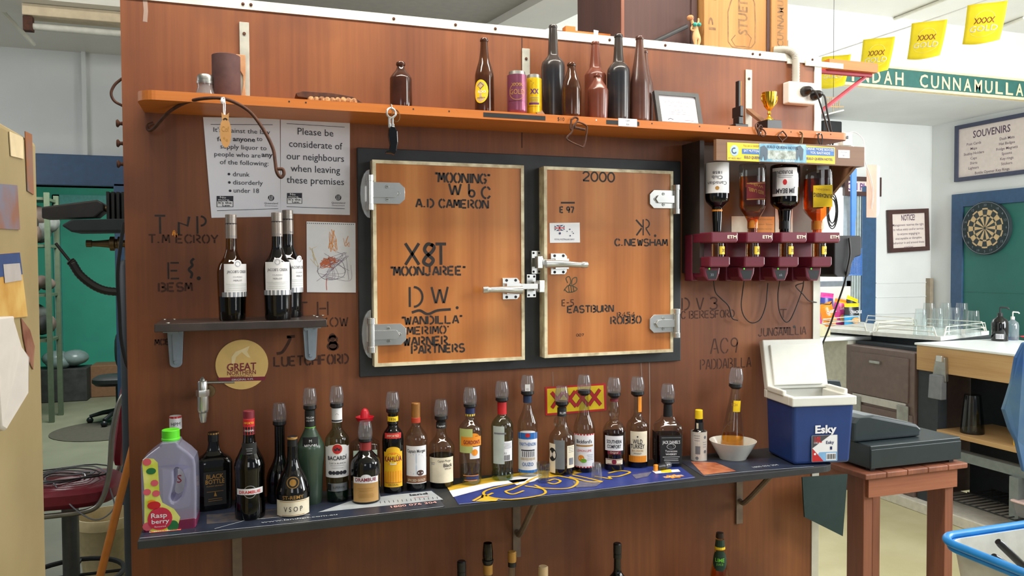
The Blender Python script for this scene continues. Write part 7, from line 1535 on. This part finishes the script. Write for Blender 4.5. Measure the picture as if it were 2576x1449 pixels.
# table with till
TZ = .872; tl_ = onZ(2146, 1186, TZ); tr_ = onZ(2442, 1166, TZ); tb = thing('timber_table', 'red stained timber table with board top beside the cooler box', 'table', ((tl_.x+tr_.x)/2, 0, 0)); ty = -.13; tx0, tx1 = tl_.x+.01, tr_.x
m = MB(); nb = 5
for i in range(nb): m.box((tx0+(tx1-tx0)*i/nb+.001, ty, TZ-.022), (tx0+(tx1-tx0)*(i+1)/nb-.001, ty+.55, TZ), redwood)
part(m, 'top', tb, bevel=.004)
m = MB(); m.box((tx0+.03, ty+.015, TZ-.10), (tx1-.04, ty+.035, TZ-.023), redwood_x); m.box((tx0+.03, ty+.5, TZ-.10), (tx1-.04, ty+.52, TZ-.023), redwood_x); m.box((tx0+.03, ty+.035, TZ-.10), (tx0+.05, ty+.5, TZ-.023), redwood_x); m.box((tx1-.06, ty+.035, TZ-.10), (tx1-.04, ty+.5, TZ-.023), redwood_x); part(m, 'apron', tb, bevel=.002)
for x in (tx0+.02, tx1-.09):
    for y in (ty+.03, ty+.42): m = MB(); m.box((x, y, 0), (x+.045, y+.09, TZ-.024), redwood); part(m, 'leg', tb, bevel=.003)
d0 = onZ(2168, 1175, TZ); cdw = thing('cash_drawer', 'flat black cash drawer on the timber table', 'drawer', (d0.x+.22, ty+.02, TZ)); till = mat('till_black', (34, 44, 48), .35)
m = MB(); m.box((-.25, 0, .012), (.22, .38, .105), till); m.build('body', cdw, bevel=.004); m = MB(); [m.box((x-.012, y-.012, 0), (x+.012, y+.012, .014), blk) for x in (-.22, .19) for y in (.03, .34)]; m.build('feet', cdw)
m = MB(); m.box((-.249, -.004, .014), (.219, .002, .09), till); m.build('drawer_front', cdw, bevel=.002)
ef = thing('card_terminal', 'black wedge-shaped card terminal on the cash drawer', 'terminal', (d0.x+.10, ty+.08, TZ+.106)); m = MB(); m.prism([(-.16, 0), (.19, 0), (.20, .03), (.17, .052), (-.04, .10), (-.14, .10), (-.16, .08)], 0, .16, till); m.build('housing', ef, bevel=.012, seg=3); m = MB(); m.prism([(-.12, .0995), (-.03, .1005), (.17, .0535), (.18, .05), (.18, .047), (-.03, .096), (-.12, .096)][::-1], .03, .14, mat('grey_keypad', (130, 136, 140), .3)); m.build('keypad', ef)
c = onY(2100, 975, .30); m = MB(); m.prism([(-.06, -.06), (.06, -.06), (.03, .03), (-.07, .04)], 0, .02, till, T(c.x, .30, c.z)); m.box((c.x-.03, .305, TZ+.001), (c.x+.0, .316, c.z-.04), till); tag(m.build('pin_pad', bevel=.004), 'dark customer display tilted behind the cooler box', 'display')
P = [onY(x, y, -.10) for x, y in ((2016, 1200), (2130, 1192), (2118, 1348), (2022, 1300))]; m = MB(); m.prism([(q.x, q.z) for q in P][::-1], -.105, -.10, mat('bottle_green_cloth', (22, 46, 44), .8, var=.1)); o = tag(m.build('green_cloth'), 'dark green cloth hanging between the bottle shelf end and the table', 'cloth')
# blue-rimmed tub in the foreground with tools
A, B, C = onZ(2353, 1342, 1.0), onZ(2600, 1306, 1.0), onZ(2590, 1470, 1.0); u = (B-A).normalized(); v = Vector((u.y, -u.x, 0)); Lu, Lv = .42, .30
fbt = thing('storage_tub', 'white plastic tub with bright blue rim in the near right corner', 'tub', A+u*Lu/2+v*Lv/2-Vector((0, 0, .16)))
def rrect(L1, L2, r, z, sc=1.0): 
    out = []
    for cx, cy, a0 in ((L1/2-r, L2/2-r, 0), (-L1/2+r, L2/2-r, 90), (-L1/2+r, -L2/2+r, 180), (L1/2-r, -L2/2+r, 270)): out += [(cx+q[0], cy+q[1]) for q in arc(0, 0, r, r, a0, a0+90, 6)]
    ctr = A+u*Lu/2+v*Lv/2; return [Vector((ctr.x, ctr.y, z))+u*(p_[0]*sc)-v*(p_[1]*sc) for p_ in out]
tubw = mat('cloudy_tub_white', (214, 214, 206), .4); rimb = mat('rim_blue', (36, 140, 220), .35)
R1, R2, R3, R4 = rrect(Lu-.03, Lv-.03, .05, .84, .88), rrect(Lu-.03, Lv-.03, .05, .985), rrect(Lu-.036, Lv-.036, .05, .985), rrect(Lu-.036, Lv-.036, .05, .845, .88); n = len(R1); m = MB()
m.add(R1+R2+R3+R4, [(i, (i+1) % n, n+(i+1) % n, n+i) for i in range(n)]+[(2*n+i, 2*n+(i+1) % n, 3*n+(i+1) % n, 3*n+i) for i in range(n)]+[(n+i, n+(i+1) % n, 2*n+(i+1) % n, 2*n+i) for i in range(n)]+[tuple(range(n))[::-1], tuple(range(3*n, 4*n))], tubw, True); part(m, 'body', fbt)
m = MB(); m.tube(rrect(Lu, Lv, .06, .99), .010, rimb, 10, True); m.tube(rrect(Lu-.016, Lv-.016, .055, .975), .009, rimb, 8, True); part(m, 'rim', fbt)
for i, (px, py, px2, py2) in enumerate(((2510, 1362, 2590, 1440), (2500, 1400, 2590, 1465))):
    a, b = onZ(px, py, .985), onZ(px2, py2, .90); m = MB(); m.tube(smooth_path([a, a*.7+b*.3, b], 5), [.008, .009]+[.010]*9, blk, 10)
    tag(m.build('black_handle_tool'), ('black handled tool resting highest in the blue-rimmed tub', 'second black handled tool lower in the blue-rimmed tub')[i], 'tool', 'tools in the tub')
ctr = A+u*Lu/2+v*Lv/2; m = MB(); m.box((ctr.x-.02, ctr.y-.16, .0), (ctr.x+.5, ctr.y+.10, .839), ct); struct('trim_bench', m)
# tea towel at the right edge
m = MB(); tow = mat('blue_towel', (52, 96, 156), .9, c2=(104, 136, 150), scale=5); c = deep(2575, 880, 1.9); n = 10
towel_pts = [(2576, 862), (2556, 900), (2546, 960), (2534, 1000), (2524, 1030), (2540, 1080), (2556, 1110), (2576, 1188)]
Q = [deep(x, y, 1.9) for x, y in towel_pts]+[deep(2640, 1180, 1.95), deep(2640, 850, 1.95)]
vv = Q+[q+FW*.012 for q in Q]; n = len(Q); cen = sum(Q, Vector())/n
m.add(vv, [tuple(range(n))[::-1], tuple(range(n, 2*n))]+[(i, (i+1) % n, n+(i+1) % n, n+i) for i in range(n)], tow); tag(m.build('tea_towel', bevel=.004), 'blue patterned tea towel hanging at the right edge', 'towel')

# ------------------------------------------------------------------ left side
fx = -.40; cab = mat('cream_fridge_enamel', (166, 150, 112), .4, c2=(150, 134, 98), scale=3)
tc_ = thing('tall_fridge', 'tall cream fridge with pictures stuck on its side at the left edge', 'fridge', (fx-.35, -1.25, 0)); m = MB(); m.box((fx-.7, -1.8, .04), (fx, -.72, 1.955), cab); part(m, 'body', tc_, bevel=.012, seg=3)
m = MB(); [m.box((x-.03, y-.03, 0), (x+.03, y+.03, .045), blk) for x in (fx-.62, fx-.08) for y in (-1.7, -.82)]; part(m, 'feet', tc_)
def xpoly(pxs, mm, d=.001):
    P = [onX(*p, fx) for p in pxs]; m = MB(); n = len(P); vv = [Vector((fx+d+.0015, p.y, p.z)) for p in P]+[Vector((fx+d, p.y, p.z)) for p in P]
    m.add(vv, [tuple(range(n))[::-1], tuple(range(n, 2*n))]+[(i, (i+1) % n, n+(i+1) % n, n+i) for i in range(n)], mm); return m
def xlayer(m, pxs, mm, d):
    P = [onX(*p, fx) for p in pxs]; m.add([Vector((fx+d, p.y, p.z)) for p in P], [tuple(range(len(P)))[::-1]], mm)
m = xpoly([(-30, 460), (40, 466), (47, 578), (-30, 574)], mat('dusky_photo', (120, 122, 140), .4, c2=(140, 100, 84), scale=16)); tag(m.build('photo_print'), 'faded blue and brown photo stuck on the fridge, upper one', 'photo', 'pictures on the fridge')
m = xpoly([(-30, 640), (46, 634), (66, 796), (-30, 806)], mat('beach_photo', (190, 140, 66), .4, c2=(214, 180, 110), scale=14)); xlayer(m, [(-30, 641), (45, 635), (52, 690), (-30, 700)], mat('beach_sky', (56, 78, 124), .4), .0032); xlayer(m, [(2, 665), (44, 662), (50, 705), (6, 712)], mat('cloud_print', (176, 170, 168), .5), .0038); tag(m.build('photo_print'), 'beach photo with blue sky stuck on the fridge above the white cloth', 'photo', 'pictures on the fridge')
m = xpoly([(60, 330), (77, 338), (82, 490), (66, 480)], mat('brown_strip_photo', (150, 96, 60), .5, c2=(120, 110, 110), scale=12)); tag(m.build('photo_print'), 'narrow brown photo strip near the top edge of the fridge', 'photo', 'pictures on the fridge')
m = xpoly([(50, 800), (72, 830), (84, 872), (80, 930), (66, 900), (56, 850)], mat('red_brown_scrap', (116, 70, 54), .6, c2=(150, 110, 90), scale=20)); tag(m.build('photo_print'), 'torn red-brown scrap on the fridge beside the white cloth', 'photo', 'pictures on the fridge')
m = xpoly([(20, 330), (54, 345), (56, 400), (24, 392)], mat('yellowed_note', (214, 196, 160), .6)); tag(m.build('paper_note'), 'yellowed paper note at the top of the fridge', 'note')
m = MB(); P = [onX(x, y, fx+.03) for x, y in ((-30, 800), (8, 796), (34, 830), (62, 872), (60, 900), (40, 990), (22, 1084), (8, 1076), (-30, 960))]; n = len(P); vv = [Vector((fx+.035+.012*math.sin(i*1.7), p.y, p.z)) for i, p in enumerate(P)]+[Vector((fx+.014, p.y, p.z)) for p in P]; m.add(vv, [tuple(range(n))[::-1], tuple(range(n, 2*n))]+[(i, (i+1) % n, n+(i+1) % n, n+i) for i in range(n)], mat('white_cloth', (200, 194, 188), .9, var=.04), True); tag(m.build('white_cloth', bevel=.004), 'white cloth hanging on the side of the cream fridge', 'cloth')
# fluorescent batten
yl = 1.72; a, b = onY(62, 40, yl), onY(400, 75, yl); z = zb
fl = thing('fluorescent_batten', 'fluorescent light batten under the left ceiling beam', 'light', ((a.x+b.x)/2, yl, z-.001)); m = MB(); m.box((a.x, yl-.05, z-.055), (b.x, yl+.05, z-.001), mat('cream_batten', (206, 190, 160), .5)); part(m, 'housing', fl, bevel=.004)
m = MB(); m.tube([(a.x+.04, yl-.02, z-.10), (b.x-.02, yl-.02, z-.10)], .016, mat('tube_glass', (206, 206, 196), .2), 12); part(m, 'tube', fl); m = MB(); m.box((a.x, yl-.04, z-.125), (a.x+.04, yl, z-.056), rust); part(m, 'tube_holder', fl, bevel=.003)
# hooks on the partition's left edge
m = MB(); c = onY(312, 236, .01); m.tube(smooth_path([(XL, .012, c.z+.045), (XL-.02, .012, c.z+.025), (XL-.03, .012, c.z), (XL-.022, .012, c.z-.022), (XL, .012, c.z-.035)], 6), .004, rust, 8); tag(m.build('wire_loop'), 'rusty wire loop on the left edge of the partition', 'hook')
for i, py in enumerate((311, 361, 413)):
    c = onY(310, py, .012); m = MB(); m.lathe([(0, 0), (.006, 0), (.005, .008), (.012, .014), (.010, .018), (0, .019)], rust, 14, T(XL, .012, c.z, 0, -PI/2)); tag(m.build('edge_knob'), ('top rusty knob', 'middle rusty knob', 'bottom rusty knob')[i]+' on the left edge of the partition', 'knob', 'knobs on the partition edge')
# radio on its arm, regulator and leads behind the left edge
YA = .55; A = lambda x, y: onY(x, y, YA)
p0, p1 = A(168, 570), A(330, 568); m = MB(); m.prism([(p0.x, p0.z), (p0.x+.03, p0.z-.022), (XL+.0, p1.z-.022), (XL, p1.z+.022), (p0.x+.03, p0.z+.02)], YA-.09, YA+.09, dark_in); tag(m.build('side_shelf', bevel=.006), 'dark grey flat side shelf sticking out behind the left partition edge', 'shelf')
a, b = A(128, 548), A(252, 528); rd = thing('two_way_radio', 'black two-way radio sitting tilted on the flat arm', 'radio', ((a.x+b.x)/2, YA, p0.z+.024)); ang = 0.08
m = MB(); m.prism([(-.095, .0), (.07, .008), (.095, .03), (.095, .055), (.075, .068), (-.095, .04)], -.05, .05, mat('radio_case', (44, 40, 40), .5, var=.15)); m.build('case', rd, bevel=.006); m = MB(); m.cyl(.012, .095, .112, brass, 12, T(0, 0, .04, 0, PI/2)); m.tube([(.112, 0, .04), (.14, 0, .045)], .005, blkm, 8); m.build('plug', rd)
m = MB(); c = A(309, 528)
for i in range(6): m.box((c.x-.045+i*.016, YA-.05, c.z-.06), (c.x-.036+i*.016, YA+.05, c.z+.06), blkm)
m.box((c.x-.045, YA+.0, c.z-.06), (c.x+.06, YA+.05, c.z+.06), blkm); tag(m.build('heat_sink'), 'black finned heat sink beside the radio', 'heat sink')
c = A(262, 611); k = mpp(c); rg_ = thing('brass_regulator', 'old brass valve fitting poking out below the flat arm', 'valve', c); m = MB(); M = T(-40*k, 0, -2*k, 0, PI/2); m.lathe([(0, 0), (9*k, 0), (9*k, 12*k), (7*k, 14*k), (8*k, 30*k), (10*k, 48*k), (11*k, 52*k), (18*k, 54*k), (18*k, 64*k), (12*k, 66*k), (12*k, 70*k), (18*k, 72*k), (18*k, 78*k), (9*k, 80*k), (9*k, 108*k), (0, 108*k)], brass, 20, M); m.build('fitting', rg_)
gcx = A(306, 700); gc = thing('upright', 'dark grey standpipe standing in for the door jamb behind the left partition edge', 'jamb', (XL-.05, YA, .005)); m = MB(); m.lathe([(0, 0), (.06, 0), (.06, .01), (.045, .012), (.045, 1.70), (.035, 1.72), (0, 1.72)], mat('jamb_dark_grey', (44, 50, 56), .5, var=.1), 28); m.build('body', gc); m = MB(); m.cyl(.025, 1.72, 1.79, brass, 12); m.build('valve', gc)  # dark grey upright built in place of the blue-grey door jamb
m = MB(); hp = smooth_path([onY(x, y, YA-.16) for x, y in ((140, 612), (172, 652), (182, 662), (200, 690), (230, 715), (262, 730), (300, 735))], 8); m.tube(hp, [.005 if i < 10 else .013+.0015*(i % 2) for i in range(len(hp))], cable, 8); tag(m.build('coiled_hose'), 'black corrugated lead sagging across the teal doorway', 'hose')
m = MB(); m.tube(smooth_path([onY(x, y, YA-.17) for x, y in ((312, 560), (303, 620), (296, 690), (300, 780), (304, 850), (316, 910), (326, 930))], 6), .006, cable, 8); tag(m.build('black_lead'), 'black lead hanging down beside the left partition edge', 'cable')
# red stool with wire coil
st = Vector((-.80, 1.55, 0)); stl = thing('bar_stool', 'red vinyl bar stool with chrome frame beside the partition', 'stool', st); vinyl = mat('red_vinyl', (128, 26, 44), .4, var=.1)
m = MB(); m.lathe([(0, .62), (.20, .62), (.225, .645), (.225, .685), (.20, .705), (0, .71)], vinyl, 32, sq=(.95, 3)); m.build('seat', stl)
m = MB(); M = T(.245, .03, .98, 0, math.radians(8), 0); m.lathe([(0, -.03), (.17, -.03), (.2, -.012), (.2, .012), (.17, .03), (0, .03)], vinyl, 28, M @ Matrix.Rotation(PI/2, 4, 'Y') @ Matrix.Diagonal((1.12, .95, 1, 1)), sq=(.95, 3)); m.build('backrest', stl)
ch = mat('worn_chrome', (150, 146, 136), .35, .9)
for s in (-1, 1): m = MB(); m.tube(smooth_path([(-.22, s*.2, .60), (.0, s*.2, .60), (.12, s*.2, .61), (.17, s*.2, .66), (.20, s*.2, .78), (.215, s*.2, .95), (.25, s*.19, 1.1), (.31, s*.15, 1.17), (.34, s*.02, 1.19)], 6), .012, ch, 10); m.build('frame_tube', stl)
m = MB(); m.cyl(.036, .03, .61, mat('grey_column', (92, 92, 92), .4, .6), 20); m.build('column', stl); m = MB(); m.lathe([(0, 0), (.2, 0), (.2, .015), (.06, .035), (0, .036)], blkm, 32); m.build('base', stl)
m = MB(); m.tube([(.22*math.cos(2*PI*i/32), .22*math.sin(2*PI*i/32), .25) for i in range(32)], .012, blkm, 8, True); [m.tube([(0, 0, .25), (.22*math.cos(q), .22*math.sin(q), .25)], .008, blkm, 6) for q in (0, PI/2, PI, 1.5*PI)]; m.build('foot_ring', stl)
m = MB(); rr = random.Random(9)
for i in range(6): r = .08+.02*i; pts = [(-.02+r*math.cos(2*PI*j/20)*(1+.15*rr.random()), r*.8*math.sin(2*PI*j/20), .716+.004*i+.006*math.sin(j+i)) for j in range(20)]; m.tube([Vector(p_)+st for p_ in pts], .0035, cable if i % 2 else mat_grey, 5, True)
m.tube(smooth_path([st+Vector(q) for q in ((-.05, -.1, .73), (.05, -.22, .64), (.15, -.26, .58), (.22, -.24, .62), (.2, -.2, .70))], 6), .0035, mat_grey, 5); tag(m.build('wire_coil'), 'loose coil of grey wire lying on the red stool', 'wire')
p = onZ(268, 1292, .33); bu = thing('cream_bucket', 'cream plastic bucket on the floor behind the stool', 'bucket', (p.x, p.y, .005)); pb_ = mat('cream_bucket_plastic', (206, 186, 140), .5); m = MB(); m.lathe([(0, .003), (.12, 0), (.15, .26), (.158, .27), (.158, .30), (.152, .325), (.145, .325), (.115, .01), (0, .012)], pb_, 32); m.build('body', bu); m = MB(); m.lathe([(0, .1), (.125, .1), (.13, .15), (0, .17)], mat('murky_content', (110, 92, 68), .8), 24); m.build('content', bu)
A_, B_ = onY(328, 1150, .45), onY(252, 1449, .38); d = (B_-A_); d = d/(-d.z); m = MB(); m.tube([A_-d*.15, A_+d*(A_.z-.01)], .013, mat('orange_handle', (196, 118, 40), .4), 10); tag(m.build('broom_handle'), 'orange broom handle leaning behind the left partition edge', 'broom handle')
# back room
oc = onZ(285, 1062, .005); och = thing('office_chair', 'black office chair in the teal back room', 'chair', (oc.x+.06, oc.y, .005)); 
m = MB(); m.lathe([(0, .42), (.22, .42), (.25, .45), (.25, .49), (.22, .51), (0, .51)], blkm, 24, sq=(.95, 3)); m.build('seat', och); m = MB(); m.lathe([(0, -.03), (.16, -.03), (.2, 0), (.16, .03), (0, .03)], blkm, 24, T(.12, .1, .78, PI/2) @ Matrix.Diagonal((.85, 1.25, 1, 1)), sq=(1, 3)); m.build('backrest', och); m = MB(); m.cyl(.03, .1, .43, blkm, 12); m.cbox((.1, .13, .6), (.05, .02, .3), blkm); m.build('column', och)
for i in range(5):
    q = 2*PI*i/5+PI*.98; m = MB(); m.tube([(0, 0, .13), (.16*math.cos(q), .16*math.sin(q), .11), (.29*math.cos(q), .29*math.sin(q), .075)], [.03, .024, .018], blkm, 8); o = m.build('leg', och); m = MB(); m.ball((.29*math.cos(q), .29*math.sin(q), .035), (.035, .03, .034), blk, 10); m.build('caster', o)
m = MB(); c = onZ(222, 1085, .005); m.lathe([(0, .005), (.55, .005), (.55, .010), (0, .010)], mat('grey_chair_mat', (70, 64, 54), .9), 40, T(c.x+.2, c.y, 0)); tag(m.build('floor_mat'), 'round grey mat on the floor in front of the office chair', 'mat')
YB = 7.3; ra = onY(104, 700, YB).x; rb_ = onY(134, 700, YB).x; rkk = thing('metal_shelving', 'olive metal shelving rack full of clutter in the back room', 'shelving', ((ra+rb_)/2, YB, .005)); om = mat('olive_metal', (82, 92, 72), .5)
zsh = [onY(120, py, YB).z for py in (500, 616, 738, 850)]
for x in (ra-.5, rb_):
    for y in (YB-.22, YB+.22): m = MB(); m.box((x-.025, y-.02, .005), (x+.025, y+.02, zsh[0]+.05), om); part(m, 'post', rkk)
for z in zsh: m = MB(); m.box((ra-.5, YB-.22, z-.03), (rb_, YB+.22, z), om); part(m, 'shelf', rkk)
rr = random.Random(11); clut = [mat('clutter_'+n, c_, .7, var=.3, scale=12) for n, c_ in dict(brown=(96, 78, 70), grey=(100, 100, 96), dark=(48, 46, 46)).items()]
for i, (z, s) in enumerate(((zsh[1], .16), (zsh[1], .13), (zsh[2], .09), (zsh[3], .14))):
    m = MB(); x = rb_-.12-(.36 if i == 1 else 0)
    for j in range(7): m.ball((x+rr.uniform(-.1, .06), YB-.05+rr.uniform(-.1, .1), z+s*.8+rr.uniform(0, s*1.2)), (s*rr.uniform(.6, 1), s*.8, s*.8), clut[j % 3], 10)
    tag(m.build('clutter_bundle'), ('bundle of wrapped clutter on the upper shelf of the olive rack', 'second bundle further left on the upper shelf of the olive rack', 'small heap on the middle shelf of the olive rack', 'dark heap on the bottom shelf of the olive rack')[i], 'bundle', kind=None)
for i, (px, py, w_, h_, mm, lb) in enumerate(((150, 1012, .62, .42, clut[2], 'dark storage box on the back room floor'), (214, 998, .42, .42, mat('cardboard_brown', (120, 84, 58), .8), 'brown cardboard box next to the dark storage box'), (150, 935, .5, .2, mat('clear_bag', (120, 130, 130), .3), 'crumpled clear bag on top of the dark storage box'))):
    if i < 2:
        p = onZ(px+i*60, py, .005); m = MB(); m.box((p.x-w_/2, p.y, .005), (p.x+w_/2, p.y+.4, h_), mm); tag(m.build('storage_box', bevel=.01), lb, 'box')
    else:
        p = onZ(150, 1012, .005); m = MB()
        for j in range(6): m.ball((p.x+rr.uniform(-.15, .15), p.y+.2+rr.uniform(-.1, .1), .52+rr.uniform(-.02, .04)), (.16, .14, .1), mm, 10)
        tag(m.build('plastic_bag'), lb, 'bag')
